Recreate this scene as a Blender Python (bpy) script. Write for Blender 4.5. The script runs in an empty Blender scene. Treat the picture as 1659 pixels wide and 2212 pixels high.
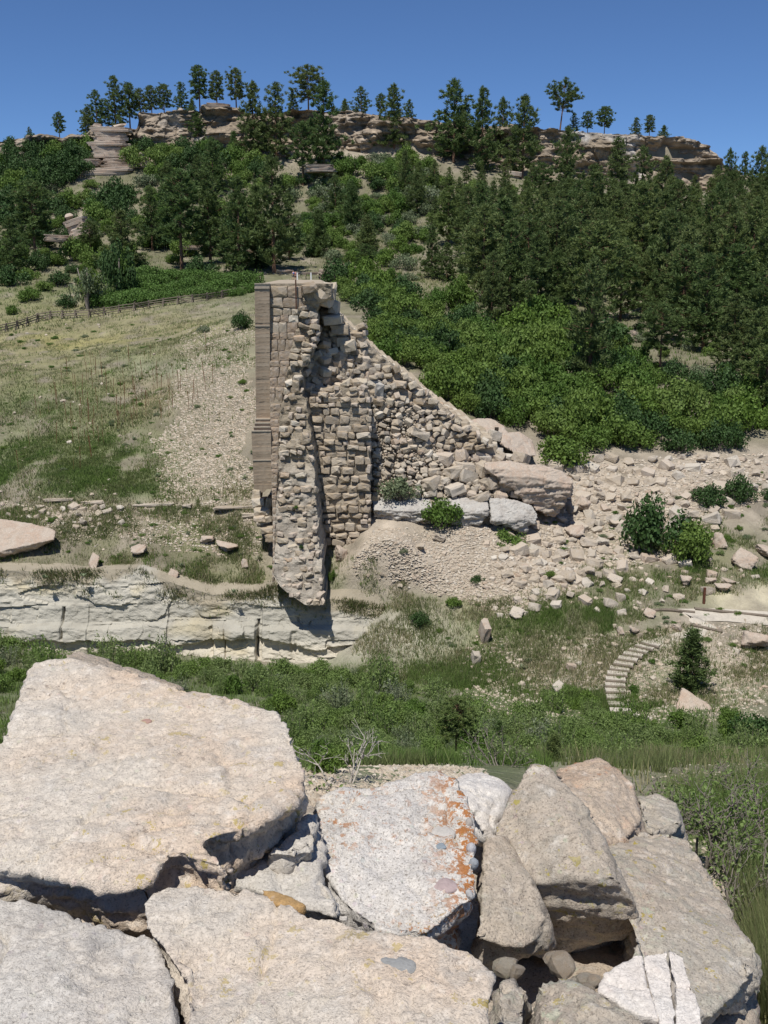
import bpy, bmesh, math, random
import numpy as np
from math import radians, sin, cos, tan, pi, atan
from mathutils import Vector, Matrix, Euler

# ---------------------------------------------------------------- camera, light
SC = bpy.context.scene
COL = SC.collection
PITCH = radians(13.4)
F = 2170.0
CP, SP = cos(PITCH), sin(PITCH)
cam_d = bpy.data.cameras.new('camera'); cam = bpy.data.objects.new('camera', cam_d); COL.objects.link(cam)
cam_d.sensor_fit = 'VERTICAL'; cam_d.sensor_height = 24; cam_d.lens = 24 * F / 2212
cam_d.clip_start = 0.05; cam_d.clip_end = 8000
cam.location = (0, 0, 0); cam.rotation_euler = (pi / 2 - PITCH, 0, 0)
SC.camera = cam

SUN_EL = radians(64)
SUN_V = Vector((-0.36 * cos(SUN_EL), -0.933 * cos(SUN_EL), sin(SUN_EL))).normalized()
world = bpy.data.worlds.new('World'); SC.world = world; world.use_nodes = True
wn = world.node_tree; wn.nodes.clear()
sky = wn.nodes.new('ShaderNodeTexSky'); sky.sky_type = 'NISHITA'; sky.sun_disc = False
sky.sun_elevation = SUN_EL
sky.sun_rotation = math.atan2(SUN_V.x, SUN_V.y)
sky.altitude = 5000; sky.air_density = 1.15; sky.dust_density = 0.0; sky.ozone_density = 10.0
bg = wn.nodes.new('ShaderNodeBackground'); bg.inputs[1].default_value = 0.104
wo = wn.nodes.new('ShaderNodeOutputWorld')
wn.links.new(sky.outputs[0], bg.inputs[0]); wn.links.new(bg.outputs[0], wo.inputs[0])
sl = bpy.data.lights.new('sun', 'SUN'); sl.energy = 4.9; sl.angle = radians(0.53); sl.color = (1.0, 0.96, 0.90)
so = bpy.data.objects.new('sun', sl); COL.objects.link(so)
so.rotation_euler = SUN_V.to_track_quat('Z', 'Y').to_euler()
SC.view_settings.view_transform = 'Standard'
try: SC.view_settings.look = 'None'
except Exception: pass
SC.view_settings.exposure = 0.0; SC.view_settings.gamma = 1.0
SC.view_settings.use_curve_mapping = False

R = random.Random(7)
RN = np.random.RandomState(11)

# ---------------------------------------------------------------- helpers
def P(u, v, Y):
    dx = (u - 829.5) / F; dy = -(v - 1106) / F
    k = Y / (CP + dy * SP)
    return Vector((dx * k, Y, (-SP + dy * CP) * k))
def Pn(u, v, Y):
    u = np.asarray(u, float); v = np.asarray(v, float); Y = np.asarray(Y, float)
    dx = (u - 829.5) / F; dy = -(v - 1106) / F
    k = Y / (CP + dy * SP)
    return np.stack([dx * k, Y + 0 * dx, (-SP + dy * CP) * k], -1)
def proj(x, y, z):
    d = np.maximum(y * CP - z * SP, 1e-3)
    return 829.5 + F * x / d, 1106 - F * (y * SP + z * CP) / d
def Pplane(u, v, z0, ax=0.0, ay=0.0, y0=3.0):
    dx = (u - 829.5) / F; dy = -(v - 1106) / F
    d = (dx, CP + dy * SP, -SP + dy * CP)
    t = (z0 - ay * y0) / (d[2] - ax * d[0] - ay * d[1])
    return Vector((d[0] * t, d[1] * t, d[2] * t))

def _h(ix, iy, iz, s):
    n = (ix * 374761393 + iy * 668265263 + iz * 2147483647 + s * 1274126177) & 0xFFFFFFFF
    n = ((n ^ (n >> 13)) * 1274126177) & 0xFFFFFFFF
    n = ((n ^ (n >> 16)) * 2246822519) & 0xFFFFFFFF
    return ((n ^ (n >> 15)) & 0xFFFFFF) / float(0xFFFFFF)
def vnoise(x, y, z, s=0):
    x = np.asarray(x, float); y = np.asarray(y, float) + 0 * x; z = np.asarray(z, float) + 0 * x
    ix = np.floor(x).astype(np.int64); iy = np.floor(y).astype(np.int64); iz = np.floor(z).astype(np.int64)
    fx, fy, fz = x - ix, y - iy, z - iz
    fx = fx * fx * (3 - 2 * fx); fy = fy * fy * (3 - 2 * fy); fz = fz * fz * (3 - 2 * fz)
    r = 0
    for a in (0, 1):
        for b in (0, 1):
            for c in (0, 1):
                w = (fx if a else 1 - fx) * (fy if b else 1 - fy) * (fz if c else 1 - fz)
                r = r + w * _h(ix + a, iy + b, iz + c, s)
    return r * 2 - 1
def fbm(x, y, z, o=4, s=0, g=0.5):
    t = 0; a = 1.0; f = 1.0
    for i in range(o):
        t = t + a * vnoise(x * f, y * f, z * f, s + i * 17); a *= g; f *= 2.03
    return t
def inpoly(u, v, poly):
    u = np.asarray(u, float); v = np.asarray(v, float)
    c = np.zeros(u.shape, bool); n = len(poly)
    for i in range(n):
        x1, y1 = poly[i]; x2, y2 = poly[(i + 1) % n]
        if y1 == y2: continue
        m = ((y1 > v) != (y2 > v)) & (u < (x2 - x1) * (v - y1) / (y2 - y1) + x1)
        c ^= m
    return c

def link(o, parent=None):
    COL.objects.link(o)
    if parent is not None: o.parent = parent
    return o
def tag(o, label=None, cat=None, group=None, kind=None):
    if label: o['label'] = label
    if cat: o['category'] = cat
    if group: o['group'] = group
    if kind: o['kind'] = kind
    return o
def mesh_np(name, V, faces, mat=None, smooth=False):
    """V (n,3); faces: (m,k) int array"""
    me = bpy.data.meshes.new(name)
    V = np.ascontiguousarray(V, dtype=np.float32); faces = np.asarray(faces, dtype=np.int32)
    m, k = faces.shape
    me.vertices.add(len(V)); me.vertices.foreach_set('co', V.ravel())
    me.loops.add(m * k); me.loops.foreach_set('vertex_index', faces.ravel())
    me.polygons.add(m)
    me.polygons.foreach_set('loop_start', np.arange(0, m * k, k, dtype=np.int32))
    me.polygons.foreach_set('loop_total', np.full(m, k, dtype=np.int32))
    me.polygons.foreach_set('use_smooth', np.full(m, smooth, dtype=bool))
    me.update(calc_edges=True)
    if mat: me.materials.append(mat)
    return me
def vcol(me, name, C):
    a = me.color_attributes.new(name, 'FLOAT_COLOR', 'POINT')
    C4 = np.ones((len(me.vertices), 4), np.float32); C4[:, :3] = C
    a.data.foreach_set('color', C4.ravel())
def obj(name, me, parent=None, loc=None, rot=None, scale=None):
    o = bpy.data.objects.new(name, me); link(o, parent)
    if loc is not None: o.location = loc
    if rot is not None: o.rotation_euler = rot
    if scale is not None: o.scale = scale
    return o
def empty(name, loc=(0, 0, 0), rot=(0, 0, 0)):
    o = bpy.data.objects.new(name, None); link(o); o.location = loc; o.rotation_euler = rot
    o.empty_display_size = 0.2
    return o
def copy_tree(o, parent=None):
    c = o.copy(); COL.objects.link(c)
    if parent is not None: c.parent = parent
    for ch in o.children: copy_tree(ch, c)
    return c
def grid_faces(nr, nc):
    i = np.arange(nr - 1)[:, None] * nc + np.arange(nc - 1)[None, :]
    i = i.ravel()
    return np.stack([i, i + 1, i + nc + 1, i + nc], -1)
def tube(pts, rads, n=6):
    """returns V, F(quads) of a tapered tube"""
    V = []; Fc = []
    pts = [Vector(p) for p in pts]
    for i, p in enumerate(pts):
        d = (pts[min(i + 1, len(pts) - 1)] - pts[max(i - 1, 0)])
        if d.length < 1e-9: d = Vector((0, 0, 1))
        d.normalize()
        a = d.orthogonal().normalized() if abs(d.z) < 0.9 else Vector((1, 0, 0)).cross(d).normalized()
        b = d.cross(a)
        for k in range(n):
            t = 2 * pi * k / n
            V.append(p + (a * cos(t) + b * sin(t)) * rads[i])
    for i in range(len(pts) - 1):
        for k in range(n):
            Fc.append((i * n + k, i * n + (k + 1) % n, (i + 1) * n + (k + 1) % n, (i + 1) * n + k))
    V.append(pts[-1] + (pts[-1] - pts[-2]).normalized() * rads[-1] * 0.3); t = len(V) - 1
    for k in range(n):
        Fc.append(((len(pts) - 1) * n + k, (len(pts) - 1) * n + (k + 1) % n, t, t))
    return V, Fc
class MB:
    def __init__(s): s.V = []; s.F = []
    def add(s, V, Fc):
        b = len(s.V); s.V += [tuple(v) for v in V]
        for f in Fc:
            g = []
            for i in f:
                if i + b not in g: g.append(i + b)
            s.F.append(g)
        return s
    def tube(s, pts, rads, n=6): return s.add(*tube(pts, rads, n))
    def box(s, c, h, rz=0, tilt=None):
        M = Matrix.Rotation(rz, 3, 'Z')
        if tilt: M = M @ Euler(tilt).to_matrix()
        V = [Vector(c) + M @ Vector((h[0] * a, h[1] * b, h[2] * d)) for a in (-1, 1) for b in (-1, 1) for d in (-1, 1)]
        return s.add(V, [(0, 1, 3, 2), (4, 6, 7, 5), (0, 4, 5, 1), (2, 3, 7, 6), (0, 2, 6, 4), (1, 5, 7, 3)])
    def mesh(s, name, mat=None, smooth=False):
        me = bpy.data.meshes.new(name); me.from_pydata(s.V, [], s.F); me.update()
        if mat: me.materials.append(mat)
        if smooth:
            for p in me.polygons: p.use_smooth = True
        return me

# ---------------------------------------------------------------- materials
class NT:
    def __init__(s, name, rough=0.9):
        s.m = bpy.data.materials.new(name); s.m.use_nodes = True
        s.t = s.m.node_tree; s.n = s.t.nodes
        s.b = s.n['Principled BSDF']; s.b.inputs['Roughness'].default_value = rough
        s.b.inputs['Specular IOR Level'].default_value = 0.15
        s.tc = s.n.new('ShaderNodeTexCoord')
        s.geo = None
    def w(s, a, b): s.t.links.new(a, b)
    def map(s, scale=(1, 1, 1), src='Object'):
        mp = s.n.new('ShaderNodeMapping'); mp.inputs['Scale'].default_value = scale
        s.w(s.tc.outputs[src], mp.inputs[0]); return mp.outputs[0]
    def noise(s, scale, detail=4, rough=0.6, vec=None, src='Object'):
        x = s.n.new('ShaderNodeTexNoise'); x.inputs['Scale'].default_value = scale
        x.inputs['Detail'].default_value = detail; x.inputs['Roughness'].default_value = rough
        s.w(vec if vec is not None else s.tc.outputs[src], x.inputs['Vector']); return x.outputs['Fac']
    def vor(s, scale, feature='F1', out='Distance', vec=None, src='Object', rnd=1.0):
        x = s.n.new('ShaderNodeTexVoronoi'); x.feature = feature; x.inputs['Scale'].default_value = scale
        x.inputs['Randomness'].default_value = rnd
        s.w(vec if vec is not None else s.tc.outputs[src], x.inputs['Vector']); return x.outputs[out]
    def ramp(s, fac, stops, interp='LINEAR'):
        x = s.n.new('ShaderNodeValToRGB'); x.color_ramp.interpolation = interp
        e = x.color_ramp.elements
        while len(e) < len(stops): e.new(0.5)
        for i, (p, c) in enumerate(stops):
            e[i].position = p; e[i].color = (c, c, c, 1) if isinstance(c, (int, float)) else (*c, 1)
        s.w(fac, x.inputs[0]); return x.outputs[0]
    def mix(s, a, b, fac, mode='MIX'):
        x = s.n.new('ShaderNodeMix'); x.data_type = 'RGBA'; x.blend_type = mode
        for sock, val in ((x.inputs[6], a), (x.inputs[7], b)):
            if hasattr(val, 'is_linked') or hasattr(val, 'node'): s.w(val, sock)
            else: sock.default_value = (*val, 1) if len(val) == 3 else val
        if hasattr(fac, 'node'): s.w(fac, x.inputs[0])
        else: x.inputs[0].default_value = fac
        return x.outputs[2]
    def math(s, op, a, b=None, c=None, clamp=False):
        x = s.n.new('ShaderNodeMath'); x.operation = op; x.use_clamp = clamp
        for i, val in enumerate((a, b, c)):
            if val is None: continue
            if hasattr(val, 'node'): s.w(val, x.inputs[i])
            else: x.inputs[i].default_value = val
        return x.outputs[0]
    def rand(s):
        x = s.n.new('ShaderNodeObjectInfo'); return x.outputs['Random']
    def attr(s, name):
        x = s.n.new('ShaderNodeAttribute'); x.attribute_name = name; return x.outputs['Color']
    def bump(s, hgt, dist, strength=1.0, nrm=None):
        x = s.n.new('ShaderNodeBump'); x.inputs['Distance'].default_value = dist
        x.inputs['Strength'].default_value = strength
        s.w(hgt, x.inputs['Height'])
        if nrm is not None: s.w(nrm, x.inputs['Normal'])
        return x.outputs[0]
    def out(s, col, nrm=None):
        if hasattr(col, 'node'): s.w(col, s.b.inputs['Base Color'])
        else: s.b.inputs['Base Color'].default_value = (*col, 1)
        if nrm is not None: s.w(nrm, s.b.inputs['Normal'])
        return s.m

def mat_boulder(name, pale, warm, grey, lichen=None, lich_amt=0.5, speck=0.5, lich_scale=14, edge=None):
    t = NT(name, 0.92)
    big = t.noise(1.3, 3, 0.55); mid = t.noise(6, 5, 0.65); fine = t.noise(60, 4, 0.7)
    c = t.mix(pale, warm, t.ramp(big, [(0.42, 0.0), (0.62, 1.0)]))
    c = t.mix(c, grey, t.ramp(mid, [(0.50, 0.0), (0.70, 0.75)]))
    # dark and pale mineral specks
    sp = t.noise(140, 2, 0.5); sp2 = t.noise(38, 3, 0.75)
    c = t.mix(c, (0.15, 0.13, 0.11), t.ramp(sp, [(0.55, 0.0), (0.68, 0.75 * speck)]))
    c = t.mix(c, t.mix(c, (0.22, 0.20, 0.18), 0.6), t.ramp(t.noise(17, 5, 0.75), [(0.52, 0.0), (0.70, 0.5)]))
    c = t.mix(c, t.mix(c, (0.85, 0.80, 0.72), 0.5), t.ramp(t.noise(11, 5, 0.75), [(0.54, 0.0), (0.66, 0.6)]))
    c = t.mix(c, (0.16, 0.13, 0.10), t.ramp(sp2, [(0.58, 0.0), (0.70, 0.6 * speck)]))
    c = t.mix(c, (0.78, 0.70, 0.60), t.ramp(fine, [(0.62, 0.0), (0.75, 0.5 * speck)]))
    # pebbles set in the stone
    pv = t.vor(22, 'F1', 'Distance'); pc = t.vor(22, 'F1', 'Color')
    pmask = t.ramp(pv, [(0.16, 0.45 * speck), (0.24, 0.0)])
    c = t.mix(c, pc, t.math('MULTIPLY', pmask, 0.25), 'MULTIPLY')
    if lichen:
        g = t.noise(2.2, 3, 0.6)
        for i, (lc, amt) in enumerate(lichen):
            vv = t.map((1, 1, 1)); 
            l = t.noise(lich_scale * (1 + 0.6 * i), 5, 0.72, src='Generated' if False else 'Object')
            gate = t.ramp(t.noise(1.8 + i * 0.7, 2, 0.5), [(0.42, 0.0), (0.60, 1.0)])
            mk = t.math('MULTIPLY', t.ramp(l, [(0.645 - 0.10 * amt, 0.0), (0.665 - 0.10 * amt, 1.0)]), gate)
            if edge is not None and i == 0:
                sx = t.n.new('ShaderNodeSeparateXYZ'); t.w(t.tc.outputs['Object'], sx.inputs[0])
                l2 = t.noise(lich_scale * .7, 5, 0.75); k_ = t.ramp(sx.outputs[0], [(0.0, 0.0), (1.0, 1.0)])
                mr = t.n.new('ShaderNodeMapRange'); mr.inputs[1].default_value = edge[0]; mr.inputs[2].default_value = edge[1]; t.w(sx.outputs[0], mr.inputs[0])
                e2 = t.math('MULTIPLY', mr.outputs[0], t.ramp(l2, [(0.505, 0.0), (0.53, 1.0)]))
                mk = t.math('MAXIMUM', mk, e2)
            c = t.mix(c, lc, t.math('MULTIPLY', mk, 0.9))
    h1 = t.noise(9, 6, 0.7); h2 = t.noise(70, 5, 0.75)
    cr = t.vor(3.0, 'DISTANCE_TO_EDGE', 'Distance', vec=None)
    n = t.bump(h1, 0.02, 0.5); n = t.bump(t.noise(160, 3, 0.6), 0.004, 0.8, n); n = t.bump(t.ramp(t.noise(28, 5, 0.8), [(0.45, 0), (0.55, 1)]), 0.004, 0.6, n)
    return t.out(c, n)

def mat_stone(name, stops, sc=1.0, contrast=0.35, rv=0.35):
    t = NT(name, 0.95)
    base = t.ramp(t.rand(), stops)
    a = t.noise(1.2 * sc, 4, 0.65); b = t.noise(6 * sc, 4, 0.7)
    c = t.mix(base, (0.50, 0.46, 0.42), t.math('MULTIPLY', t.ramp(a, [(0.45, 0), (0.65, 1)]), contrast))
    c = t.mix(c, (0.16, 0.12, 0.09), t.math('MULTIPLY', t.ramp(b, [(0.52, 0), (0.72, 1)]), contrast * 1.2))
    n = t.bump(b, 0.10, 0.6)
    return t.out(c, n)

def mat_leaf(name, c1, c2, c3=None, rv=0.5, transl=0.25):
    t = NT(name, 0.6)
    t.b.inputs['Specular IOR Level'].default_value = 0.25
    gi = t.n.new('ShaderNodeNewGeometry')
    r = t.rand()
    c = t.mix(c1, c2, t.noise(1.1, 3, 0.6))
    if c3: c = t.mix(c, c3, t.math('MULTIPLY', r, rv))
    pi_ = gi.outputs['Random Per Island']
    c = t.mix(c, t.mix(c, (0.30, 0.32, 0.22), 0.4), t.math('MULTIPLY', pi_, 0.16))
    hs = t.n.new('ShaderNodeHueSaturation'); t.w(c, hs.inputs['Color'])
    t.w(t.math('MULTIPLY_ADD', pi_, 0.7, 0.65), hs.inputs['Value'])
    c = hs.outputs[0]
    t.out(c)
    if transl:
        tr = t.n.new('ShaderNodeBsdfTranslucent'); t.w(c, tr.inputs['Color'])
        mx = t.n.new('ShaderNodeMixShader'); mx.inputs[0].default_value = transl
        o = [k for k in t.n if k.type == 'OUTPUT_MATERIAL'][0]
        t.w(t.b.outputs[0], mx.inputs[1]); t.w(tr.outputs[0], mx.inputs[2]); t.w(mx.outputs[0], o.inputs[0])
    return t.m
def mat_plain(name, c, rough=0.8, var=0.2, sc=5):
    t = NT(name, rough)
    a = t.noise(sc, 5, 0.7)
    return t.out(t.mix(c, tuple(x * 0.45 for x in c), t.math('MULTIPLY', t.ramp(a, [(0.4, 0), (0.7, 1)]), var * 2)), t.bump(a, 0.02, 0.5))
def mat_vcol(name, k=0.3, sc=3.0, bump=0.05):
    t = NT(name, 0.95)
    c = t.attr('Col'); a = t.noise(sc, 5, 0.7); b = t.noise(sc * 7, 4, 0.7); d = t.noise(sc * 0.22, 3, 0.6)
    c = t.mix(c, t.mix(c, (0.10, 0.08, 0.06), 0.55), t.math('MULTIPLY', t.ramp(a, [(0.46, 0), (0.66, 1)]), k * 1.5))
    c = t.mix(c, t.mix(c, (0.75, 0.68, 0.58), 0.5), t.math('MULTIPLY', t.ramp(b, [(0.52, 0), (0.70, 1)]), k * 1.0))
    c = t.mix(c, t.mix(c, (0.06, 0.05, 0.035), 0.6), t.math('MULTIPLY', t.ramp(d, [(0.45, 0), (0.7, 1)]), k * 1.3))
    n = t.bump(a, bump * 3, 0.7); n = t.bump(b, bump, 0.9, n)
    return t.out(c, n)

M = {}
PALE, WARM, GREY = (0.50, 0.435, 0.36), (0.50, 0.37, 0.27), (0.36, 0.33, 0.30)
M['slab'] = mat_boulder('slab_stone', (0.60, 0.535, 0.45), (0.60, 0.475, 0.36), (0.48, 0.445, 0.395), [((0.36, 0.28, 0.09), 0.45), ((0.27, 0.22, 0.18), 0.3)], speck=0.6)
M['slab_grey'] = mat_boulder('slab_grey_stone', (0.55, 0.515, 0.46), (0.53, 0.475, 0.41), (0.41, 0.395, 0.37), [((0.30, 0.28, 0.26), 0.5)], speck=0.6)
M['granite'] = mat_boulder('white_lichened_stone', (0.62, 0.585, 0.54), (0.56, 0.52, 0.46), (0.45, 0.43, 0.41), [((0.36, 0.125, 0.015), 0.75), ((0.38, 0.23, 0.07), 0.6)], speck=0.9, lich_scale=30, edge=(0.11, 0.27))
M['brown'] = mat_boulder('brown_conglomerate', (0.45, 0.385, 0.31), (0.44, 0.345, 0.255), (0.30, 0.28, 0.235), [((0.32, 0.27, 0.07), 0.35), ((0.40, 0.42, 0.33), 0.5)], speck=1.0)
M['orange'] = mat_boulder('orange_conglomerate', (0.53, 0.43, 0.33), (0.46, 0.30, 0.19), (0.44, 0.36, 0.28), [((0.42, 0.15, 0.05), 0.6)], speck=1.0)
M['lichen'] = mat_boulder('pale_green_lichened_stone', (0.45, 0.40, 0.33), (0.43, 0.35, 0.275), (0.36, 0.355, 0.30), [((0.42, 0.46, 0.34), 0.9), ((0.36, 0.28, 0.06), 0.4)], speck=0.9)
M['white'] = mat_boulder('white_split_stone', (0.68, 0.64, 0.59), (0.62, 0.51, 0.43), (0.54, 0.50, 0.47), [((0.45, 0.27, 0.13), 0.25)], speck=0.3)
M['far_boulder'] = mat_boulder('pink_sandstone_boulder', (0.46, 0.385, 0.31), (0.44, 0.335, 0.255), (0.35, 0.31, 0.26), None, speck=0.6)
STN = [(0.0, (0.42, 0.355, 0.27)), (0.25, (0.50, 0.43, 0.34)), (0.5, (0.37, 0.31, 0.235)), (0.75, (0.54, 0.49, 0.41)), (1.0, (0.43, 0.335, 0.25))]
M['stone'] = mat_stone('broken_stone', STN)
M['wall_stone'] = mat_stone('wall_stone', [(0.0, (0.43, 0.36, 0.26)), (0.2, (0.30, 0.235, 0.16)), (0.4, (0.54, 0.47, 0.36)), (0.65, (0.36, 0.29, 0.205)), (0.85, (0.60, 0.54, 0.44)), (1.0, (0.45, 0.33, 0.22))])
M['ashlar'] = mat_stone('brown_ashlar', [(0.0, (0.30, 0.235, 0.165)), (0.5, (0.37, 0.29, 0.21)), (1.0, (0.34, 0.255, 0.18))])
M['wall_shade_brown'] = mat_stone('shade_brown_wall_stone', [(0.0, (0.38, 0.31, 0.22)), (0.35, (0.48, 0.40, 0.30)), (0.65, (0.32, 0.255, 0.18)), (1.0, (0.54, 0.47, 0.37))])  # darker brown puts the shade on the right wall into the stone colour
M['mortar'] = mat_vcol('rubble_mortar', 0.5, 1.6, 0.12)
M['ground'] = mat_vcol('ground', 0.30, 0.9, 0.10)
M['pine'] = mat_leaf('pine_needles', (0.075, 0.132, 0.036), (0.120, 0.185, 0.056), (0.145, 0.180, 0.060), 0.8, 0.38)
M['pine_hi'] = mat_leaf('pine_needles_olive', (0.120, 0.180, 0.045), (0.170, 0.225, 0.068), (0.18, 0.21, 0.08), 0.5, 0.38)
M['oak'] = mat_leaf('oak_leaves', (0.062, 0.130, 0.018), (0.100, 0.190, 0.030), (0.150, 0.225, 0.042), 0.9, 0.35)
M['oak_dark'] = mat_leaf('dark_oak_leaves', (0.025, 0.065, 0.012), (0.042, 0.095, 0.020), (0.06, 0.11, 0.03), 0.5, 0.2)
M['willow'] = mat_leaf('willow_leaves', (0.125, 0.215, 0.040), (0.195, 0.280, 0.070), (0.22, 0.28, 0.11), 0.8, 0.4)
M['sage'] = mat_leaf('grey_green_leaves', (0.12, 0.17, 0.07), (0.17, 0.21, 0.11), (0.22, 0.24, 0.16), 0.6, 0.25)
M['bark'] = mat_plain('bark', (0.19, 0.115, 0.075), 0.9, 0.3, 6)
M['greybark'] = mat_plain('grey_bark', (0.22, 0.19, 0.165), 0.9, 0.3, 12)
M['log'] = mat_plain('weathered_log', (0.20, 0.165, 0.13), 0.9, 0.3, 4)
# ---------------------------------------------------------------- terrain
MESA_TOP = [(-300, 330), (-60, 312), (0, 303), (40, 298), (100, 288), (125, 296), (150, 287), (185, 292), (200, 272), (270, 275), (296, 280), (302, 243), (390, 238), (430, 238), (436, 229), (520, 231), (530, 243), (600, 242), (740, 240), (800, 246), (900, 258), (1000, 270), (1150, 275), (1250, 283), (1350, 289), (1500, 300), (1530, 315), (1548, 332), (1558, 350), (1600, 372), (1700, 390), (1900, 420)]
MESA_FOOT = [(-300, 380), (0, 352), (100, 340), (190, 338), (300, 328), (420, 332), (550, 322), (700, 330), (850, 330), (1000, 345), (1100, 362), (1200, 398), (1300, 415), (1450, 420), (1520, 415), (1560, 400), (1640, 410), (1900, 440)]
MY = 314.0
mt_u = np.array([p[0] for p in MESA_TOP], float); mt_v = np.array([p[1] for p in MESA_TOP], float)
mf_u = np.array([p[0] for p in MESA_FOOT], float); mf_v = np.array([p[1] for p in MESA_FOOT], float)
_tp = Pn(mt_u, mt_v, MY + 0 * mt_u)
def mesa_top_z(x, y):
    sx = x * MY / np.maximum(y, 50)
    return np.interp(sx, _tp[:, 0], _tp[:, 2])
def ss(t): t = np.clip(t, 0, 1); return t * t * (3 - 2 * t)
_fp = Pn(mf_u, mf_v, 306.0 + 0 * mf_u)
def mesa_H(x, y):
    sx = x * MY / np.maximum(y, 50)
    zt = np.interp(sx, _tp[:, 0], _tp[:, 2]); zf = np.interp(sx, _fp[:, 0] * MY / 306, _fp[:, 2])
    return np.maximum(zt - zf - 1.0, 0)
CL_Y = 70.4
def creek_cliff(x, y):
    h = 5.2 * (1 - ss((x + 1.5) / 7.0))
    return h * ss((y - CL_Y + 0.2) / 1.3) * (1 - ss((y - 74) / 22))
def steps(x, y):
    return creek_cliff(x, y) + mesa_H(x, y) * ss((y - (MY - 4)) / 5)
CT = [ # u, v, Y
 (700,1700,5.4),(1000,1690,6.5),(1250,1668,9.5),(1400,1668,10.5),(1530,1720,8.5),(1600,1850,6.2),(1655,2150,4.0),(1655,1655,15),(1350,1655,14),
 (900,1655,13),(1100,1652,14),(1500,1640,24),(1000,1635,24),(1200,1635,26),
 (100,1620,38),(400,1610,38),(700,1610,38),(900,1605,40),(1200,1600,42),(1500,1590,43),(1700,1590,44),
 (50,1520,52),(500,1520,53),(900,1510,54),(1200,1540,52),(1450,1555,52),(1650,1545,53),
 (0,1430,66),(300,1425,66.5),(600,1438,66),(850,1430,65),(1050,1500,58),(1340,1520,57.5),(1600,1500,58),
 (1450,1390,63.5),(1620,1400,63.5),(1150,1400,64),(1000,1380,65.5),(1300,1330,66.5),(1550,1325,67.5),(1659,1320,68),
 (1600,1280,70),(1000,1290,70),(860,1290,70.3),(1200,1260,70.5),(1450,1240,73),
 (830,1145,75),(980,1160,75),(700,1250,72.5),(760,1200,73),(1150,1180,76),(1300,1150,79),(1500,1180,77),(1650,1180,78),
 (900,1060,80),(900,1110,77.6),(820,1120,76.6),(1000,1112,78.2),(750,1150,76),(1100,1060,82),(1200,1080,83),(1400,1060,86),(1650,1080,86),
 (1300,1003,92),(1450,985,94),(1640,975,96),(1130,990,90),(1200,1005,90),
 (-100,1240,71.8),(200,1232,72),(400,1235,72),(560,1250,72),(60,1150,75.5),(200,1110,77.5),(400,1095,78.5),(540,1085,78.5),(600,1085,79),
 (50,1000,87),(300,1000,87),(480,1000,84),(545,1000,82),(50,860,105),(300,860,104),(480,860,98),(545,860,96),
 (50,770,130),(300,745,132),(480,740,118),(545,700,124),
 (0,714,158),(200,678,170),(350,655,180),(500,634,190),(0,600,202),(150,600,206),(300,590,205),(500,600,202),(300,560,230),
 (650,606,196),(720,606,196),(700,575,215),(600,560,222),(850,602,190),(850,565,220),(900,640,168),(800,650,160),(950,700,138),(900,780,118),(1000,850,106),(1050,905,99),
 (1130,950,95),(1300,950,96),(1600,960,97),(1300,830,113),(1500,850,110),(1650,840,112),(1300,700,148),(1100,700,145),(1500,720,145),(1650,720,145),
 (1500,600,183),(1200,600,183),(1000,600,190),(1650,600,183),(1200,500,225),(1450,480,232),(1650,500,224),
 (900,480,260),(700,480,265),(500,510,255),(300,500,257),(100,520,248),(-100,520,248),(100,430,285),(300,410,288),(600,400,290),(900,400,290),(1100,420,280),
 (-200,370,300),(50,352,305),(300,330,308),(550,322,308),(750,330,308),(950,345,307),(1150,380,303),(1350,415,300),(1500,418,300),(1640,410,300),(1800,430,300),
]
CW = [(-3,1,-2.45),(0,1,-2.45),(3,1,-2.6),(-6,1,-3.2),(8,1,-3.3),(0,3,-2.6),(-2.5,3.5,-2.9),(2.5,4,-2.95),(-7,5,-5.5),(-4,7,-5.2),(0,0,-2.4)]
pts = [tuple(P(*c)) for c in CT] + CW
pts = np.array(pts)
def _key(x, y):
    yy = np.maximum(y, 0.5)
    return x / (yy + 6.0) * 1.8, np.log(yy + 6.0) * 1.6
# targets: z/(y+6) minus steps
ka, kl = _key(pts[:, 0], pts[:, 1])
# mesa/plateau targets: none beyond 308, extend flat
ext = []
for a in (-1.4, -0.7, 0, 0.7, 1.4):
    for yy in (345.0, 600.0):
        x = a * yy * 0.5
        zt = float(mesa_top_z(np.array([x]), np.array([yy]))[0]) - (6 if yy > 500 else 0)
        ext.append((x, yy, zt))
ext = np.array(ext)
pts = np.vstack([pts, ext])
tz = pts[:, 2] - steps(pts[:, 0], pts[:, 1])
ka, kl = _key(pts[:, 0], pts[:, 1])
tg = tz / (pts[:, 1] + 6.0)
N = len(pts)
def phi(r2): return np.where(r2 > 1e-12, 0.5 * r2 * np.log(r2 + 1e-12), 0.0)
A = np.zeros((N + 3, N + 3))
A[:N, :N] = phi((ka[:, None] - ka[None]) ** 2 + (kl[:, None] - kl[None]) ** 2) + np.eye(N) * 2e-4
A[:N, N] = 1; A[:N, N + 1] = ka; A[:N, N + 2] = kl
A[N:, :N] = A[:N, N:].T
W = np.linalg.solve(A, np.concatenate([tg, np.zeros(3)]))
def terr_raw(x, y):
    a, l = _key(x, y); out = np.zeros(a.size)
    a = a.ravel(); l = l.ravel()
    for i in range(0, a.size, 40000):
        aa = a[i:i + 40000]; ll = l[i:i + 40000]
        K = phi((aa[:, None] - ka[None]) ** 2 + (ll[:, None] - kl[None]) ** 2)
        out[i:i + 40000] = K @ W[:N] + W[N] + W[N + 1] * aa + W[N + 2] * ll
    return out.reshape(x.shape) * (np.maximum(y, 0.5) + 6.0)
Ys = list(np.linspace(-30, 2, 60)); y = 2.0
while y < 420: Ys.append(y * 1.0068); y *= 1.0068
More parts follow.
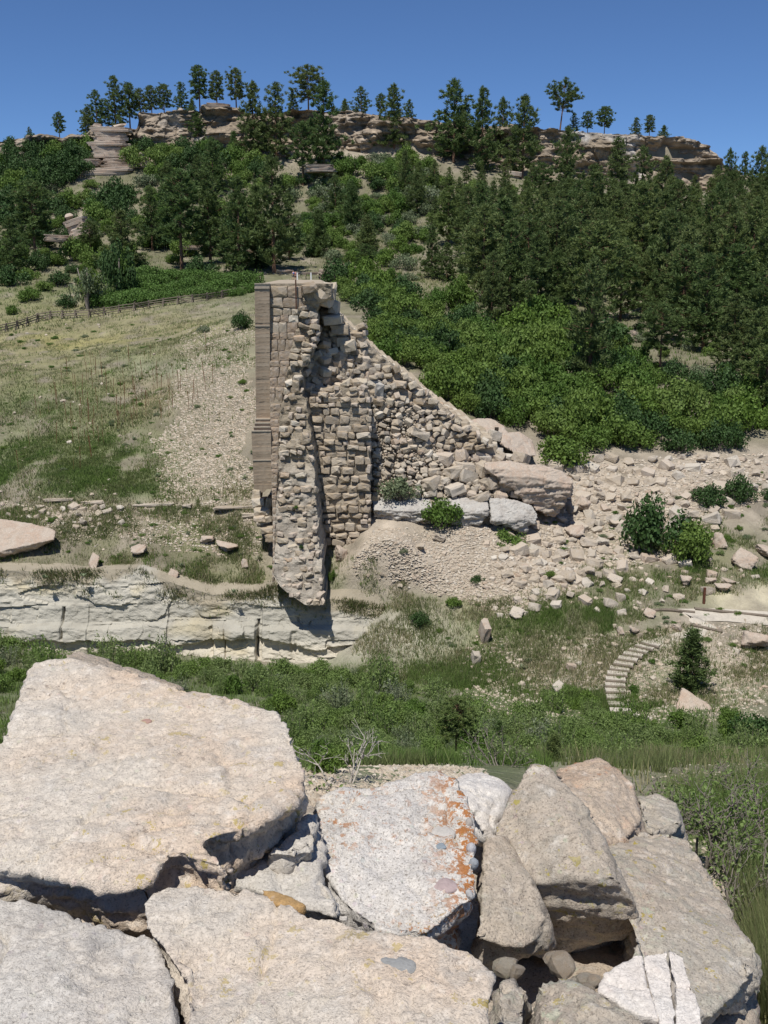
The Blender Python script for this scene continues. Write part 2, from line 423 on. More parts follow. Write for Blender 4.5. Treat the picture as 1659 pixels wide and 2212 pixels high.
while y < 4500: y *= 1.06; Ys.append(y)
Ys = np.array(Ys); NR = len(Ys); NCOL = 460
S = np.linspace(-1, 1, NCOL); S = 0.62 * S + 0.38 * S ** 3
def Wd(y): return 0.52 * np.maximum(y, 0) + 16
YY = np.repeat(Ys[:, None], NCOL, 1); XX = Wd(YY) * S[None, :]
yc = np.minimum(YY, 640.0)
xc = XX * np.where(YY > 640, 640.0 / np.maximum(YY, 1), 1)
ZZ = terr_raw(xc, yc)
lo = terr_raw(xc, np.minimum(yc, 308.0))
k = ss((yc - 306) / 3.0)
ZZ = ZZ * (1 - k) + k * lo
ZZ = ZZ + creek_cliff(xc, yc)
kk = ss((yc - (MY - 4)) / 5)
plat = mesa_top_z(xc, yc) - 0.6 - 0.012 * np.maximum(yc - MY, 0)
ZZ = ZZ * (1 - kk) + plat * kk
far = ss((YY - 640) / 2500.0)
ZZ = ZZ - far * 60
amp = np.clip((YY - 4) / 60, 0.05, 1.0)
nz = 0.45 * fbm(XX / 9, YY / 9, 0, 3, 5) + 0.16 * fbm(XX / 1.9, YY / 1.9, 0, 3, 9)
nz2 = 0.9 * fbm(XX / 30, YY / 30, 0, 2, 21) * ss((YY - 110) / 60)
ZZ = ZZ + (nz * amp + nz2) * (1 - 0.6 * k)
row_i = np.arange(NR); 
_Sx = S
def H(x, y):
    x = np.asarray(x, float); y = np.asarray(y, float)
    r = np.clip(np.interp(y, Ys, row_i), 0, NR - 1.001); i = r.astype(int); fr = r - i
    def rowz(ii):
        s = np.clip(x / Wd(Ys[ii]), -1, 1)
        c = np.clip(np.interp(s, _Sx, np.arange(NCOL)), 0, NCOL - 1.001); j = c.astype(int); fc = c - j
        return ZZ[ii, j] * (1 - fc) + ZZ[ii, j + 1] * fc
    return rowz(i) * (1 - fr) + rowz(i + 1) * fr
MARCH = np.concatenate([[2.0], 2.0 * 1.012 ** np.arange(1, 460)]); MARCH = MARCH[MARCH < 420]
def hit(u, v, ymin=5.0):
    """terrain hit of pixel rays -> (n,3), nan where missed"""
    u = np.atleast_1d(np.asarray(u, float)); v = np.atleast_1d(np.asarray(v, float))
    done = np.zeros(u.shape, bool); Yh = np.full(u.shape, np.nan); prev = np.full(u.shape, ymin)
    for Y in MARCH[MARCH > ymin]:
        p = Pn(u, v, np.full(u.shape, Y))
        b = (p[:, 2] < H(p[:, 0], p[:, 1])) & ~done
        if b.any():
            lo_ = prev.copy(); hi_ = np.full(u.shape, Y)
            for _ in range(8):
                mid = (lo_ + hi_) / 2; q = Pn(u, v, mid); bb = q[:, 2] < H(q[:, 0], q[:, 1])
                hi_ = np.where(bb, mid, hi_); lo_ = np.where(bb, lo_, mid)
            Yh = np.where(b, hi_, Yh); done |= b
        prev = np.full(u.shape, Y)
        if done.all(): break
    return Pn(u, v, Yh)
def hit1(u, v, ymin=5.0): return Vector(hit([u], [v], ymin)[0])

# ground colours: cover (soil, scree, sod) by place, with shade under the woods painted in
UU, VV = proj(XX, YY, ZZ)
near = ss((25 - YY) / 10)
SOIL = np.array((0.27, 0.235, 0.18)); PINK = np.array((0.51, 0.435, 0.345)); PALEG = np.array((0.50, 0.47, 0.38))
GRN = np.array((0.10, 0.155, 0.045)); DRY = np.array((0.27, 0.25, 0.125)); OLIVE = np.array((0.17, 0.185, 0.075)); YEL = np.array((0.40, 0.35, 0.08)); DARKS = np.array((0.13, 0.135, 0.065)); SILV = np.array((0.30, 0.32, 0.24))
BL = [ # u,v,ru,rv,colour,weight
 (150,700,260,55,DRY,1.0),(330,720,260,60,DRY,0.9),(100,790,160,60,DRY,0.8),(180,740,110,14,YEL,0.8),(440,715,60,16,YEL,0.6),(60,740,60,18,YEL,0.4),
 (430,760,80,60,OLIVE,0.7),(300,770,90,18,GRN,0.6),(360,790,110,22,SILV,0.8),(500,740,50,50,SILV,0.7),
 (150,860,200,60,OLIVE,0.35),(60,880,80,35,GRN,0.5),(180,980,160,45,GRN,0.9),(90,1040,190,38,GRN,1.2),(470,1000,90,60,SOIL,0.6),(450,860,80,150,SOIL,1.6),(120,850,120,40,GRN,0.5),(250,960,200,60,OLIVE,0.7),(380,900,80,80,OLIVE,0.4),(480,770,50,60,GRN,0.4),(200,800,160,40,OLIVE,0.5),(330,850,60,40,np.array((0.30,0.20,0.12)),0.4),(330,1020,80,40,GRN,0.6),(280,1000,90,40,GRN,0.6),(250,880,120,40,OLIVE,0.3),
 (450,900,60,150,SOIL,0.8),(480,1030,70,40,OLIVE,0.5),(500,960,60,90,SOIL,0.6),
 (300,1110,300,18,PINK,0.7),(450,1140,110,45,OLIVE,0.6),(250,1180,130,45,OLIVE,0.6),(150,1180,110,40,SOIL,0.5),
 (480,1200,90,30,OLIVE,0.4),(100,1215,120,12,DARKS,0.5),(400,1215,150,12,DARKS,0.4),
 (300,1360,500,40,PALEG,1.0),(300,1262,400,22,OLIVE,0.6),(700,1380,220,50,PALEG,1.0),(850,1340,90,50,PALEG,0.8),
 (900,1180,200,60,PINK,1.0),(850,1240,180,45,PINK,1.0),(1050,1230,140,60,PINK,0.9),(1130,1180,80,60,PINK,0.8),
 (740,1270,60,25,GRN,0.8),(900,1300,120,22,OLIVE,0.7),(710,1230,22,40,GRN,0.8),
 (1100,1340,180,50,OLIVE,0.8),(1250,1340,160,40,GRN,0.55),(1350,1270,150,30,OLIVE,0.6),(1450,1290,80,30,GRN,0.5),(1080,1430,110,60,OLIVE,0.6),(1180,1450,60,70,PINK,0.5),
 (1300,1430,80,40,PINK,0.55),(1560,1440,110,60,PINK,0.6),(1600,1290,75,22,np.array((0.60,0.54,0.38)),1.3),(1560,1330,110,6,PINK,1.2),(1490,1352,40,16,PINK,0.9),(1450,1390,30,7,PINK,1.0),
 (1250,1060,170,70,PINK,0.9),(1450,1010,260,30,PINK,0.8),(1500,1180,150,40,OLIVE,0.5),(1600,1100,80,40,PINK,0.5),(1640,1240,50,20,GRN,0.5),
 (300,1530,1200,95,GRN,1.1),(1300,1600,500,60,GRN,1.0),(950,1645,220,40,GRN,1.2),(1300,1660,110,22,np.array((0.52,0.46,0.33)),1.0),(1500,1790,160,90,OLIVE,0.8),(1600,1680,140,60,DRY,0.8),
 (720,1700,90,28,PINK,1.2),(1560,1800,120,120,GRN,0.5),
 (320,630,260,35,GRN,0.7),(60,640,130,60,OLIVE,0.7),(760,640,120,40,DARKS,0.5),(900,600,110,18,DRY,0.5),(880,630,120,15,np.array((0.30,0.28,0.17)),0.8),
 (830,480,900,110,DARKS,0.8),(120,380,200,60,DARKS,0.8),(950,760,120,120,DARKS,0.7),(400,560,300,60,DARKS,0.6),(1300,650,350,150,DARKS,0.6),(1450,850,300,80,DARKS,0.6),  # dark green cover, its tone also carrying the shade of trees and shrubs
 (170,480,60,35,PINK,1.0),(200,450,70,25,PINK,0.5),
 (740,330,200,30,PINK,0.4),(850,560,60,12,PINK,0.7),
]
C = np.ones(XX.shape + (3,)) * SOIL; Wt = np.full(XX.shape, 0.35); C = C * 0.35
nu = 14 * fbm(XX / 5, YY / 7, 3, 3, 31); nvv = 9 * fbm(XX / 5, YY / 7, 9, 3, 41)
patch = 1.3 * fbm(XX / 2.2, YY / 3.0, 7, 4, 77)
for (u0, v0, ru, rv, c, w) in BL:
    g = w * np.exp(-((UU + nu - u0) / ru) ** 2 - ((VV + nvv - v0) / rv) ** 2) * np.clip(1 + 0.9 * patch, 0.05, 2.2)
    C += g[..., None] * c; Wt += g
C /= Wt[..., None]
C[YY < 1] = SOIL
tone = 1 + 0.16 * fbm(XX / 1.1, YY / 1.4, 5, 3, 91)
C *= tone[..., None]
V = np.stack([XX, YY, ZZ], -1).reshape(-1, 3)
me = mesh_np('hillside', V, grid_faces(NR, NCOL), M['ground'], True)
vcol(me, 'Col', np.clip(C.reshape(-1, 3), 0.01, 0.9))
tag(obj('hillside', me), kind='structure')

# ---------------------------------------------------------------- pale cliff above the creek
def relief(name, rows, closed=False):
    pass
def strata(z, s, n=0.6):
    t = z / n; i = np.floor(t); f = t - i
    a = _h(i.astype(np.int64), 0 * i.astype(np.int64), 0 * i.astype(np.int64), s); b = _h(i.astype(np.int64) + 1, 0 * i.astype(np.int64), 0 * i.astype(np.int64), s)
    return a + (b - a) * ss((f - 0.75) * 4)
nu_, nt_ = 620, 70
us = np.linspace(-260, 985, nu_)
vt = np.interp(us, [-260, 0, 120, 300, 380, 460, 560, 590, 640, 700, 760, 850, 930, 985], [1230, 1232, 1235, 1228, 1262, 1285, 1278, 1262, 1268, 1292, 1300, 1312, 1340, 1380])
vb = np.interp(us, [-260, 0, 300, 500, 700, 850, 930, 985], [1425, 1418, 1425, 1440, 1445, 1430, 1420, 1400])
T = np.linspace(0, 1, nt_)[:, None]
Ut = us[None, :] + 0 * T; Vt = vt[None, :] * (1 - T) + vb[None, :] * T
Yb = 70.2 - 1.6 * T ** 1.5
p0 = Pn(Ut, Vt, Yb); x, z = p0[..., 0], p0[..., 2]
crk = np.abs(fbm(x / 3.4, 0, z / 9, 3, 3)); crk = -0.22 * np.exp(-(crk / 0.03) ** 2) * (T > 0.35)
led = 0.45 * ss((Vt - (1345 + 10 * fbm(x / 4, 0, 0, 2, 8))) / 6) - 0.5 * ss((Vt - (1375 + 16 * fbm(x / 5, 0, 3, 3, 4))) / 6)
rough = 0.16 * fbm(x / 2.5, 0, z / 1.2, 4, 61) + 0.06 * fbm(x / 0.5, 0, z / 0.25, 3, 62) + 0.30 * _h(np.floor(x / 2.6 + 1.1 * vnoise(x / 3, 0, z / 1.2, 15) + 0.37 * np.floor(z / 1.3 + .3 * vnoise(x / 4, 0, 0, 3))).astype(np.int64), 0, np.floor(z / 1.3 + .3 * vnoise(x / 4, 0, 0, 3)).astype(np.int64), 66) + 0.10 * strata(z + 0.25 * fbm(x / 3, 0, 0, 2, 3), 5, 0.5)
blk = np.floor(x / 5.2 + 0.5 * vnoise(x / 9, 0, 0, 5)); blk = 0.55 * (_h(blk.astype(np.int64), 0, 0, 9) - 0.5) * ss((Vt - 1290) / 30)
dy = rough + led * 1.0 + crk + blk
for cu, c0, c1 in ((141, 1310, 1375), (557, 1335, 1425)):
    dy -= 0.5 * np.exp(-((Ut - cu - 3 * vnoise(z * 1.3, cu, 0, 5)) / 2.0) ** 2) * (Vt > c0) * (Vt < c1)
dy += 0.5 * ss((Ut - 460) / 4) * (1 - ss((Ut - 552) / 4)) * ss((Vt - 1340) / 5)
edge = np.minimum(1, np.minimum(T * 8, (1 - T) * 8)) * np.clip((985 - Ut) / 80, 0, 1)
Yr = Yb - dy * edge + (1 - np.clip((985 - Ut) / 60, 0, 1)) * 1.0
pv = np.stack([x, Yr, z], -1)
Cc = np.ones(pv.shape) * np.array((0.49, 0.46, 0.385))
gy = ss((Vt - 1290) / 30) * (1 - ss((Vt - 1372) / 10)) * np.clip(0.75 + 0.6 * fbm(x / 4, 0, z / 2, 3, 71), 0, 1)
Cc = Cc * (1 - gy[..., None]) + gy[..., None] * np.array((0.40, 0.38, 0.32))
wh = ss((Vt - 1380) / 8)
Cc = Cc * (1 - wh[..., None]) + wh[..., None] * np.array((0.58, 0.53, 0.43))
ye = 0.6 * np.clip(fbm(x / 3, 0, z / 1.4, 3, 72) - 0.35, 0, 1)[..., None]
Cc = Cc * (1 - ye) + ye * np.array((0.55, 0.45, 0.24))
top = (1 - ss((T + 0 * x - 0.10 - 0.12 * fbm(x / 2, 0, 0, 3, 74)) / 0.08))[..., None]
Cc = Cc * (1 - top * 0.7) + top * 0.7 * np.array((0.30, 0.25, 0.17))
# top lip runs back into the bench
CLF = pv.copy()
lip = np.stack([pv[0, :, 0], pv[0, :, 1] + 2.6, H(pv[0, :, 0], pv[0, :, 1] + 2.6) - 0.25], -1)[None]
pv = np.concatenate([lip, pv], 0); Cc = np.concatenate([Cc[:1], Cc], 0)
me = mesh_np('creek_cliff', pv.reshape(-1, 3), grid_faces(nt_ + 1, nu_), M['mortar'], False)
M['cliff'] = mat_vcol('pale_siltstone', 0.22, 1.1, 0.05)
me.materials[0] = M['cliff']
vcol(me, 'Col', np.clip(Cc.reshape(-1, 3), 0, 1))
tag(obj('creek_cliff', me), kind='structure')

# ---------------------------------------------------------------- mesa rim cliff
nu_, nt_ = 1150, 60
us = np.linspace(-280, 1600, nu_)
vt = np.interp(us, mt_u, mt_v); vb = np.interp(us, mf_u, mf_v) + 9
xb = (us - 829.5) / F * 320
vt = vt + 2.4 * (_h(np.floor(xb / 3.1 + 0.7 * vnoise(xb / 8, 0, 0, 4)).astype(np.int64), 0, 0, 3) - 0.4) + 1.0 * fbm(xb / 1.3, 0, 0, 3, 8)
T = np.linspace(0, 1, nt_)[:, None]
Ut = us[None, :] + 0 * T; Vt = vt[None, :] * (1 - T) + vb[None, :] * T
Yb = 311.5 - 5.0 * T ** 2
p0 = Pn(Ut, Vt, Yb); x, z = p0[..., 0], p0[..., 2]
wz = z + 1.2 * fbm(x / 16, 0, 0, 2, 6)
st = 3.4 * (strata(wz, 12, 1.5) - 0.5) * np.clip(0.6 + 0.8 * fbm(x / 12, 0, z / 8, 2, 88), 0.1, 1.3)
lip_ = 1.8 * np.exp(-((T - 0.10) / 0.09) ** 2) * np.clip(0.5 + fbm(x / 7, 0, 0, 2, 18), 0, 1.2)
bl = 2.2 * (_h(np.floor(x / 4.2 + 0.8 * vnoise(x / 6, 0, z / 5, 14)).astype(np.int64), 0, np.floor(wz / 3.6).astype(np.int64), 31) - 0.5)
rg = 2.4 * fbm(x / 6, 0, z / 3, 4, 90)
cav = -3.0 * np.clip(fbm(x / 6, 0, z / 5, 2, 97) - 0.45, 0, 1) * 2
Yr = Yb - (st + lip_ + bl + rg + cav)
pv = np.stack([x, Yr, z], -1)
Cc = np.ones(pv.shape) * np.array((0.31, 0.25, 0.18))
g1 = np.clip(0.5 + 0.9 * fbm(x / 14, 0, z / 9, 3, 101), 0, 1)[..., None]
Cc = Cc * (1 - g1) + g1 * np.array((0.38, 0.31, 0.235))
g2 = np.clip(1.6 * (fbm(x / 9, 0, z / 7, 3, 105) - 0.22), 0, 1)[..., None] * (np.exp(-((Ut - 1290) / 50) ** 2) * 1.2 + 0.7 * np.exp(-((Ut - 420) / 60) ** 2) + np.exp(-((Ut - 1395) / 30) ** 2) + 0.25)[..., None]
g2 = np.clip(g2, 0, 1)
Cc = Cc * (1 - g2) + g2 * np.array((0.50, 0.47, 0.43))
rd = (ss((T - 0.75) / 0.2) * np.clip(fbm(x / 8, 0, 0, 2, 120) + 0.2, 0, 1))[..., None]
Cc = Cc * (1 - 0.5 * rd) + 0.5 * rd * np.array((0.40, 0.25, 0.16))
Cc *= (0.88 + 0.3 * fbm(x / 1.5, 0, z / 0.8, 3, 130))[..., None]
l1 = pv[0].copy(); l1[:, 1] += 3; l1[:, 2] += 0.15
l2 = pv[0].copy(); l2[:, 1] = 318; l2[:, 2] = H(l2[:, 0], l2[:, 1]) - 0.1
pv = np.concatenate([l2[None], l1[None], pv], 0); Cc = np.concatenate([Cc[:1], Cc[:1], Cc], 0)
me = mesh_np('mesa_cliff', pv.reshape(-1, 3), grid_faces(nt_ + 2, nu_), mat_vcol('rim_sandstone', 0.3, 0.5, 0.25), False)
vcol(me, 'Col', np.clip(Cc.reshape(-1, 3), 0, 1))
tag(obj('mesa_cliff', me), kind='structure')
# ---------------------------------------------------------------- foreground boulders
def remeshed(name, polys, hulls=(), voxel=0.02):
    """polys: list of (top_pts, bottom_pts) loops of equal length; hulls: list of point lists"""
    bm = bmesh.new()
    for top, bot in polys:
        a = [bm.verts.new(p) for p in top]; b = [bm.verts.new(p) for p in bot]
        n = len(a)
        fs = [bm.faces.new(a), bm.faces.new(list(reversed(b)))]
        for i in range(n): fs.append(bm.faces.new((a[i], b[i], b[(i + 1) % n], a[(i + 1) % n])))
        bmesh.ops.recalc_face_normals(bm, faces=fs)
    for h in hulls:
        vs = [bm.verts.new(p) for p in h]
        r = bmesh.ops.convex_hull(bm, input=vs)
        fs = [f for f in r['geom'] if isinstance(f, bmesh.types.BMFace)]
        bmesh.ops.delete(bm, geom=[v for v in vs if v.is_valid and not v.link_faces], context='VERTS')
        bmesh.ops.recalc_face_normals(bm, faces=[f for f in fs if f.is_valid])
    bmesh.ops.triangulate(bm, faces=bm.faces[:])
    me = bpy.data.meshes.new(name + '_base'); bm.to_mesh(me); bm.free()
    o = bpy.data.objects.new(name + '_tmp', me); COL.objects.link(o)
    m = o.modifiers.new('r', 'REMESH'); m.mode = 'VOXEL'; m.voxel_size = voxel
    dg = bpy.context.evaluated_depsgraph_get()
    e = bpy.data.meshes.new_from_object(o.evaluated_get(dg))
    bpy.data.objects.remove(o); bpy.data.meshes.remove(me)
    return e
def laplace(V, E, n, k=0.5):
    cnt = np.bincount(E.ravel(), minlength=len(V))[:, None].astype(float)
    for _ in range(n):
        s_ = np.zeros_like(V)
        for c in range(3):
            s_[:, c] = np.bincount(E[:, 0], V[E[:, 1], c], len(V)) + np.bincount(E[:, 1], V[E[:, 0], c], len(V))
        V = V + k * (s_ / np.maximum(cnt, 1) - V)
    return V
def sculpt(e, amp=1.0, seed=0, rough_under=1.0, round_=3, scale=1.0):
    n = len(e.vertices); V = np.empty(n * 3, np.float32); e.vertices.foreach_get('co', V); V = V.reshape(-1, 3).astype(float)
    E = np.empty(len(e.edges) * 2, np.int32); e.edges.foreach_get('vertices', E); E = E.reshape(-1, 2)
    V = laplace(V, E, round_)
    e.vertices.foreach_set('co', V.astype(np.float32).ravel()); e.update()
    Nn = np.empty(n * 3, np.float32); e.vertices.foreach_get('normal', Nn); Nn = Nn.reshape(-1, 3)
    x, y, z = (V / scale).T
    under = np.clip(0.35 - Nn[:, 2], 0, 1)
    d = 0.016 * fbm(x * 2.2, y * 2.2, z * 2.2, 2, seed) + 0.004 * fbm(x * 12, y * 12, z * 12, 3, seed + 5) + 0.0035 * fbm(x * 45, y * 45, z * 45, 2, seed + 7)
    te = fbm(x * 3.1, y * 3.1, z * 5.0, 3, seed + 31) * 3.0; fl = np.floor(te); d += 0.010 * (fl + ss((te - fl - .8) / .2) - te)
    rg_ = np.abs(fbm(x * 5, y * 5, z * 5, 3, seed + 23)); d -= 0.010 * np.exp(-rg_ / .06)
    # broken, layered undersides
    lay = fbm(x * 3, y * 3, z * 16, 3, seed + 9)
    lt = lay * 3; lf = np.floor(lt)
    d += rough_under * under * (0.022 * (lf + ss((lt - lf - .7) / .3)) + 0.022 * fbm(x * 8, y * 8, z * 16, 3, seed + 11))
    # pits and scabs on the weathered tops
    sc = fbm(x * 4.2, y * 4.2, z * 4.2, 3, seed + 13)
    d -= 0.014 * ss((sc - 0.28) / 0.05) * (1 - under)
    cr = np.abs(fbm(x * 1.3, y * 1.3, z * 1.3, 3, seed + 19))
    d -= 0.02 * np.exp(-(cr / 0.012) ** 2)
    V = V + Nn * (d * amp * scale)[:, None]
    e.vertices.foreach_set('co', V.astype(np.float32).ravel())
    e.polygons.foreach_set('use_smooth', np.ones(len(e.polygons), bool)); e.update()
    return e
LASTV = [None]
def surf(u, v, V=None, r=7):
    V = LASTV[0] if V is None else V
    uu, vv = proj(V[:, 0], V[:, 1], V[:, 2]); d = V[:, 1] * CP - V[:, 2] * SP
    m = (np.abs(uu - u) < r) & (np.abs(vv - v) < r)
    if not m.any(): return Vector(V[np.argmin((uu - u) ** 2 + (vv - v) ** 2)])
    k = np.where(m)[0]; return Vector(V[k[np.argmin(d[k])]].astype(float))
def plane_poly(uv, z0, ax=0.0, ay=0.0, y0=3.0): return [Pplane(u, v, z0, ax, ay, y0) for u, v in uv]
def under(top, drop, inset=0.15, shift=(0, 0)):
    c = sum(top, Vector()) / len(top)
    return [Vector((p.x + (c.x - p.x) * inset + shift[0], p.y + (c.y - p.y) * inset + shift[1], p.z - drop)) for p in top]
def boulder(name, polys, hulls, mat, label, cat='boulder', voxel=0.014, **kw):
    e = remeshed(name, polys, hulls, voxel); sculpt(e, **kw); e.materials.clear(); e.materials.append(mat)
    V = np.empty(len(e.vertices) * 3, np.float32); e.vertices.foreach_get('co', V); V = V.reshape(-1, 3)
    c = np.array(((V[:, 0].min() + V[:, 0].max()) / 2, (V[:, 1].min() + V[:, 1].max()) / 2, V[:, 2].min()))
    e.vertices.foreach_set('co', (V - c).astype(np.float32).ravel()); e.name = name
    o = obj(name, e, loc=tuple(c)); tag(o, label, cat); LASTV[0] = V; return o

# R1 great slab, left
t1 = plane_poly([(68, 1432), (98, 1421), (160, 1424), (300, 1452), (385, 1478), (445, 1488), (530, 1510), (604, 1530), (628, 1560), (640, 1600), (662, 1640), (668, 1672), (640, 1706), (590, 1748), (520, 1790), (440, 1812), (505, 1880), (440, 1860), (380, 1836), (330, 1890), (230, 1895), (120, 1868), (0, 1862), (-190, 1850), (-170, 1750), (-60, 1660), (0, 1590), (40, 1500)], -1.70, 0.0, 0.05)
b1 = under(t1, 0.36, 0.03, (-0.05, 0.08))
boulder('sandstone_slab', [(t1, b1)], (), M['slab'], 'largest pale sandstone slab, flat top with yellow lichen flecks and a dark undercut front edge', seed=3, voxel=0.013, round_=3, rough_under=1.2)
V1 = LASTV[0]
tb = [Vector(P(u, v, Y)) for u, v, Y in [(140, 1412, 4.45), (165, 1404, 4.55), (215, 1418, 4.6), (270, 1438, 4.55), (330, 1456, 4.5), (390, 1478, 4.35), (300, 1466, 4.2), (200, 1440, 4.2), (150, 1432, 4.25)]]
boulder('rock_fragment', [(tb, under(tb, 0.4, 0.0, (0, 0.1)))], (), M['brown'], 'thin knobbly rock fragment showing behind the far edge of the largest slab', 'rock', seed=8, round_=2)
# layer below the slab on its right
tl = plane_poly([(500, 1850), (600, 1790), (690, 1745), (702, 1800), (700, 1880), (735, 1940), (745, 1975), (640, 1960), (560, 1925), (470, 1890)], -1.93, 0.0, 0.1)
boulder('grey_ledge', [(tl, under(tl, 0.45, 0.12, (-0.05, 0.12)))], (), M['slab_grey'], 'grey stone layer tucked under the right end of the largest slab', 'rock', seed=12, round_=4, rough_under=1.4)
tl2 = plane_poly([(600, 1800), (670, 1755), (690, 1770), (692, 1830), (640, 1850), (570, 1846)], -1.86, 0.0, 0.1)
boulder('grey_wedge', [(tl2, under(tl2, 0.2, 0.1, (-0.05, 0.1)))], (), M['slab_grey'], 'small grey wedge of rock between the largest slab and the stone layer below it', 'rock', seed=14, round_=4)
tcob = plane_poly([(562, 1922), (590, 1920), (640, 1938), (664, 1956), (640, 1962), (590, 1950)], -1.76)
boulder('ochre_cobble', [(tcob, under(tcob, 0.08, 0.2))], (), mat_boulder('ochre_cobble_stone', (0.42, 0.27, 0.12), (0.38, 0.22, 0.09), (0.3, 0.2, 0.1), None, speck=0.2), 'smooth ochre brown cobble wedged between the grey rocks', 'cobble', seed=15, round_=5, amp=0.3, voxel=0.008)
# R2 bottom left
t2 = plane_poly([(-160, 1925), (0, 1938), (70, 1946), (140, 1962), (190, 1992), (260, 2006), (325, 2022), (352, 2052), (376, 2100), (378, 2160), (372, 2330), (-200, 2330)], -1.78)
boulder('sandstone_slab', [(t2, under(t2, 0.45, 0.06, (0, 0.05)))], (), M['slab_grey'], 'smooth pale slab cut off by the bottom left corner, below the largest slab', seed=22, voxel=0.013, round_=4)
# R3 bottom centre
t3 = plane_poly([(300, 1945), (310, 1925), (332, 1905), (380, 1897), (440, 1893), (520, 1908), (580, 1925), (640, 1952), (720, 1972), (800, 1995), (870, 2008), (930, 2018), (1000, 2046), (1050, 2072), (1074, 2095), (1068, 2140), (1060, 2330), (384, 2330), (388, 2160), (376, 2095), (350, 2050), (306, 2000)], -1.74, 0.0, 0.02)
boulder('sandstone_slab', [(t3, under(t3, 0.45, 0.06, (0.0, 0.06)))], (), M['slab'], 'pale cracked slab along the middle of the bottom edge with a grey oval pebble set in it', seed=27, voxel=0.013, round_=4)
def inset_pebble(u, v, ru, rv, z0, col, label, ang=0, ay=0.0, h=0.02, V=None):
    c = surf(u, v, V); rs = random.Random(int(u)); bm = bmesh.new(); bmesh.ops.create_icosphere(bm, subdivisions=3, radius=1)
    for w_ in bm.verts: w_.co *= 1 + 0.16 * float(vnoise(w_.co.x * 1.3 + u, w_.co.y * 1.3, w_.co.z * 1.3, 5))
    me = bpy.data.meshes.new('pebble'); bm.to_mesh(me); bm.free()
    for p_ in me.polygons: p_.use_smooth = True
    me.materials.append(mat_plain('pebble_' + str(int(u)), col, 0.9, 0.25, 2)); k = c.y / F * 1.15
    o = obj('pebble', me, loc=c - Vector((0, 0, rv * k * .35)), rot=(0.1, 0, -ang), scale=(ru * k, rv * k * 1.7, rv * k * .55))
    tag(o, label, 'pebble'); return o
V3 = LASTV[0]
inset_pebble(853, 2080, 46, 15, -1.735, (0.30, 0.30, 0.29), 'grey oval pebble set in the bottom middle slab', 0.15)
inset_pebble(315, 1550, 14, 6, -1.655, (0.42, 0.27, 0.22), 'small pink pebble set in the top of the largest slab', 0.0, V=V1)
# R4 white granite with orange lichen
def PL(L): return [P(*p) for p in L]
t4 = plane_poly([(690, 1722), (740, 1702), (800, 1700), (850, 1680), (900, 1668), (950, 1660), (985, 1676), (1010, 1712), (1030, 1760), (1038, 1810), (1030, 1860), (1036, 1900), (1036, 1938), (985, 1965), (945, 2005), (925, 2018), (850, 2012), (790, 1990), (735, 1945), (700, 1880), (688, 1800)], -1.98, -0.03, 0.16, 3.2)
b4 = under(t4, 0.42, 0.04, (-0.10, 0.16))
boulder('lichened_boulder', [(t4, b4)], (), M['granite'], 'white boulder speckled with bright orange lichen, in the middle of the front rocks', seed=31, round_=2, amp=1.0, rough_under=1.0)
for (u, v, ru, rv, c, lab, a) in [(590 + 1170 * .0 + 0, 0, 0, 0, 0, 0, 0)][:0] + [
        (1590 / 1.659 * 0 + 935 + 20, 1790, 26, 16, (0.50, 0.47, 0.43), 'pale pebble in the white boulder beside the orange lichen', 0.5),
        (965, 1904 - 0, 30, 15, (0.42, 0.33, 0.32), 'mauve pebble low in the white lichened boulder', 0.25),
        (958, 1822, 12, 6, (0.26, 0.30, 0.33), 'small blue grey pebble in the white lichened boulder', 0.6)]:
    dz = Pplane(u, v, -1.98, -0.03, 0.16, 3.2)
    inset_pebble(u, v, ru, rv, dz.z + 0.0, c, lab, a)
for i, (u, v, r, c, lab) in enumerate([(1022, 1828, 14, (0.46, 0.45, 0.46), 'pale grey cobble bedded in the right rim of the white lichened boulder'), (1034, 1872, 12, (0.30, 0.32, 0.34), 'dark grey cobble in the right rim of the white lichened boulder'), (1020, 1775, 10, (0.40, 0.36, 0.32), 'brown cobble at the upper right rim of the white lichened boulder'), (1010, 1930, 9, (0.45, 0.44, 0.43), 'small pale cobble above the dark cut of the white lichened boulder')]):
    q = surf(u, v)
    bm = bmesh.new(); bmesh.ops.create_icosphere(bm, subdivisions=2, radius=1)
    for w_ in bm.verts: w_.co *= 1 + 0.14 * float(vnoise(w_.co.x * 1.4 + i * 5, w_.co.y * 1.4, w_.co.z * 1.4, 5))
    me = bpy.data.meshes.new('cobble'); bm.to_mesh(me); bm.free()
    for p_ in me.polygons: p_.use_smooth = True
    me.materials.append(mat_plain('cobble_stone' + str(i), c, 0.85, 0.2, 2))
    s_ = r * 3.0 / F
    tag(obj('cobble', me, loc=q, rot=(0.3, 0.2 * i, i), scale=(s_, s_ * 1.1, s_ * 1.5)), lab, 'cobble')
# conglomerate behind
boulder('conglomerate_rock', [], [PL([(985, 1672, 4.3), (1040, 1664, 4.4), (1095, 1690, 4.3), (1104, 1712, 4.2), (1090, 1780, 4.0), (1045, 1800, 3.85), (990, 1720, 4.0), (1095, 1820, 4.3), (1000, 1800, 4.3), (1010, 1740, 4.9), (1090, 1760, 4.9)])], M['white'], 'pale crumbly rock between the white lichened boulder and the tall brown boulder', 'rock', seed=37, round_=2)
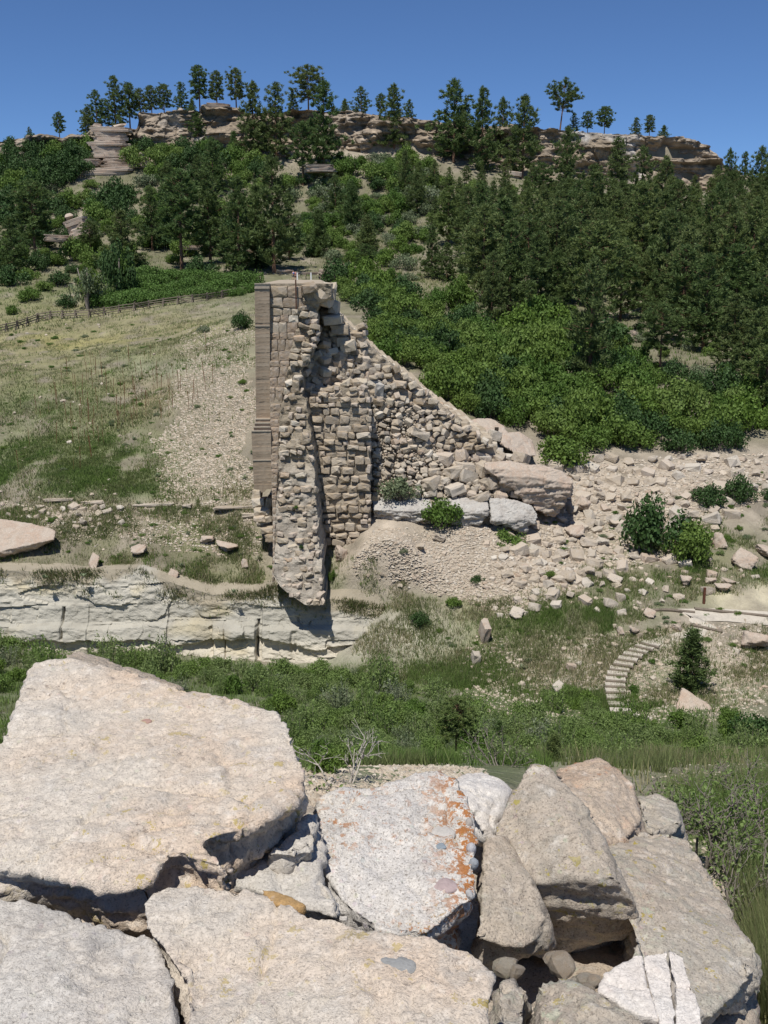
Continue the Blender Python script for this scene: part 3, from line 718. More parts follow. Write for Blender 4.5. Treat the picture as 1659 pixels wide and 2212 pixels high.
# R5 tall brown boulder
boulder('conglomerate_boulder', [], [PL([(1150, 1641, 3.85), (1128, 1652, 3.8), (1098, 1706, 3.75), (1112, 1770, 3.62), (1060, 1800, 3.55), (1145, 1915, 3.28), (1200, 1884, 3.26), (1330, 1894, 3.20), (1380, 1962, 3.22), (1295, 1772, 3.55), (1232, 1700, 3.75), (1190, 1652, 3.85), (1190, 2066, 3.50), (1285, 2056, 3.52), (1386, 2010, 3.48), (1150, 2000, 3.52), (1150, 1800, 4.6), (1300, 1900, 4.5), (1290, 2040, 4.3), (1120, 1900, 4.4)])], M['brown'], 'tall pointed brown conglomerate boulder with a deep shaded front face', seed=41, round_=1, amp=0.9, rough_under=0.45)
# R5b lobe
boulder('conglomerate_boulder', [], [PL([(1045, 1800, 3.45), (1095, 1800, 3.5), (1150, 1900, 3.26), (1186, 1985, 3.1), (1196, 2035, 3.12), (1130, 2050, 3.0), (1080, 2062, 3.0), (1022, 2032, 2.98), (1036, 1945, 3.1), (1080, 2075, 3.3), (1190, 2060, 3.4), (1040, 2060, 3.3), (1080, 1900, 4.0), (1180, 1990, 3.9)])], M['brown'], 'streaky brown and yellow boulder leaning on the left of the tall pointed boulder', seed=45, round_=2, amp=0.8)
# R6
boulder('orange_boulder', [], [PL([(1195, 1662, 4.6), (1240, 1652, 4.7), (1290, 1640, 4.75), (1330, 1660, 4.6), (1368, 1692, 4.5), (1384, 1760, 4.2), (1386, 1788, 4.1), (1350, 1806, 3.95), (1300, 1812, 3.85), (1250, 1750, 4.0), (1300, 1850, 4.3), (1390, 1830, 4.5), (1240, 1720, 5.2), (1370, 1740, 5.2)])], M['orange'], 'orange stained conglomerate boulder behind the tall pointed boulder', seed=49, round_=2, amp=1.1)
# R7b, R7
boulder('green_grey_rock', [], [PL([(1375, 1722, 4.7), (1420, 1718, 4.8), (1462, 1738, 4.7), (1475, 1775, 4.4), (1400, 1800, 4.2), (1380, 1760, 4.4), (1480, 1820, 4.7), (1400, 1830, 4.8), (1440, 1780, 5.3)])], M['lichen'], 'grey green lichened rock behind the big boulder on the right', 'rock', seed=53, round_=2)
boulder('lichened_boulder', [], [PL([(1305, 1815, 3.95), (1380, 1792, 4.1), (1440, 1788, 4.15), (1490, 1802, 4.1), (1530, 1890, 3.75), (1590, 1972, 3.45), (1642, 2050, 3.2), (1645, 2092, 3.08), (1618, 2128, 3.0), (1560, 2185, 2.84), (1505, 2212, 2.74), (1385, 2090, 2.95), (1330, 1900, 3.5), (1380, 2110, 3.2), (1500, 2240, 3.0), (1600, 2180, 3.15), (1645, 2110, 3.35), (1500, 2200, 3.7), (1400, 2100, 3.9), (1640, 2150, 3.9), (1350, 2000, 4.0)])], M['lichen'], 'big tan boulder with pale green lichen sloping down the right side', seed=57, round_=2, amp=1.1)
# R8 white split block (three pieces)
for L, lab, sd in [([(1298, 2108), (1345, 2074), (1389, 2058), (1394, 2100), (1411, 2150), (1430, 2200), (1380, 2192), (1288, 2140)], 'left piece of the white split block, stained orange along its crack', 61),
                   ([(1385, 2058), (1446, 2044), (1455, 2100), (1462, 2170), (1458, 2235), (1424, 2215), (1405, 2150), (1388, 2098)], 'middle piece of the white split block', 62),
                   ([(1441, 2046), (1482, 2060), (1496, 2110), (1518, 2180), (1526, 2240), (1456, 2245), (1456, 2165), (1448, 2100)], 'narrow right piece of the white split block', 63)]:
    tp = plane_poly(L, -2.05, 0.0, 0.12, 2.8)
    boulder('split_block', [(tp, under(tp, 0.28, 0.0, (0, 0.03)))], (), M['white'], lab, 'rock', seed=sd, round_=1, amp=0.45, voxel=0.009)
# R9 bottom rocks
boulder('lichened_boulder', [], [PL([(1160, 2130, 2.6), (1190, 2108, 2.66), (1230, 2110, 2.66), (1280, 2150, 2.5), (1350, 2190, 2.42), (1440, 2240, 2.3), (1140, 2260, 2.25), (1290, 2300, 2.15), (1150, 2200, 2.8), (1300, 2220, 2.8), (1150, 2330, 2.5), (1420, 2330, 2.6)])], M['lichen'], 'greenish lichened rock rising at the bottom edge, left of the white split block', seed=66, round_=2)
boulder('lichened_boulder', [], [PL([(1070, 2110, 2.62), (1110, 2100, 2.7), (1152, 2130, 2.6), (1150, 2190, 2.45), (1130, 2260, 2.25), (1062, 2260, 2.25), (1060, 2180, 2.9), (1150, 2180, 2.9), (1100, 2330, 2.5)])], M['lichen'], 'rusty and yellow lichened rock in the bottom edge beside the cracked slab', seed=68, round_=3)
# rubble in the gap
def small_rock(name, u, v, Y, r, mat, seed, sc=(1, 1, .8)):
    rs = random.Random(seed); bm = bmesh.new()
    vs = [bm.verts.new(Vector((rs.uniform(-1, 1), rs.uniform(-1, 1), rs.uniform(-1, 1))).normalized() * rs.uniform(0.8, 1.1)) for _ in range(16)]
    bmesh.ops.convex_hull(bm, input=vs); bmesh.ops.subdivide_edges(bm, edges=bm.edges[:], cuts=2, use_grid_fill=True, smooth=0.3)
    for w_ in bm.verts: w_.co *= 1 + 0.10 * float(fbm(w_.co.x * 2 + seed, w_.co.y * 2, w_.co.z * 2, 3, 5))
    me = bpy.data.meshes.new(name); bm.to_mesh(me); bm.free(); me.materials.append(mat)
    return obj(name, me, loc=P(u, v, Y), rot=(rs.uniform(0, 3), rs.uniform(0, 3), rs.uniform(0, 3)), scale=(r * sc[0], r * sc[1], r * sc[2]))
for i, (u, v, Y, r) in enumerate([(1092, 2084, 2.85, .040), (1212, 2082, 2.85, .045), (1190, 2070, 2.9, .03), (1262, 2112, 2.80, .030), (1284, 2124, 2.75, .026), (1268, 2134, 2.7, .028), (1240, 2128, 2.8, .026), (1118, 2100, 2.8, .028)]):
    tag(small_rock('loose_stone', u, v, Y, r * 1.15, M['brown'] if i % 3 else M['lichen'], 900 + i), ['small pale stone at the right rim of the bottom middle slab', 'largest loose stone in the dark gap under the tall pointed boulder', 'little stone behind the largest loose stone in the gap', 'small stone left of the white split block, upper one', 'small stone touching the left side of the white split block', 'small stone left of the white split block, lowest one', 'small stone between the gap and the greenish rock', 'small stone in the left part of the dark gap'][i], 'stone')
# dark fill rock under everything so that gaps end on stone
tf = plane_poly([(-300, 1560), (700, 1720), (1400, 1780), (1650, 2050), (1640, 2400), (-300, 2400)], -2.62)
e = remeshed('bedrock', [(tf, under(tf, 0.5, 0))], (), 0.05); sculpt(e, 2.0, 5); e.materials.clear(); e.materials.append(M['brown'])
tag(obj('bedrock', e), kind='structure')
# ---------------------------------------------------------------- stone prototypes
def stone_mesh(name, seed, mat, kind='angular'):
    rs = random.Random(seed); bm = bmesh.new(); vs = []
    if kind == 'block':
        for a in (-1, 1):
            for b in (-1, 1):
                for c in (-1, 1):
                    vs.append((a * rs.uniform(.82, 1), b * rs.uniform(.8, 1), c * rs.uniform(.78, 1)))
        for ax in range(3):
            for sg in (-1, 1):
                p = [rs.uniform(-.5, .5) for _ in range(3)]; p[ax] = sg * rs.uniform(0.98, 1.14); vs.append(tuple(p))
        for _ in range(4): 
            p = [rs.choice((-1, 1)) * rs.uniform(.8, 1.0) for _ in range(3)]; p[rs.randrange(3)] = rs.uniform(-.6, .6); vs.append(tuple(p))
    else:
        for _ in range(15):
            p = Vector((rs.gauss(0, 1), rs.gauss(0, 1), rs.gauss(0, 1))).normalized()
            k = 1 / max(abs(p.x), abs(p.y), abs(p.z)) ; k = k * 0.6 + 0.4
            p = p * k * rs.uniform(.8, 1); vs.append(tuple(p))
    vv = [bm.verts.new(p) for p in vs]
    r = bmesh.ops.convex_hull(bm, input=vv)
    bmesh.ops.delete(bm, geom=[v for v in vv if v.is_valid and not v.link_faces], context='VERTS')
    me = bpy.data.meshes.new(name); bm.to_mesh(me); bm.free(); me.materials.append(mat); return me
def finemesh(name, seed, mat, kind):
    """a rougher stone for bigger pieces"""
    me = stone_mesh(name, seed, mat, kind); bm = bmesh.new(); bm.from_mesh(me)
    bmesh.ops.triangulate(bm, faces=bm.faces[:])
    bmesh.ops.subdivide_edges(bm, edges=bm.edges[:], cuts=1, smooth=0.0)
    for w_ in bm.verts:
        c = w_.co; w_.co = c * (1 + 0.10 * float(fbm(c.x * 1.8 + seed, c.y * 1.8, c.z * 2.6, 3, 5)))
    bm.to_mesh(me); bm.free(); return me
BLK = [finemesh('wall_stone', 100 + i, M['wall_stone'], 'block') for i in range(10)]
BLKB = [m.copy() for m in BLK]
for m in BLKB: m.materials.clear(); m.materials.append(M['wall_shade_brown'])
ASH = [finemesh('ashlar_block', 140 + i, M['ashlar'], 'block') for i in range(6)]
STPB = [finemesh('step_block', 160 + i, M['wall_stone'], 'block') for i in range(6)]
ANG = [stone_mesh('stone', 200 + i, M['stone'], 'angular') for i in range(10)] + [stone_mesh('stone', 230 + i, M['stone'], 'block') for i in range(8)]
BIGA = [finemesh('stone', 260 + i, M['stone'], 'angular') for i in range(6)] + [finemesh('stone', 280 + i, M['stone'], 'block') for i in range(6)]
def mesh_arrays(me):
    V = np.empty(len(me.vertices) * 3, np.float32); me.vertices.foreach_get('co', V)
    T = []
    for p in me.polygons:
        vs = list(p.vertices)
        for i in range(1, len(vs) - 1): T.append((vs[0], vs[i], vs[i + 1]))
    return V.reshape(-1, 3).astype(float), np.array(T)
def merged(name, items, mat, smooth=False):
    """items: (proto arrays (V,T), loc, rot euler, scale)"""
    Vs, Fs = [], []; b = 0
    for (PV, PT), loc, rot, sc in items:
        Mx = np.array(Euler(rot).to_matrix())
        V = (PV * np.array(sc)) @ Mx.T + np.array(loc)
        Vs.append(V); Fs.append(PT + b); b += len(V)
    return mesh_np(name, np.vstack(Vs), np.vstack(Fs), mat, smooth)
ANG_A = [mesh_arrays(m) for m in ANG]; BLK_A = [mesh_arrays(stone_mesh('tmp', 300 + i, M['stone'], 'block')) for i in range(6)]

# ---------------------------------------------------------------- the broken dam, seen end-on
dam = empty('dam_ruin', P(640, 1120, 76))
tag(dam, 'ruined stone masonry dam seen end-on, concrete facing left, steps descending right', 'dam')
def dpart(name, me, loc=(0, 0, 0), rot=(0, 0, 0), sc=(1, 1, 1), label=None, kind=None):
    o = obj(name, me, dam, Vector(loc) - dam.location, rot, sc)
    if label: o['label'] = label
    if kind: o['kind'] = kind
    return o
def lerp_rows(rows, v): 
    vs_ = [r[0] for r in rows]
    return [np.interp(v, vs_, [r[k] for r in rows]) for k in range(1, len(rows[0]))]
# tongue rows: v, uL, ucol, uR, Y
TG = [(613, 583, 655, 714, 75.6), (640, 583, 655, 716, 75.6), (656, 583, 655, 690, 75.7), (675, 583, 648, 683, 75.7), (720, 583, 640, 690, 75.5), (770, 583, 628, 672, 75.2), (800, 583, 622, 650, 75.0), (850, 583, 612, 655, 74.6), (900, 584, 606, 665, 74.0), (950, 585, 604, 672, 73.4), (1000, 586, 603, 678, 72.8), (1050, 587, 600, 681, 72.2), (1100, 589, 598, 685, 71.6), (1150, 590, 596, 688, 70.7), (1200, 590, 595, 692, 69.7), (1240, 588, 594, 695, 68.9), (1265, 604, 606, 697, 68.3), (1288, 632, 634, 699, 67.9), (1306, 658, 660, 701, 67.6)]
nr = 170; nf = 46
vv = np.linspace(613, 1306, nr)
uL, uC, uR, Yf = lerp_rows(TG, vv)
rough_u = 3.2 * fbm(vv / 14, 0, 0, 3, 4) * ss((vv - 640) / 60); uRr = uR + rough_u
rows_ = []
for i in range(nr):
    s = np.linspace(0, 1, nf); u = uL[i] * (1 - s) + uRr[i] * s
    f = Pn(u, np.full(nf, vv[i]), np.full(nf, Yf[i]))
    x, z = f[:, 0], f[:, 2]
    d = 0.30 * fbm(x / 1.3, 1, z / 0.9, 3, 201) + 0.10 * fbm(x / 0.35, 0, z / 0.25, 2, 202)
    isc = ss((uC[i] - u) / 3.0); d = d * (1 - isc) + isc * 0.02
    f[:, 1] -= d
    bl_, br_ = f[0].copy(), f[-1].copy()
    back = max(Yf[i] + 4.5, 76.5) if vv[i] < 1235 else 71.2
    sideR = [np.array([br_[0] + 0.05, br_[1] + q * (back - br_[1]), br_[2]]) for q in (0.15, 0.35, 0.65, 1.0)]
    sideL = [np.array([bl_[0], bl_[1] + q * (back - bl_[1]), bl_[2]]) for q in (1.0, 0.5)]
    rows_.append(np.vstack([sideL, f, sideR]))
PV = np.array(rows_)
top = PV[0].copy(); top[:, 1] = PV[0, 0, 1] + 0.0; top[:, 0] = PV[0, :, 0]; 
topm = PV[0].copy(); topm[:, 1] = 80.5
bot = PV[-1].copy(); bot[:, 1] = 71.6; bot[:, 2] += 0.9
PV = np.concatenate([topm[None], PV, bot[None]], 0)
nrr, ncc = PV.shape[:2]
me = mesh_np('rubble_core', PV.reshape(-1, 3), grid_faces(nrr, ncc), M['mortar'], False)
xx, yy_, zz = PV.reshape(-1, 3).T
cc = np.array((0.47, 0.42, 0.345)) * (1 + 0.18 * fbm(xx / 0.7, 0, zz / 0.5, 3, 211))[:, None]
uu_, vv_ = proj(xx, yy_, zz)
up = (1 - ss((vv_ - 930) / 150))[:, None]; cc = cc * (1 - up) + up * np.array((0.37, 0.31, 0.225)) * (1 + 0.2 * fbm(xx / 0.7, 0, zz / 0.5, 3, 212))[:, None]
vcol(me, 'Col', np.clip(cc, 0, 1)); dpart('rubble_core', me)
# right wall and slope behind it: relief of the broken end
def tps_fit(pts, vals, lam=1e-3):
    pts = np.array(pts, float) / 100; n = len(pts)
    A = np.zeros((n + 3, n + 3)); A[:n, :n] = phi(((pts[:, None] - pts[None]) ** 2).sum(-1)) + np.eye(n) * lam
    A[:n, n] = 1; A[:n, n + 1:] = pts; A[n:, :n] = A[:n, n:].T
    w = np.linalg.solve(A, np.concatenate([vals, np.zeros(3)]))
    def f(u, v):
        u = np.asarray(u, float) / 100; v = np.asarray(v, float) / 100
        r = w[n] + w[n + 1] * u + w[n + 2] * v
        for i in range(n): r = r + w[i] * phi((u - pts[i, 0]) ** 2 + (v - pts[i, 1]) ** 2)
        return r
    return f
SL = [(715, 612, 79.5), (690, 640, 79.2), (730, 680, 79.5), (690, 720, 78.8), (760, 745, 79.4), (640, 800, 76.6), (700, 790, 77.6), (850, 850, 79.6), (930, 880, 81), (1000, 930, 82.2), (1100, 965, 84), (690, 850, 76.9), (760, 840, 78.4), (800, 920, 78.6), (900, 950, 79.4), (800, 1070, 77.2), (950, 1060, 78.0), (1060, 1060, 78.6), (1160, 1060, 80), (1150, 1000, 82), (640, 1000, 77.2), (700, 1000, 77.4), (1180, 1100, 79.5)]
slope_Y = tps_fit([(a, b) for a, b, c in SL], np.array([c for a, b, c in SL]))
def cave(u, v):
    ang = 0.55; du = (u - 708) * cos(ang) + (v - 690) * -sin(ang) * -1; a = (u - 710) * cos(ang) + (v - 692) * sin(ang); b = -(u - 710) * sin(ang) + (v - 692) * cos(ang)
    return np.exp(-(a / 42) ** 4 - (b / 17) ** 4)
SIL = [(612, 718), (640, 722), (660, 726), (680, 735), (700, 752), (730, 785), (760, 815), (800, 862), (850, 925), (900, 990), (940, 1050), (960, 1080), (1000, 1095), (1060, 1095), (1130, 1095)]
BOT = [(640, 1090), (690, 1170), (800, 1170), (802, 1085), (860, 1085), (1000, 1075), (1200, 1110)]
nv, nu2 = 190, 200
vg = np.linspace(625, 1130, nv)
UU2 = np.zeros((nv, nu2)); VV2 = np.repeat(vg[:, None], nu2, 1)
for i, v in enumerate(vg):
    UU2[i] = np.linspace(640, np.interp(v, [a for a, b in SIL], [b for a, b in SIL]) - 4, nu2)
Yg = slope_Y(UU2, VV2) + 3.6 * cave(UU2, VV2)
p0 = Pn(UU2, VV2, Yg); x, z = p0[..., 0], p0[..., 2]
Yg = Yg - 0.42 * fbm(x / 1.6, 0, z / 1.1, 4, 221) - 0.10 * fbm(x / 0.4, 0, z / 0.3, 2, 222)
pv = np.stack([x, Yg, z], -1)
edgeback = pv[:, -1:, :].copy(); edgeback[..., 1] += 5; edgeback[..., 2] -= 0.2
pv = np.concatenate([pv, edgeback], 1)
tb_ = pv[:1].copy(); tb_[..., 1] += 3; pv = np.concatenate([tb_, pv], 0)
me = mesh_np('collapsed_fill', pv.reshape(-1, 3), grid_faces(pv.shape[0], pv.shape[1]), M['mortar'], False)
xx, yy_, zz = pv.reshape(-1, 3).T
cc = np.array((0.46, 0.39, 0.295)) * (1 + 0.16 * fbm(xx / 0.8, 0, zz / 0.6, 3, 231))[:, None]
vcol(me, 'Col', np.clip(cc, 0, 1)); dpart('collapsed_fill', me)
def sloc(u, v): 
    return P(u, v, float(slope_Y(u, v)) + 3.6 * float(cave(u, v)))
# right wall body
RW = [(838, 648, 790, 76.2), (870, 660, 800, 76.0), (930, 660, 800, 75.8), (1170, 675, 801, 75.2)]
nr = 60; nf = 34; rows_ = []
for v in np.linspace(838, 1176, nr):
    a, b, Y = [float(q) for q in lerp_rows(RW, v)]
    if v > 1140: b = b - (v - 1140) * 0.4
    u = np.linspace(a, b, nf); f = Pn(u, np.full(nf, v), np.full(nf, Y))
    f[:, 1] -= 0.10 * fbm(f[:, 0] / 0.8, 0, f[:, 2] / 0.5, 3, 241)
    sR = [np.array([f[-1, 0], f[-1, 1] + q, f[-1, 2]]) for q in (0.8, 2, 4, 7)]
    rows_.append(np.vstack([f, sR]))
PV = np.array(rows_); tp = PV[0].copy(); tp[:, 1] += 1.6; tp[:, 2] += 0.15; PV = np.concatenate([tp[None], PV], 0)
me = mesh_np('wall_core', PV.reshape(-1, 3), grid_faces(PV.shape[0], PV.shape[1]), M['mortar'], False)
cc = np.tile(np.array((0.40, 0.34, 0.26)), (PV.shape[0] * PV.shape[1], 1)); vcol(me, 'Col', cc); dpart('wall_core', me)
# the long body of the dam running back to the far abutment, with its steps
AX = Vector((-0.066, 1, 0))
x_top = P(722, 640, 80).x; z_top = P(700, 613, 76).z
STEP = []   # (x right edge, z tread)
k_ = 0; zc = z_top - 0.8
for k_ in range(22):
    z0_ = z_top - 0.62 * (k_ + 1)
    v_s = 590 + (-z0_) / 80 * F * 1.02
    u_s = np.interp(v_s, [a for a, b in SIL], [b for a, b in SIL])
    STEP.append((P(u_s, v_s, 80).x, z0_))
prof = [(P(556, 640, 77).x, -24.0), (P(556, 640, 77).x, z_top - 0.05), (P(700, 613, 77).x, z_top - 0.05), (P(716, 630, 79).x, z_top - 0.25)]
px_ = prof[-1][0]
for (xs, zs) in STEP:
    prof.append((px_, zs)); prof.append((xs, zs)); px_ = xs
prof.append((px_, -24.0))
mb = MB(); n = len(prof); Y0s, Y1s = 81.5, 126.0
Vp = [Vector((x_, 0, z_)) + AX * (Y0s - 77) + Vector((0, 77, 0)) + AX * 0 for x_, z_ in prof] + [Vector((x_ + AX.x * (Y1s - 77), Y1s, z_)) for x_, z_ in prof]
mb.add(Vp, [tuple(range(n))] + [(i, (i + 1) % n, n + (i + 1) % n, n + i) for i in range(n)])
me = mb.mesh('dam_body', mat_plain('dam_body_stone', (0.42, 0.355, 0.27), 0.95, 0.25, 1.2)); dpart('dam_body', me)
# step blocks along the first metres of every course
cnt = 0
for k_, (xs, zs) in enumerate(STEP):
    ystart = 80.2 + 0.12 * k_ + R.uniform(-1.2, 0.8)
    yq = ystart
    while yq < 96 and cnt < 290:
        L = R.uniform(0.9, 1.7); w = R.uniform(0.42, 0.55)
        xq = xs + AX.x * (yq - 80) - 0.42 + R.uniform(-0.05, 0.06)
        dpart('step_block', STPB[cnt % 6], (xq, yq + L / 2, zs - 0.28 + R.uniform(-.03, .03)), (R.uniform(-.03, .03), R.uniform(-.03, .03), 0.066 + R.uniform(-.04, .04)), (w, L / 2 * 0.94, 0.30)); cnt += 1
        yq += L
        if k_ > 3 and yq > ystart + 9: break
    if k_ > 1:
        for q in range(2):
            xq = xs - 1.0 - 0.95 * q + R.uniform(-.1, .1)
            dpart('step_block', STPB[cnt % 6], (xq, ystart + R.uniform(-.3, .5), zs - 0.3), (R.uniform(-.08, .08), R.uniform(-.08, .08), R.uniform(-.2, .2)), (0.45, 0.5, 0.29)); cnt += 1
# cap and overhanging lumps
for (u, v, Y, sx, sy, sz, sd) in [(694, 633, 76.6, .85, 1.2, .62, 1), (706, 648, 77.2, .45, 1, .5, 2), (712, 628, 77.5, .5, 1.5, .45, 3), (668, 620, 75.9, .55, 1, .28, 4), (716, 690, 78.2, .75, 1, .36, 5), (735, 712, 78.6, .7, .8, .4, 6), (752, 745, 78.8, .62, .8, .45, 7), (738, 738, 78.8, .5, .6, .4, 8), (722, 664, 79.0, .4, 1.0, .5, 9), (728, 690, 78.9, .5, .6, .35, 10)]:
    dpart('overhanging_block', BLK[sd % 10], P(u, v, Y), (R.uniform(-.15, .15), R.uniform(-.2, .2), R.uniform(-.3, .3)), (sx, sy, sz))
# courses of ashlar beside the concrete
v = 618.0; i = 0
while v < 1250:
    a, c, b, Y = [float(q) for q in lerp_rows(TG, v)]
    hgt = R.uniform(13, 25) if v < 900 else R.uniform(10, 19); wpx = c - a - 1
    nst = 1 if wpx < 26 else 2 if wpx < 50 else 3
    if v < 660: nst = 2
    cuts = [0] + sorted([ (j + 1) / nst + R.uniform(-.1, .1) for j in range(nst - 1)]) + [1]
    for j in range(nst):
        w = (cuts[j + 1] - cuts[j]) * wpx; uc = a + cuts[j] * wpx + w / 2
        d = 1 / F * Y * 1.0
        loc = P(uc, v + hgt / 2, Y + 0.10)
        dpart('ashlar_block', (ASH if v > 700 or R.random() < .3 else BLK)[i % 6], loc, (0, 0, R.uniform(-.02, .02)), (w / 2 * d * 0.99, 0.34 + R.uniform(-.03, .05), hgt / 2 * d * 0.99)); i += 1
    v += hgt
print('ashlar', i)
# rubble stones in the tongue and the right wall: biggest 300 single, the rest joined
cand = []
def face_rows(v0, v1, ulr, Yfun, hmin, hmax, wmin, wmax, skip, yo, lo=0.15, rough=0.1, proto=BLK):
    v = v0
    while v < v1:
        h = R.uniform(hmin, hmax); a, b = ulr(v + h / 2); u = a + R.uniform(-4, 2)
        while u < b - 3:
            w = R.uniform(wmin, wmax); w = min(w, b - u + 3)
            if w > 4 and R.random() > skip:
                hh = h * R.uniform(0.7, 1.08); Y = Yfun(u + w / 2, v + h / 2); d = Y / F
                loc = P(u + w / 2, v + h / 2 + R.uniform(-2.0, 2.0), Y + yo + R.uniform(-lo, lo))
                cand.append((w * h + (0.1 if v0 == 834 else 0) * 0, loc, (R.uniform(-rough, rough), R.uniform(-rough, rough) * 1.5, R.uniform(-rough, rough) * 2), (w / 2 * d * 0.95, R.uniform(.28, .5), hh / 2 * d * 0.95)))
            u += w
        v += h
tgY = lambda u, v: float(lerp_rows(TG, v)[3])
face_rows(660, 850, lambda v: (float(lerp_rows(TG, v)[1]), float(lerp_rows(TG, v)[2]) - 2), tgY, 11, 18, 14, 26, .12, -.05, .25, .25)
face_rows(850, 1302, lambda v: (float(lerp_rows(TG, v)[1]) + 1, float(lerp_rows(TG, v)[2]) - 3), tgY, 9, 16, 9, 24, .38, .12, .16, .25)
face_rows(834, 1166, lambda v: (668 if v > 850 else 660, 799 if v > 860 else 788), lambda u, v: float(lerp_rows(RW, v)[2]), 9, 20, 11, 36, .06, .12, .20, .12)
face_rows(760, 852, lambda v: (630, 760), lambda u, v: float(slope_Y(u, v)), 12, 20, 15, 32, .22, -.1, .35, .35)
face_rows(700, 770, lambda v: (690, 790), lambda u, v: float(slope_Y(u, v)), 11, 17, 14, 28, .35, -.1, .35, .4)
face_rows(820, 850, lambda v: (640, 790), lambda u, v: 77.0, 9, 14, 14, 30, .1, -.1, .5, .4)
face_rows(790, 870, lambda v: (760 + (v - 790) * .5, 850 + (v - 790) * 1.2), lambda u, v: float(slope_Y(u, v)), 12, 22, 18, 36, .35, -.15, .35, .25)
face_rows(855, 968, lambda v: (float(np.interp(v, [a for a, b in SIL], [b for a, b in SIL])) - 95, float(np.interp(v, [a for a, b in SIL], [b for a, b in SIL])) - 14), lambda u, v: 81.0, 10, 16, 14, 30, .08, .0, .35, .3)
cand.sort(key=lambda c: -c[0])
for i, (s_, loc, rot, sc) in enumerate(cand[:299]): dpart('wall_stone', (BLKB if loc.x > P(672, 1000, 75.8).x and loc.z < P(672, 845, 75.8).z and loc.y < 76.6 else BLK)[i % 10], loc, rot, sc)
rest = [(BLK_A[i % 6], loc, rot, sc) for i, (s_, loc, rot, sc) in enumerate(cand[299:])]
print('wall stones', len(cand))
if rest:
    o = dpart('small_wall_stones', merged('small_wall_stones', rest, M['stone']), kind='stuff')
    o.location = -dam.location
# the remaining part meshes were authored in world space: bring them under the dam's origin
for ch in dam.children:
    if ch.name in ('rubble_core', 'collapsed_fill', 'wall_core', 'dam_body'): ch.location = -dam.location

# concrete facing: board-marked lifts, each its own part
M['concrete'] = (lambda t: t.out(t.mix(t.mix((0.36, 0.285, 0.205), (0.43, 0.35, 0.26), t.ramp(t.rand(), [(0, 0), (1, 1)])), (0.25, 0.19, 0.135), t.math('MULTIPLY', t.ramp(t.noise(2.0, 6, 0.75, vec=t.map((0.25, 1, 2.6))), [(0.42, 0), (0.7, 1)]), 0.8)), t.bump(t.noise(5, 5, 0.7, vec=t.map((0.3, 1, 4))), 0.04, 0.6)))(NT('board_marked_concrete', 0.9))
M['conc_top'] = mat_plain('weathered_concrete_edge', (0.38, 0.33, 0.26), 0.9, 0.25, 3)
v = 613.0; i = 0
while v < 1056:
    hgt = R.choice((5.5, 6.5, 7.5, 8.5, 9.5)) if v < 905 else R.choice((6, 7, 8, 9, 10))
    if 903 <= v < 930: hgt = 8.6
    low = v >= 929; mid = 903 <= v < 929
    j = int((v - 903) / 8.6) if mid else 0
    uA = np.interp(v, [613, 900], [550, 553]) if not low else np.interp(v, [929, 1060], [543, 549])
    uB = np.interp(v, [613, 900], [582, 584]) if not low else np.interp(v, [929, 1060], [585, 588])
    if mid: uA = 552 - 2.2 * j; uB = 584.5
    Y = 74.9 if not (low or mid) else 74.1 - 0.35 * j if mid else 73.0
    if low: Y -= (v - 929) / 130 * 0.2
    d = Y / F; y1 = 78.5
    n_ = 8; mb = MB(); 
    us_ = np.linspace(uA, uB, n_); jit = [R.uniform(-.012, .012) for _ in us_]
    off = R.uniform(-0.03, 0.03); gap = 0.35
    Fp = []; 
    for q, u in enumerate(us_):
        vt_ = v + gap * (q and 1) * R.uniform(.3, 1.0); vb_ = v + hgt - (0 if R.random() < .7 else .5)
        if v + hgt > 1056: vb_ = v + hgt + (6 if 2 < q < 5 else 0) + R.uniform(-2, 2)
        a_ = P(u, vt_, Y + jit[q] + off); b_ = P(u, vb_, Y + jit[q] + off + 0.02)
        Fp.append((a_, b_))
    V = []
    for a_, b_ in Fp: V += [a_, b_, Vector((a_.x, y1, a_.z)), Vector((b_.x, y1, b_.z))]
    Fc = []
    for q in range(n_ - 1):
        o_ = q * 4; p_ = o_ + 4
        Fc += [(o_, o_ + 1, p_ + 1, p_), (o_, p_, p_ + 2, o_ + 2), (o_ + 1, o_ + 3, p_ + 3, p_ + 1)]
    Fc += [(0, 2, 3, 1), ((n_ - 1) * 4, (n_ - 1) * 4 + 1, (n_ - 1) * 4 + 3, (n_ - 1) * 4 + 2)]
    c0 = P((uA + uB) / 2, v, Y); mb.add([q - c0 for q in V], Fc)
    dpart('concrete_lift', mb.mesh('concrete_lift', M['concrete'] if i else M['conc_top']), c0); i += 1
    if mid or abs(v - 929) < 8.7 and low and (v - 929) < 4 or i == 1 or R.random() < 0.05:   # weathered edge
        e0 = P((uA + uB) / 2, v, Y - 0.02); mb = MB(); hw = (uB - uA) / 2 * d
        mb.box((0, 0.06, 0), (hw * 1.005, 0.10, 0.035)); dpart('ledge_edge', mb.mesh('ledge_edge', M['conc_top']), e0 + Vector((0, 0, 0.0)))
    v += hgt
print('lifts', i)
# broken footing below the concrete
for (u, v, Y, sx, sz) in [(560, 1085, 75.0, .5, .35), (556, 1068, 75.6, .35, .4), (567, 1103, 74.3, .65, .25), (583, 1090, 74.6, .25, .7), (575, 1120, 74.2, .55, .25), (562, 1118, 74.0, .45, .22), (580, 1142, 73.9, .5, .25), (586, 1160, 73.4, .35, .3), (578, 1105, 74.4, .35, .2)]:
    dpart('footing_stone', BLK[int(u) % 10], P(u, v, Y), (R.uniform(-.1, .1), R.uniform(-.15, .15), R.uniform(-.2, .2)), (sx, .6, sz))
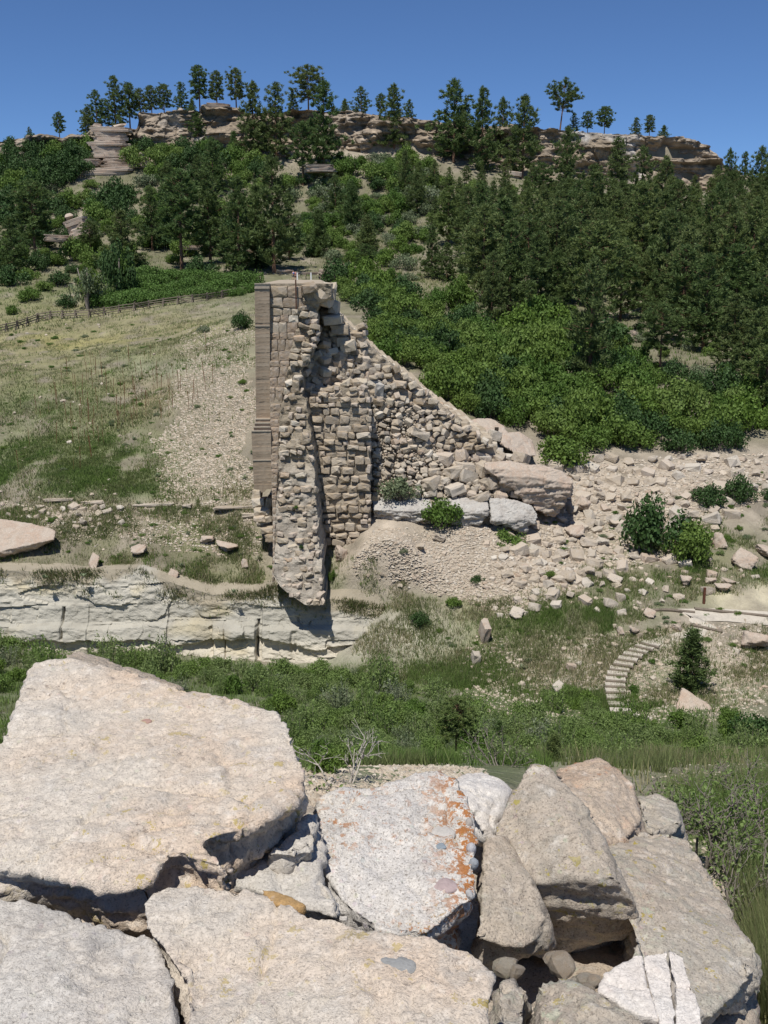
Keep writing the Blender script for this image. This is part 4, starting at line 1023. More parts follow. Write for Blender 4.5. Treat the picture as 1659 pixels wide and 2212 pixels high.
# rusty iron bar on the face and one on the top
mb = MB(); mb.tube([(0, 0, 0), (0, 0, 2.1)], [.055, .055], 6); dpart('iron_bar', mb.mesh('iron_bar', mat_plain('rusty_iron', (0.10, 0.045, 0.03), 0.8, .3, 6)), P(640, 668, 75.1), label='rusty vertical iron bar')
# ---------------------------------------------------------------- single boulders on the far slope
def far_rock(name, hull, mat, label, cat='boulder', voxel=0.09, seed=1, amp=1.1, scale=2.5, round_=1):
    return boulder(name, [], [PL(hull)], mat, label, cat, voxel=voxel, seed=seed, amp=amp, scale=scale, round_=round_, rough_under=0.8)
far_rock('sandstone_boulder', [(1045, 998, 78.6), (1100, 994, 79.1), (1170, 1002, 79.6), (1212, 1014, 78.8), (1238, 1030, 78.6), (1240, 1046, 78.2), (1225, 1080, 78.5), (1196, 1122, 79.2), (1176, 1116, 78.5), (1120, 1070, 78.0), (1070, 1030, 77.8), (1045, 1012, 77.8), (1060, 1010, 83.6), (1200, 1030, 84.1), (1235, 1060, 83.6), (1180, 1110, 82.6)], M['far_boulder'], 'biggest sandstone boulder on the far slope, wedge shaped with a smooth pink top', seed=71, scale=5, amp=1.2)
far_rock('pale_dome_rock', [(1000, 912, 90), (1030, 903, 91), (1062, 903, 92), (1090, 920, 91), (1100, 935, 90), (1060, 940, 89), (1010, 925, 89), (1000, 930, 93), (1095, 950, 93), (1040, 935, 96)], M['far_boulder'], 'rounded pinkish rock hump behind the top of the rubble slope', seed=72)
far_rock('pale_rock', [(1085, 935, 88), (1120, 930, 89), (1150, 950, 89), (1160, 985, 87), (1120, 985, 86), (1080, 960, 86), (1150, 980, 92), (1090, 960, 92)], M['far_boulder'], 'cracked pale rock left of the round bush above the biggest boulder', 'rock', seed=73)
WL = mat_boulder('white_ledge_stone', (0.47, 0.45, 0.41), (0.41, 0.38, 0.34), (0.33, 0.31, 0.28), None, speck=0.9)
for L, lab, sd in [([(803, 1074, 77), (860, 1068, 77.5), (930, 1076, 77.3), (935, 1100, 75.9), (930, 1134, 76.3), (880, 1118, 75.8), (806, 1102, 75.8), (806, 1120, 76.4), (804, 1078, 80), (930, 1082, 80), (930, 1120, 80)], 'left block of the white rock ledge under the rubble slope', 81),
                   ([(938, 1080, 77.3), (984, 1074, 77.5), (1052, 1075, 77.3), (1060, 1100, 75.9), (1040, 1132, 76.2), (984, 1126, 75.8), (940, 1108, 75.8), (990, 1142, 76.3), (940, 1084, 80), (1050, 1082, 80), (1050, 1130, 80)], 'middle block of the white rock ledge, beside the bushes', 82),
                   ([(1054, 1074, 77.4), (1105, 1078, 77.6), (1148, 1092, 77.2), (1162, 1112, 76.8), (1158, 1126, 76.6), (1135, 1146, 76.9), (1110, 1140, 76.2), (1062, 1122, 75.9), (1060, 1130, 76.4), (1054, 1080, 80), (1150, 1100, 80.5), (1140, 1130, 80)], 'right end of the white rock ledge, overhanging a dark hollow', 83)]:
    far_rock('ledge_block', L, WL, lab, 'rock', seed=sd, amp=1.5, scale=3, voxel=.06, round_=0)
far_rock('sandstone_slab', [(-70, 1122, 74.0), (0, 1120, 74.6), (70, 1130, 74.4), (112, 1142, 74.0), (121, 1150, 73.5), (118, 1166, 72.6), (60, 1180, 72.2), (0, 1192, 71.8), (-70, 1198, 71.6), (118, 1172, 73.8), (0, 1212, 72.8), (-70, 1215, 72.8), (100, 1150, 77.0), (-60, 1140, 78.0)], M['far_boulder'], 'large flat pinkish slab at the left edge above the pale cliff, dark beneath', seed=84, scale=3)

def rockat(name, u, v, w, h, mesh, mat, label, cat='rock', rot=(0, 0, 0), Y=None, group=None, depth=None):
    """rock whose foot shows at (u,v+h/2)"""
    if Y is None:
        p = hit1(u, v + h * 0.35); Y = p.y
    d = Y / F
    c = P(u, v, Y)
    me = mesh
    if mat is not None:
        key = (mesh.name, mat.name)
        if key not in RK: 
            m2 = mesh.copy(); m2.materials.clear(); m2.materials.append(mat); RK[key] = m2
        me = RK[key]
    o = obj(name, me, loc=c, rot=rot, scale=(w / 2 * d, (depth or max(w, h) / 2 * 0.9) * d, h / 2 * d * 1.05))
    return tag(o, label, cat, group)
RK = {}
FB = M['far_boulder']; ST = M['stone']
def boulder_proto(seed):
    rs = random.Random(seed); pts_ = []
    for _ in range(13):
        p = Vector((rs.gauss(0, 1), rs.gauss(0, 1), rs.gauss(0, 1))).normalized(); k = 1 / max(abs(p.x), abs(p.y), abs(p.z)); pts_.append(p * (k * .65 + .35) * rs.uniform(.82, 1))
    e = remeshed('boulder', [], [pts_], .10); sculpt(e, 2.2, seed, .6, 1, 1.6); e.materials.clear(); e.materials.append(FB); return e
BOU = [boulder_proto(800 + i) for i in range(8)]
for i_, e_ in enumerate(BOU): e_.name = 'boulder_shape'
def tri(me): return me
BL_ = [
 (203, 1212, 28, 44, 9, FB, 'upright pinkish rock in the grass above the pale cliff', (0, .15, .3)),
 (373, 1243, 32, 36, 1, FB, 'rounded pink boulder perched on the brink of the pale cliff, casting a shadow', (.2, .1, .3)),
 (298, 1187, 58, 20, 8, FB, 'tilted flat rock in the grass, centre of the bench above the pale cliff', (0, -.35, .1)),
 (490, 1180, 62, 24, 3, FB, 'long low rock in the grass, left of the foot of the dam', (0, .2, 0)),
 (447, 1165, 40, 22, 2, FB, 'low pink rock just left of the long low rock beside the dam', (0, -.1, 0)),
 (530, 1217, 24, 24, 4, FB, 'small rock on the bench close to the left foot of the dam', (0, .2, .5)),
 (182, 1126, 26, 20, 5, ST, 'pale stone above the right end of the large flat slab', (0, 0, .2)),
 (735, 1196, 40, 38, 0, FB, 'rounded boulder at the foot of the right wall of the dam', (.2, .1, .4)),
 (948, 1160, 36, 20, 6, ST, 'brown slabby rock on the upper part of the sandy scree cone', (0, .25, .1)),
 (908, 1182, 34, 16, 7, ST, 'leaning flat stone in the middle of the scree cone', (0, -.5, .1)),
 (1115, 1322, 40, 30, 9, ST, 'white angular block lying in the grass below the scree', (0, .1, .2)),
 (1046, 1365, 18, 46, 10, FB, 'tall narrow pinkish rock standing in the lower grass', (.3, .1, .2)),
 (1028, 1422, 18, 28, 8, ST, 'small upright pale stone below the tall narrow rock', (.2, .1, .2)),
 (1207, 1482, 36, 30, 9, ST, 'grey split block above the creek bushes, left of the steps', (.2, .5, .2)),
 (1192, 1588, 36, 20, 2, FB, 'pale rounded boulder among the creek bushes, left one of two', (0, 0, 0)),
 (1262, 1588, 36, 18, 3, FB, 'pale low boulder among the creek bushes, right one of two', (0, 0, .4)),
 (1402, 1323, 34, 24, 1, FB, 'dark pink boulder in the grass left of the gravel trail', (0, .2, .2)),
 (1342, 1362, 24, 22, 4, FB, 'rounded rock in the grass above the top of the steps', (0, 0, .2)),
 (1372, 1360, 34, 20, 5, FB, 'low rock in the grass just right of another, above the steps', (0, .1, .2)),
 (1462, 1356, 28, 18, 0, FB, 'small rock beside the upper trail landing', (0, .1, .6)),
 (1628, 1384, 70, 52, 2, FB, 'big brown boulder at the right edge below the gravel trail', (.1, .1, .2)),
 (1556, 1168, 46, 44, 4, FB, 'dark based boulder right of the big two toned tree', (0, 0, .3)),
 (1606, 1206, 66, 48, 9, FB, 'large smooth pinkish boulder at the right edge, its top sloping left', (.2, .25, .2)),
 (1655, 1190, 70, 24, 8, FB, 'long grey boulder cut by the right edge of the picture', (0, .1, .1)),
 (1560, 1268, 50, 22, 3, FB, 'flat brown boulder at the left end of the yellowish gravel', (0, .05, .2)),
 (1578, 1254, 44, 14, 5, FB, 'thin flat rock behind the flat brown boulder by the gravel', (0, .05, 0)),
 (1534, 1254, 30, 18, 2, FB, 'grey rock left of the thin flat rock by the gravel', (0, 0, .4)),
 (1256, 1090, 34, 46, 10, FB, 'slab leaning on the right side of the biggest boulder', (.2, .5, .2)),
 (1240, 1148, 62, 26, 8, FB, 'tilted grey pink slab below the right side of the biggest boulder', (0, -.45, .1)),
 (1272, 1130, 30, 30, 9, ST, 'square pale stone right of the tilted slab', (0, .1, .2)),
 (1332, 1130, 44, 20, 11, ST, 'flat pale block left of the big two toned tree', (0, .05, .2)),
 (1292, 1070, 36, 20, 6, ST, 'dark wedge shaped stone in the middle of the right talus', (0, .2, .4)),
 (1270, 1235, 40, 22, 7, ST, 'pale oblong block at the lower edge of the talus', (0, -.4, .3)),
 (1326, 1248, 44, 22, 9, ST, 'pale broken slab low in the talus grass', (0, .3, .3)),
 (1340, 1290, 20, 16, 6, ST, 'small square stone alone in the dark grass', (0, .1, .2)),
 (1234, 1440, 22, 14, 7, ST, 'small stone left of the steps in the slope', (0, .1, .2)),
 (1225, 1245, 50, 26, 8, ST, 'long tilted slab at the right foot of the scree cone', (0, -.5, .2)),
 (1300, 1170, 34, 24, 10, ST, 'brown block in the lower middle of the talus', (0, .3, .2)),
 (1480, 1255, 34, 32, 11, FB, 'stacked pale rocks left of the gravel', (0, .1, .2)),
]
for (u, v, w, h, mi, mt, lab, rot) in BL_:
    rockat('boulder' if w > 28 else 'rock', u, v, w, h, BOU[mi % 8] if w > 22 else BIGA[mi % 12], mt, lab, 'boulder' if w > 28 else 'rock', rot)
far_rock('pyramid_boulder', [(1472, 1484, 56.9), (1490, 1495, 56.4), (1530, 1520, 55.9), (1544, 1536, 55.6), (1530, 1552, 55.0), (1500, 1556, 54.8), (1462, 1546, 55.0), (1456, 1540, 55.4), (1468, 1500, 56.4), (1480, 1510, 58.4), (1530, 1550, 58.4), (1470, 1550, 58.4)], FB, 'pointed triangular boulder at the creek below the conical pine', seed=85, voxel=.06, amp=1.5)
# rocks on the broken slope of the dam
for (u, v, w, h, mi, lab, rot) in [(816, 842, 20, 32, 9, 'upright white block high on the rubble slope', (.2, .1, .3)), (904, 936, 44, 18, 8, 'long brown block lying aslant in the middle of the rubble slope', (0, .45, .3)), (856, 944, 15, 17, 1, 'white rounded stone below the long brown block', (0, 0, 0)),
        (1068, 940, 28, 20, 10, 'pale squared block near the trail post', (0, .3, .2)), (1040, 985, 40, 14, 8, 'long pale slab left of the biggest boulder', (0, .35, .2)), (1012, 965, 34, 20, 9, 'grey squared block in the upper right of the rubble slope', (0, .2, .5)), (1000, 1010, 46, 22, 11, 'large flat topped block above the bushes on the rubble slope', (0, .15, .2))]:
    Yq = float(slope_Y(u, v)) - 0.3
    rockat('block', u, v, w, h, BIGA[mi % 12], ST if 'white' not in lab else WL, lab, 'stone', rot, Y=Yq)
def layered(seed, mat):
    rs = random.Random(seed); bm = bmesh.new(); n = 16; rings = []; z = -1.0
    ph = [rs.uniform(0, 6.28) for _ in range(4)]; nl = rs.randint(5, 7)
    for l in range(nl):
        h = 2.0 / nl * rs.uniform(.7, 1.3); k = rs.uniform(.78, 1.0); ox, oy = rs.uniform(-.08, .08), rs.uniform(-.06, .06); jit = [rs.uniform(.88, 1.08) for _ in range(n)]
        for zz, kk in ((z, k * .97), (z + h * .85, k), (z + h, k * .93)):
            rings.append([bm.verts.new(((kk * jit[i] * (abs(cos(2 * pi * i / n)) ** .6 * (1 if cos(2 * pi * i / n) > 0 else -1)) + ox), (kk * jit[i] * (abs(sin(2 * pi * i / n)) ** .6 * (1 if sin(2 * pi * i / n) > 0 else -1)) + oy), zz + rs.uniform(-.02, .02))) for i in range(n)])
        z += h
    for a, b in zip(rings, rings[1:]):
        for i in range(n): bm.faces.new((a[i], a[(i + 1) % n], b[(i + 1) % n], b[i]))
    bm.faces.new(rings[-1]); bm.faces.new(list(reversed(rings[0])))
    me = bpy.data.meshes.new('outcrop'); bm.to_mesh(me); bm.free(); me.materials.append(mat); return me
LAY = [layered(700 + i, M['far_boulder']) for i in range(8)]
# outcrops on the upper hillside
for (u, v, w, h, Y, mi, lab, rot) in [
    (240, 297, 84, 36, 307, 9, 'massive square outcrop block on the left of the rim', (0, 0, .1)), (232, 325, 80, 30, 304, 8, 'lower layer under the massive outcrop block', (0, 0, 0)), (252, 342, 64, 20, 303, 10, 'dark hollowed layer at the foot of the outcrop', (0, 0, .1)),
    (262, 362, 90, 14, 300, 8, 'long flat ledge below the outcrop, upper of two', (0, .03, 0)), (215, 380, 150, 22, 298, 9, 'long flat ledge below the outcrop, lower of two', (0, -.05, 0)), (180, 400, 80, 20, 296, 11, 'left end block of the lower flat ledges', (0, -.2, .1)),
    (316, 352, 40, 24, 300, 7, 'striped curved rock right of the outcrop', (0, .5, .2)), (196, 352, 50, 14, 301, 8, 'small ledge left of the outcrop foot', (0, 0, 0)),
    (391, 240, 16, 12, 313, 1, 'single round boulder balanced on the rim', (0, 0, 0)), (208, 271, 26, 8, 309, 3, 'flat boulder on top of the outcrop block, left one', (0, 0, 0)),
    (262, 272, 34, 8, 309, 4, 'flat boulder on top of the outcrop block, right one', (0, 0, 0)), (470, 232, 60, 14, 312, 8, 'thick cap rock on the highest part of the rim', (0, .05, 0)),
    (170, 496, 54, 34, 243, 9, 'pale bare outcrop low on the left of the wooded slope', (0, -.3, 0)), (125, 515, 60, 14, 240, 8, 'pale flat ledge beside the bare outcrop', (0, .05, 0)), (150, 468, 20, 16, 246, 2, 'small boulder above the bare outcrop', (0, 0, 0)),
    (1105, 393, 36, 34, 296, 8, 'layered rock in a gap of the trees under the rim', (0, .1, .1)), (690, 365, 70, 12, 285, 8, 'pale rock shelf among the central trees', (0, 0, 0)), (1492, 495, 18, 9, 222, 1, 'small pale boulder among the right hand pines', (0, 0, 0)),
    (1040, 460, 24, 14, 245, 2, 'pinkish rock between the central pines', (0, 0, .3)), (1372, 725, 34, 20, 139, 9, 'pale rock shelf in a clearing of the right hand woods', (0, .2, .2)), (430, 535, 110, 10, 232, 8, 'reddish ledge under the left pines', (0, .02, 0)), (560, 545, 60, 8, 228, 8, 'thin ledge under the pines left of the dam', (0, .02, 0)),
    (660, 592, 100, 9, 206, 8, 'low rock wall behind the hikers', (0, 0, 0)), (715, 590, 60, 12, 204, 9, 'pale block in the low ledge right of the hikers', (0, 0, .1)), (615, 588, 40, 8, 206, 10, 'pale stone in the low ledge left of the hikers', (0, 0, .1)),
    (950, 770, 40, 12, 121, 8, 'pale rock beside the trail in the oak thicket', (0, -.2, 0)), (1010, 690, 40, 10, 142, 9, 'flat rock in the oak thicket, upper one', (0, .3, 0)), (925, 790, 30, 10, 117, 10, 'small pale rock left of the oak thicket trail', (0, 0, 0))]:
    rockat('outcrop', u, v, w, h, LAY[int(u) % 8] if mi > 7 else BIGA[mi % 12], FB, lab, 'rock', rot, Y=Y, depth=min(w, 40) * .5)
# thin strata ledges on the bench, left
for (u, v, w, h, lab) in [(127, 1079, 80, 7, 'thin pale ledge of rock on the hillside, left one'), (200, 1085, 60, 8, 'broken pale ledge continuing right of the left ledge'), (330, 1090, 120, 6, 'thin pale ledge in the middle of the left hillside'), (405, 1092, 24, 9, 'small overhanging end of the thin middle ledge'), (505, 1096, 110, 9, 'thin pale ledge running to the foot of the dam'), (548, 1112, 60, 9, 'lower pale ledge touching the foot of the dam'), (570, 1130, 44, 9, 'lowest pale ledge beside the foot of the dam')]:
    p = hit1(u, v + h * .4); d = p.y / F
    rockat('rock_ledge', u, v, w * .8, h * .75, BIGA[8 + (int(u) % 4)], ST, lab, 'rock', (0, R.uniform(-.03, .03), R.uniform(-.1, .1)), depth=10)

# ---------------------------------------------------------------- rubble
items = []
def scatter(poly, n, smin, smax, sp, area, ymode='terr', power=2.0, tries=1, bias=None):
    us_ = [p[0] for p in poly]; vs_ = [p[1] for p in poly]
    U = RN.uniform(min(us_), max(us_), n * 3); Vv = RN.uniform(min(vs_), max(vs_), n * 3)
    m = inpoly(U, Vv, poly); U = U[m][:n]; Vv = Vv[m][:n]
    S_ = smin + (smax - smin) * RN.rand(len(U)) ** power
    if bias is not None: S_ = S_ * bias(U, Vv)
    S_ = np.sort(S_)[::-1] if bias is None else S_
    keep = []; cell = {}
    out = []
    for u, v, s in zip(U, Vv, S_):
        ok = True; ci, cj = int(u // 24), int(v // 24)
        for a in (-1, 0, 1):
            for b in (-1, 0, 1):
                for (uu, vv_, s2) in cell.get((ci + a, cj + b), ()):
                    if abs(uu - u) < (s + s2) * .5 * sp and abs(vv_ - v) < (s + s2) * .33 * sp: ok = False; break
                if not ok: break
            if not ok: break
        if ok: cell.setdefault((ci, cj), []).append((u, v, s)); out.append((u, v, s))
    if not out: return
    A_ = np.array(out)
    if ymode == 'terr': Pp = hit(A_[:, 0], A_[:, 1])
    else: Pp = Pn(A_[:, 0], A_[:, 1], slope_Y(A_[:, 0], A_[:, 1]) - 0.25)
    for (u, v, s), p in zip(out, Pp):
        if np.isnan(p[1]): continue
        items.append((s, tuple(p), p[1] / F, area))
scatter([(750, 760), (860, 850), (1000, 940), (1130, 1000), (1120, 1070), (1040, 1075), (800, 1075), (802, 870)], 3600, 3, 21, .8, 'slope', 'slope', 3.4)
scatter([(700, 730), (800, 780), (860, 850), (780, 850), (700, 800)], 160, 8, 24, .9, 'slope', 'slope', 1.5)
scatter([(940, 985), (1130, 985), (1160, 1070), (1040, 1080), (930, 1050)], 260, 14, 42, .78, 'slope', 'slope', 1.2)
TAL = [(1180, 1000), (1300, 990), (1659, 985), (1659, 1060), (1560, 1130), (1480, 1200), (1350, 1230), (1180, 1300), (1110, 1200), (1150, 1140), (1230, 1090)]
scatter(TAL, 2300, 6, 38, .82, 'talus', 'terr', 2.4)
scatter([(1150, 1180), (1350, 1200), (1500, 1200), (1659, 1250), (1600, 1260), (1350, 1330), (1180, 1310)], 330, 6, 30, 1.0, 'talus', 'terr', 2.5)
scatter([(815, 1140), (1110, 1150), (1190, 1220), (1190, 1300), (1080, 1330), (960, 1290), (760, 1240), (790, 1170)], 2300, 3, 15, .9, 'scree', 'terr', 3, bias=lambda u, v: 0.6 + 0.9 * np.clip((u - 850) / 330, 0, 1) + .4 * np.clip((v - 1230) / 80, 0, 1))
scatter([(1060, 1180), (1190, 1200), (1195, 1320), (1120, 1330), (1080, 1260)], 160, 10, 28, .85, 'scree', 'terr', 1.5)
scatter([(1010, 1400), (1100, 1400), (1170, 1480), (1100, 1560), (1000, 1560), (980, 1480)], 330, 3, 16, .9, 'lower', 'terr', 2.5)
scatter([(1180, 1420), (1330, 1340), (1659, 1350), (1659, 1560), (1370, 1560), (1180, 1520)], 700, 3, 17, 1.0, 'lower', 'terr', 3)
scatter([(0, 1085), (90, 1095), (260, 1098), (270, 1130), (130, 1150), (120, 1130), (0, 1115)], 330, 5, 20, .85, 'left', 'terr', 2)
scatter([(200, 1100), (560, 1100), (580, 1200), (200, 1200)], 120, 3, 9, 1.0, 'left', 'terr', 3)
scatter([(0, 700), (540, 640), (540, 1080), (0, 1080)], 130, 3, 12, 1.0, 'hill', 'terr', 4)
scatter([(560, 590), (760, 585), (900, 600), (900, 640), (720, 610)], 90, 3, 9, 1.0, 'hill', 'terr', 2)
items.sort(key=lambda t: -t[0])
LM = [(1150, 1050, 'the biggest boulder'), (985, 1110, 'the white ledge'), (735, 1000, 'the right dam wall'), (640, 1250, 'the foot of the dam'), (700, 660, 'the dam top'), (1450, 1110, 'the two toned oak pair'), (1565, 1060, 'the two small dark oaks'), (1206, 960, 'the round oak'), (1335, 1470, 'the steps'), (1488, 1430, 'the conical pine'), (1600, 1285, 'the yellowish gravel'), (1500, 1525, 'the triangular boulder'), (955, 1080, 'the rounded bright bush'), (904, 936, 'the long brown block'), (740, 1600, 'the bare grey shrub'), (60, 1160, 'the large flat slab'), (250, 670, 'the rail fence'), (300, 1330, 'the pale cliff'), (680, 1370, 'the shadow on the cliff'), (1195, 1610, 'the small young pine'), (985, 1560, 'the pine with new shoots'), (1270, 700, 'the tallest dark pine'), (1450, 750, 'the clearing'), (1300, 360, 'the stained cliff'), (1450, 360, 'the cliff overhang'), (1213, 220, 'the lone pine'), (1600, 370, 'the spire pines'), (1100, 590, 'the big corner pine'), (850, 590, 'the pale bench'), (150, 500, 'the bare outcrop'), (240, 310, 'the square outcrop'), (395, 470, 'the bare trunk pine'), (592, 460, 'the tallest slope pine'), (425, 270, 'the teardrop juniper'), (700, 270, 'the big dense pine'), (852, 250, 'the conical centre pine'), (1050, 940, 'the pinkish rock hump'), (1656, 790, 'the yellowish edge pine'), (1100, 395, 'the layered rock')]
def where(u, v):
    b = min(LM, key=lambda l: (l[0] - u) ** 2 + ((l[1] - v) * 1.3) ** 2); du, dv = u - b[0], v - b[1]
    far = math.hypot(du, dv) > 75
    if abs(du) > 1.6 * abs(dv): d = 'right of' if du > 0 else 'left of'
    elif abs(dv) > 1.6 * abs(du): d = 'below' if dv > 0 else 'above'
    else: d = ('lower right of' if du > 0 else 'lower left of') if dv > 0 else ('upper right of' if du > 0 else 'upper left of')
    return ('some way ' if far else 'close ') + d + ' ' + b[2]
def sized(k, r0, r1): 
    t = (k - r0) / max(r1 - r0, 1e-6); return 'large' if t > .75 else 'mid sized' if t > .4 else 'small'
AL = {'slope': ('angular tan stone in the rubble slope of the dam, among hundreds like it', 'rubble on the broken slope of the dam'),
      'talus': ('angular pinkish tan stone in the talus field right of the biggest boulder', 'talus stones right of the dam'),
      'scree': ('small pale stone on the sandy scree cone below the white ledge', 'stones on the scree cone'),
      'lower': ('small tan stone on the lower slope beside the steps and grass', 'stones on the lower slope'),
      'left': ('flat pale stone heaped under the thin ledge at the left', 'stones under the left ledge'),
      'hill': ('lone pale stone lying on the open slope', 'stones on the open slope')}
for i, (s, p, d, ar) in enumerate(items[:290]):
    me = (BIGA[6 + i % 6] if ar == 'slope' else BIGA[i % 12]) if s > 18 else (ANG[10 + i % 8] if ar == 'slope' else ANG[i % 18])
    w = s / 2 * d
    o = obj('stone', me, loc=(p[0], p[1], p[2] + w * .18), rot=(R.uniform(-.4, .4), R.uniform(-.5, .5), R.uniform(0, 6.3)), scale=(w * R.uniform(.85, 1.15), w * R.uniform(.6, 1.0), w * R.uniform(.45, .75)))
    uu_, vv_ = proj(*p); tag(o, sized(s, 12, 34) + ' tan stone ' + where(float(uu_), float(vv_)), 'stone', 'broken stones on the far slope')
rest = [((ANG_A[10 + i % 8] if ar == 'slope' else ANG_A[i % len(ANG_A)]), (p[0], p[1], p[2] + s / 2 * d * .1), (R.uniform(-.5, .5), R.uniform(-.5, .5), R.uniform(0, 6.3)), (s / 2 * d, s / 2 * d * R.uniform(.6, 1), s / 2 * d * R.uniform(.45, .8))) for i, (s, p, d, ar) in enumerate(items[290:])]
print('rubble', len(items))
M['rubble'] = (lambda t: t.out(t.mix(t.ramp(t.n.new('ShaderNodeNewGeometry').outputs['Random Per Island'], STN), (0.16, 0.12, 0.09), t.math('MULTIPLY', t.ramp(t.noise(4, 4, .7), [(0.5, 0), (0.7, 1)]), .4)), None))(NT('rubble_stone', .95))
tag(obj('rubble', merged('rubble', rest, M['rubble'])), 'pale broken rubble and gravel strewn over the slopes', 'rubble', kind='stuff')
JU = (22 * fbm(XX / 4, YY / 4, 1, 3, 301) + 10 * fbm(XX / .9, YY / .9, 1, 2, 302))[:-1, :-1]; JV = (16 * fbm(XX / 4, YY / 4, 5, 3, 303) + 7 * fbm(XX / .9, YY / .9, 1, 2, 304))[:-1, :-1]
def cells(poly, n, ymin=2, ymax=400, seed=0, w=None):
    """random terrain points whose place in the view lies in poly"""
    m = inpoly(UU[:-1, :-1] + JU, VV[:-1, :-1] + JV, poly) & (YY[:-1, :-1] > ymin) & (YY[:-1, :-1] < ymax)
    du = np.abs(UU[1:, 1:] - UU[:-1, :-1]); dv = np.abs(VV[1:, 1:] - VV[:-1, :-1])
    wt = np.where(m, du * dv + .02, 0).ravel()
    if w is not None: wt = wt * w[:-1, :-1].ravel()
    idx = np.random.RandomState(seed).choice(wt.size, n, p=wt / wt.sum())
    i, j = np.divmod(idx, NCOL - 1); rs = np.random.RandomState(seed + 1); a = rs.rand(n); b = rs.rand(n)
    x = XX[i, j] * (1 - a) * (1 - b) + XX[i + 1, j] * a * (1 - b) + XX[i, j + 1] * (1 - a) * b + XX[i + 1, j + 1] * a * b
    y = YY[i, j] * (1 - a) + YY[i + 1, j] * a
    return np.stack([x, y, H(x, y)], -1)
# gravel: tiny chips on the scree
OV = np.array([(1, 0, 0), (-1, .2, 0), (0, 1, .1), (.1, -1, 0), (0, 0, .8)], float); OT = np.array([(0, 2, 4), (2, 1, 4), (1, 3, 4), (3, 0, 4)])
def chips(name, specs, mat, seed):
    Vs, Fs = [], []; b = 0
    for poly, n, s0, s1 in specs:
        p = cells(poly, n, 3 if s1 < .05 else 20, 140, seed); seed += 3
        rs = np.random.RandomState(seed); th = rs.rand(n) * 6.28; s = (s0 + (s1 - s0) * rs.rand(n) ** 2)
        V = OV[None] * s[:, None, None] * np.stack([1 + .4 * rs.rand(n), .8 + 0 * s, .6 + .5 * rs.rand(n)], -1)[:, None, :]
        c, s_ = np.cos(th)[:, None], np.sin(th)[:, None]
        X = V[..., 0] * c - V[..., 1] * s_; Yv = V[..., 0] * s_ + V[..., 1] * c
        V = np.stack([X, Yv, V[..., 2]], -1) + p[:, None, :]
        Vs.append(V.reshape(-1, 3)); Fs.append((OT[None] + (np.arange(n) * 5)[:, None, None] + b).reshape(-1, 3)); b += n * 5
    return mesh_np(name, np.vstack(Vs), np.vstack(Fs), mat)
SCR = [(815, 1140), (1110, 1150), (1190, 1220), (1190, 1300), (1080, 1330), (960, 1290), (740, 1250), (790, 1170)]
tag(obj('gravel', chips('gravel', [(SCR, 8000, .03, .17), (TAL, 9000, .06, .22), ([(1000, 1380), (1659, 1340), (1659, 1560), (1000, 1560)], 6000, .04, .14), ([(0, 1085), (560, 1085), (580, 1220), (0, 1120)], 4000, .05, .15), ([(640, 1670), (1000, 1660), (1100, 1720), (640, 1770)], 9000, .006, .03), ([(1370, 1640), (1680, 1640), (1680, 2212), (1500, 1900)], 5000, .006, .03), ([(400, 720), (545, 700), (545, 1080), (330, 1080)], 12000, .05, .16)], M['rubble'], 50)), 'pale gravel chips on the scree', 'gravel', kind='stuff')

# ---------------------------------------------------------------- steps and trail
st = empty('log_staircase', P(1335, 1530, 58)); tag(st, 'curving flight of pale steps climbing from the creek to the trail', 'stairs')
PTS = [(1341, 1544), (1336, 1529), (1332, 1514), (1330, 1500), (1329, 1487), (1330, 1475), (1333, 1463), (1338, 1452), (1346, 1441), (1355, 1431), (1366, 1421), (1378, 1412), (1391, 1404), (1404, 1397)]
M['tread'] = mat_plain('pale_tread', (0.52, 0.47, 0.39), .9, .2, 4)
pp = [hit1(u, v) for u, v in PTS]
for i, p in enumerate(pp):
    q = pp[min(i + 1, len(pp) - 1)]; q0 = pp[max(i - 1, 0)]; d = q - q0; ang = math.atan2(d.y, d.x) - pi / 2
    mb = MB(); mb.box((0, 0.22, 0.02), (.62, .26, .05)); s_ = dpart if False else obj('step', mb.mesh('step', M['tread']), st, p - st.location + Vector((0, 0, .17)), (0, 0, ang * .6))
    mb = MB(); mb.tube([(-.66, 0, 0), (.66, 0, 0)], [.085, .08], 7); obj('log', mb.mesh('log', M['log']), s_, (0, -.07, -.05))
for pts_, lab in [([(1392, 1322), (1440, 1320), (1500, 1326)], 'weathered edging log along the near side of the trail, left one'), ([(1500, 1318), (1580, 1326), (1659, 1334), (1760, 1345)], 'weathered edging log between the trail and the yellowish gravel'), ([(1490, 1352), (1560, 1368)], 'short edging log below the trail landing')]:
    q = [hit1(min(u, 1759), v) for u, v in pts_]; c = sum(q, Vector()) / len(q); mb = MB(); mb.tube([a - c + Vector((0, 0, .1)) for a in q], [.13] * len(q), 6)
    tag(obj('edging_log', mb.mesh('edging_log', M['log']), loc=c), lab, 'log')
tp_ = [hit1(u, v) for u, v in [(1404, 1398), (1440, 1386), (1470, 1379), (1505, 1366), (1535, 1352), (1500, 1338), (1480, 1328), (1560, 1331), (1659, 1340), (1760, 1352), (1900, 1366)]]
tv = []
for i, p in enumerate(tp_):
    d = (tp_[min(i + 1, len(tp_) - 1)] - tp_[max(i - 1, 0)]); d.z = 0; d.normalize(); nn = Vector((-d.y, d.x, 0)); w_ = .55 if i < 6 else .8
    for k in (-1, -.5, 0, .5, 1): q = p + nn * w_ * k; tv.append((q.x, q.y, float(H(q.x, q.y)) + .09 - .05 * abs(k)))
me = mesh_np('trail', np.array(tv), grid_faces(len(tp_), 5), M['tread'], True); tag(obj('trail', me), kind='structure')
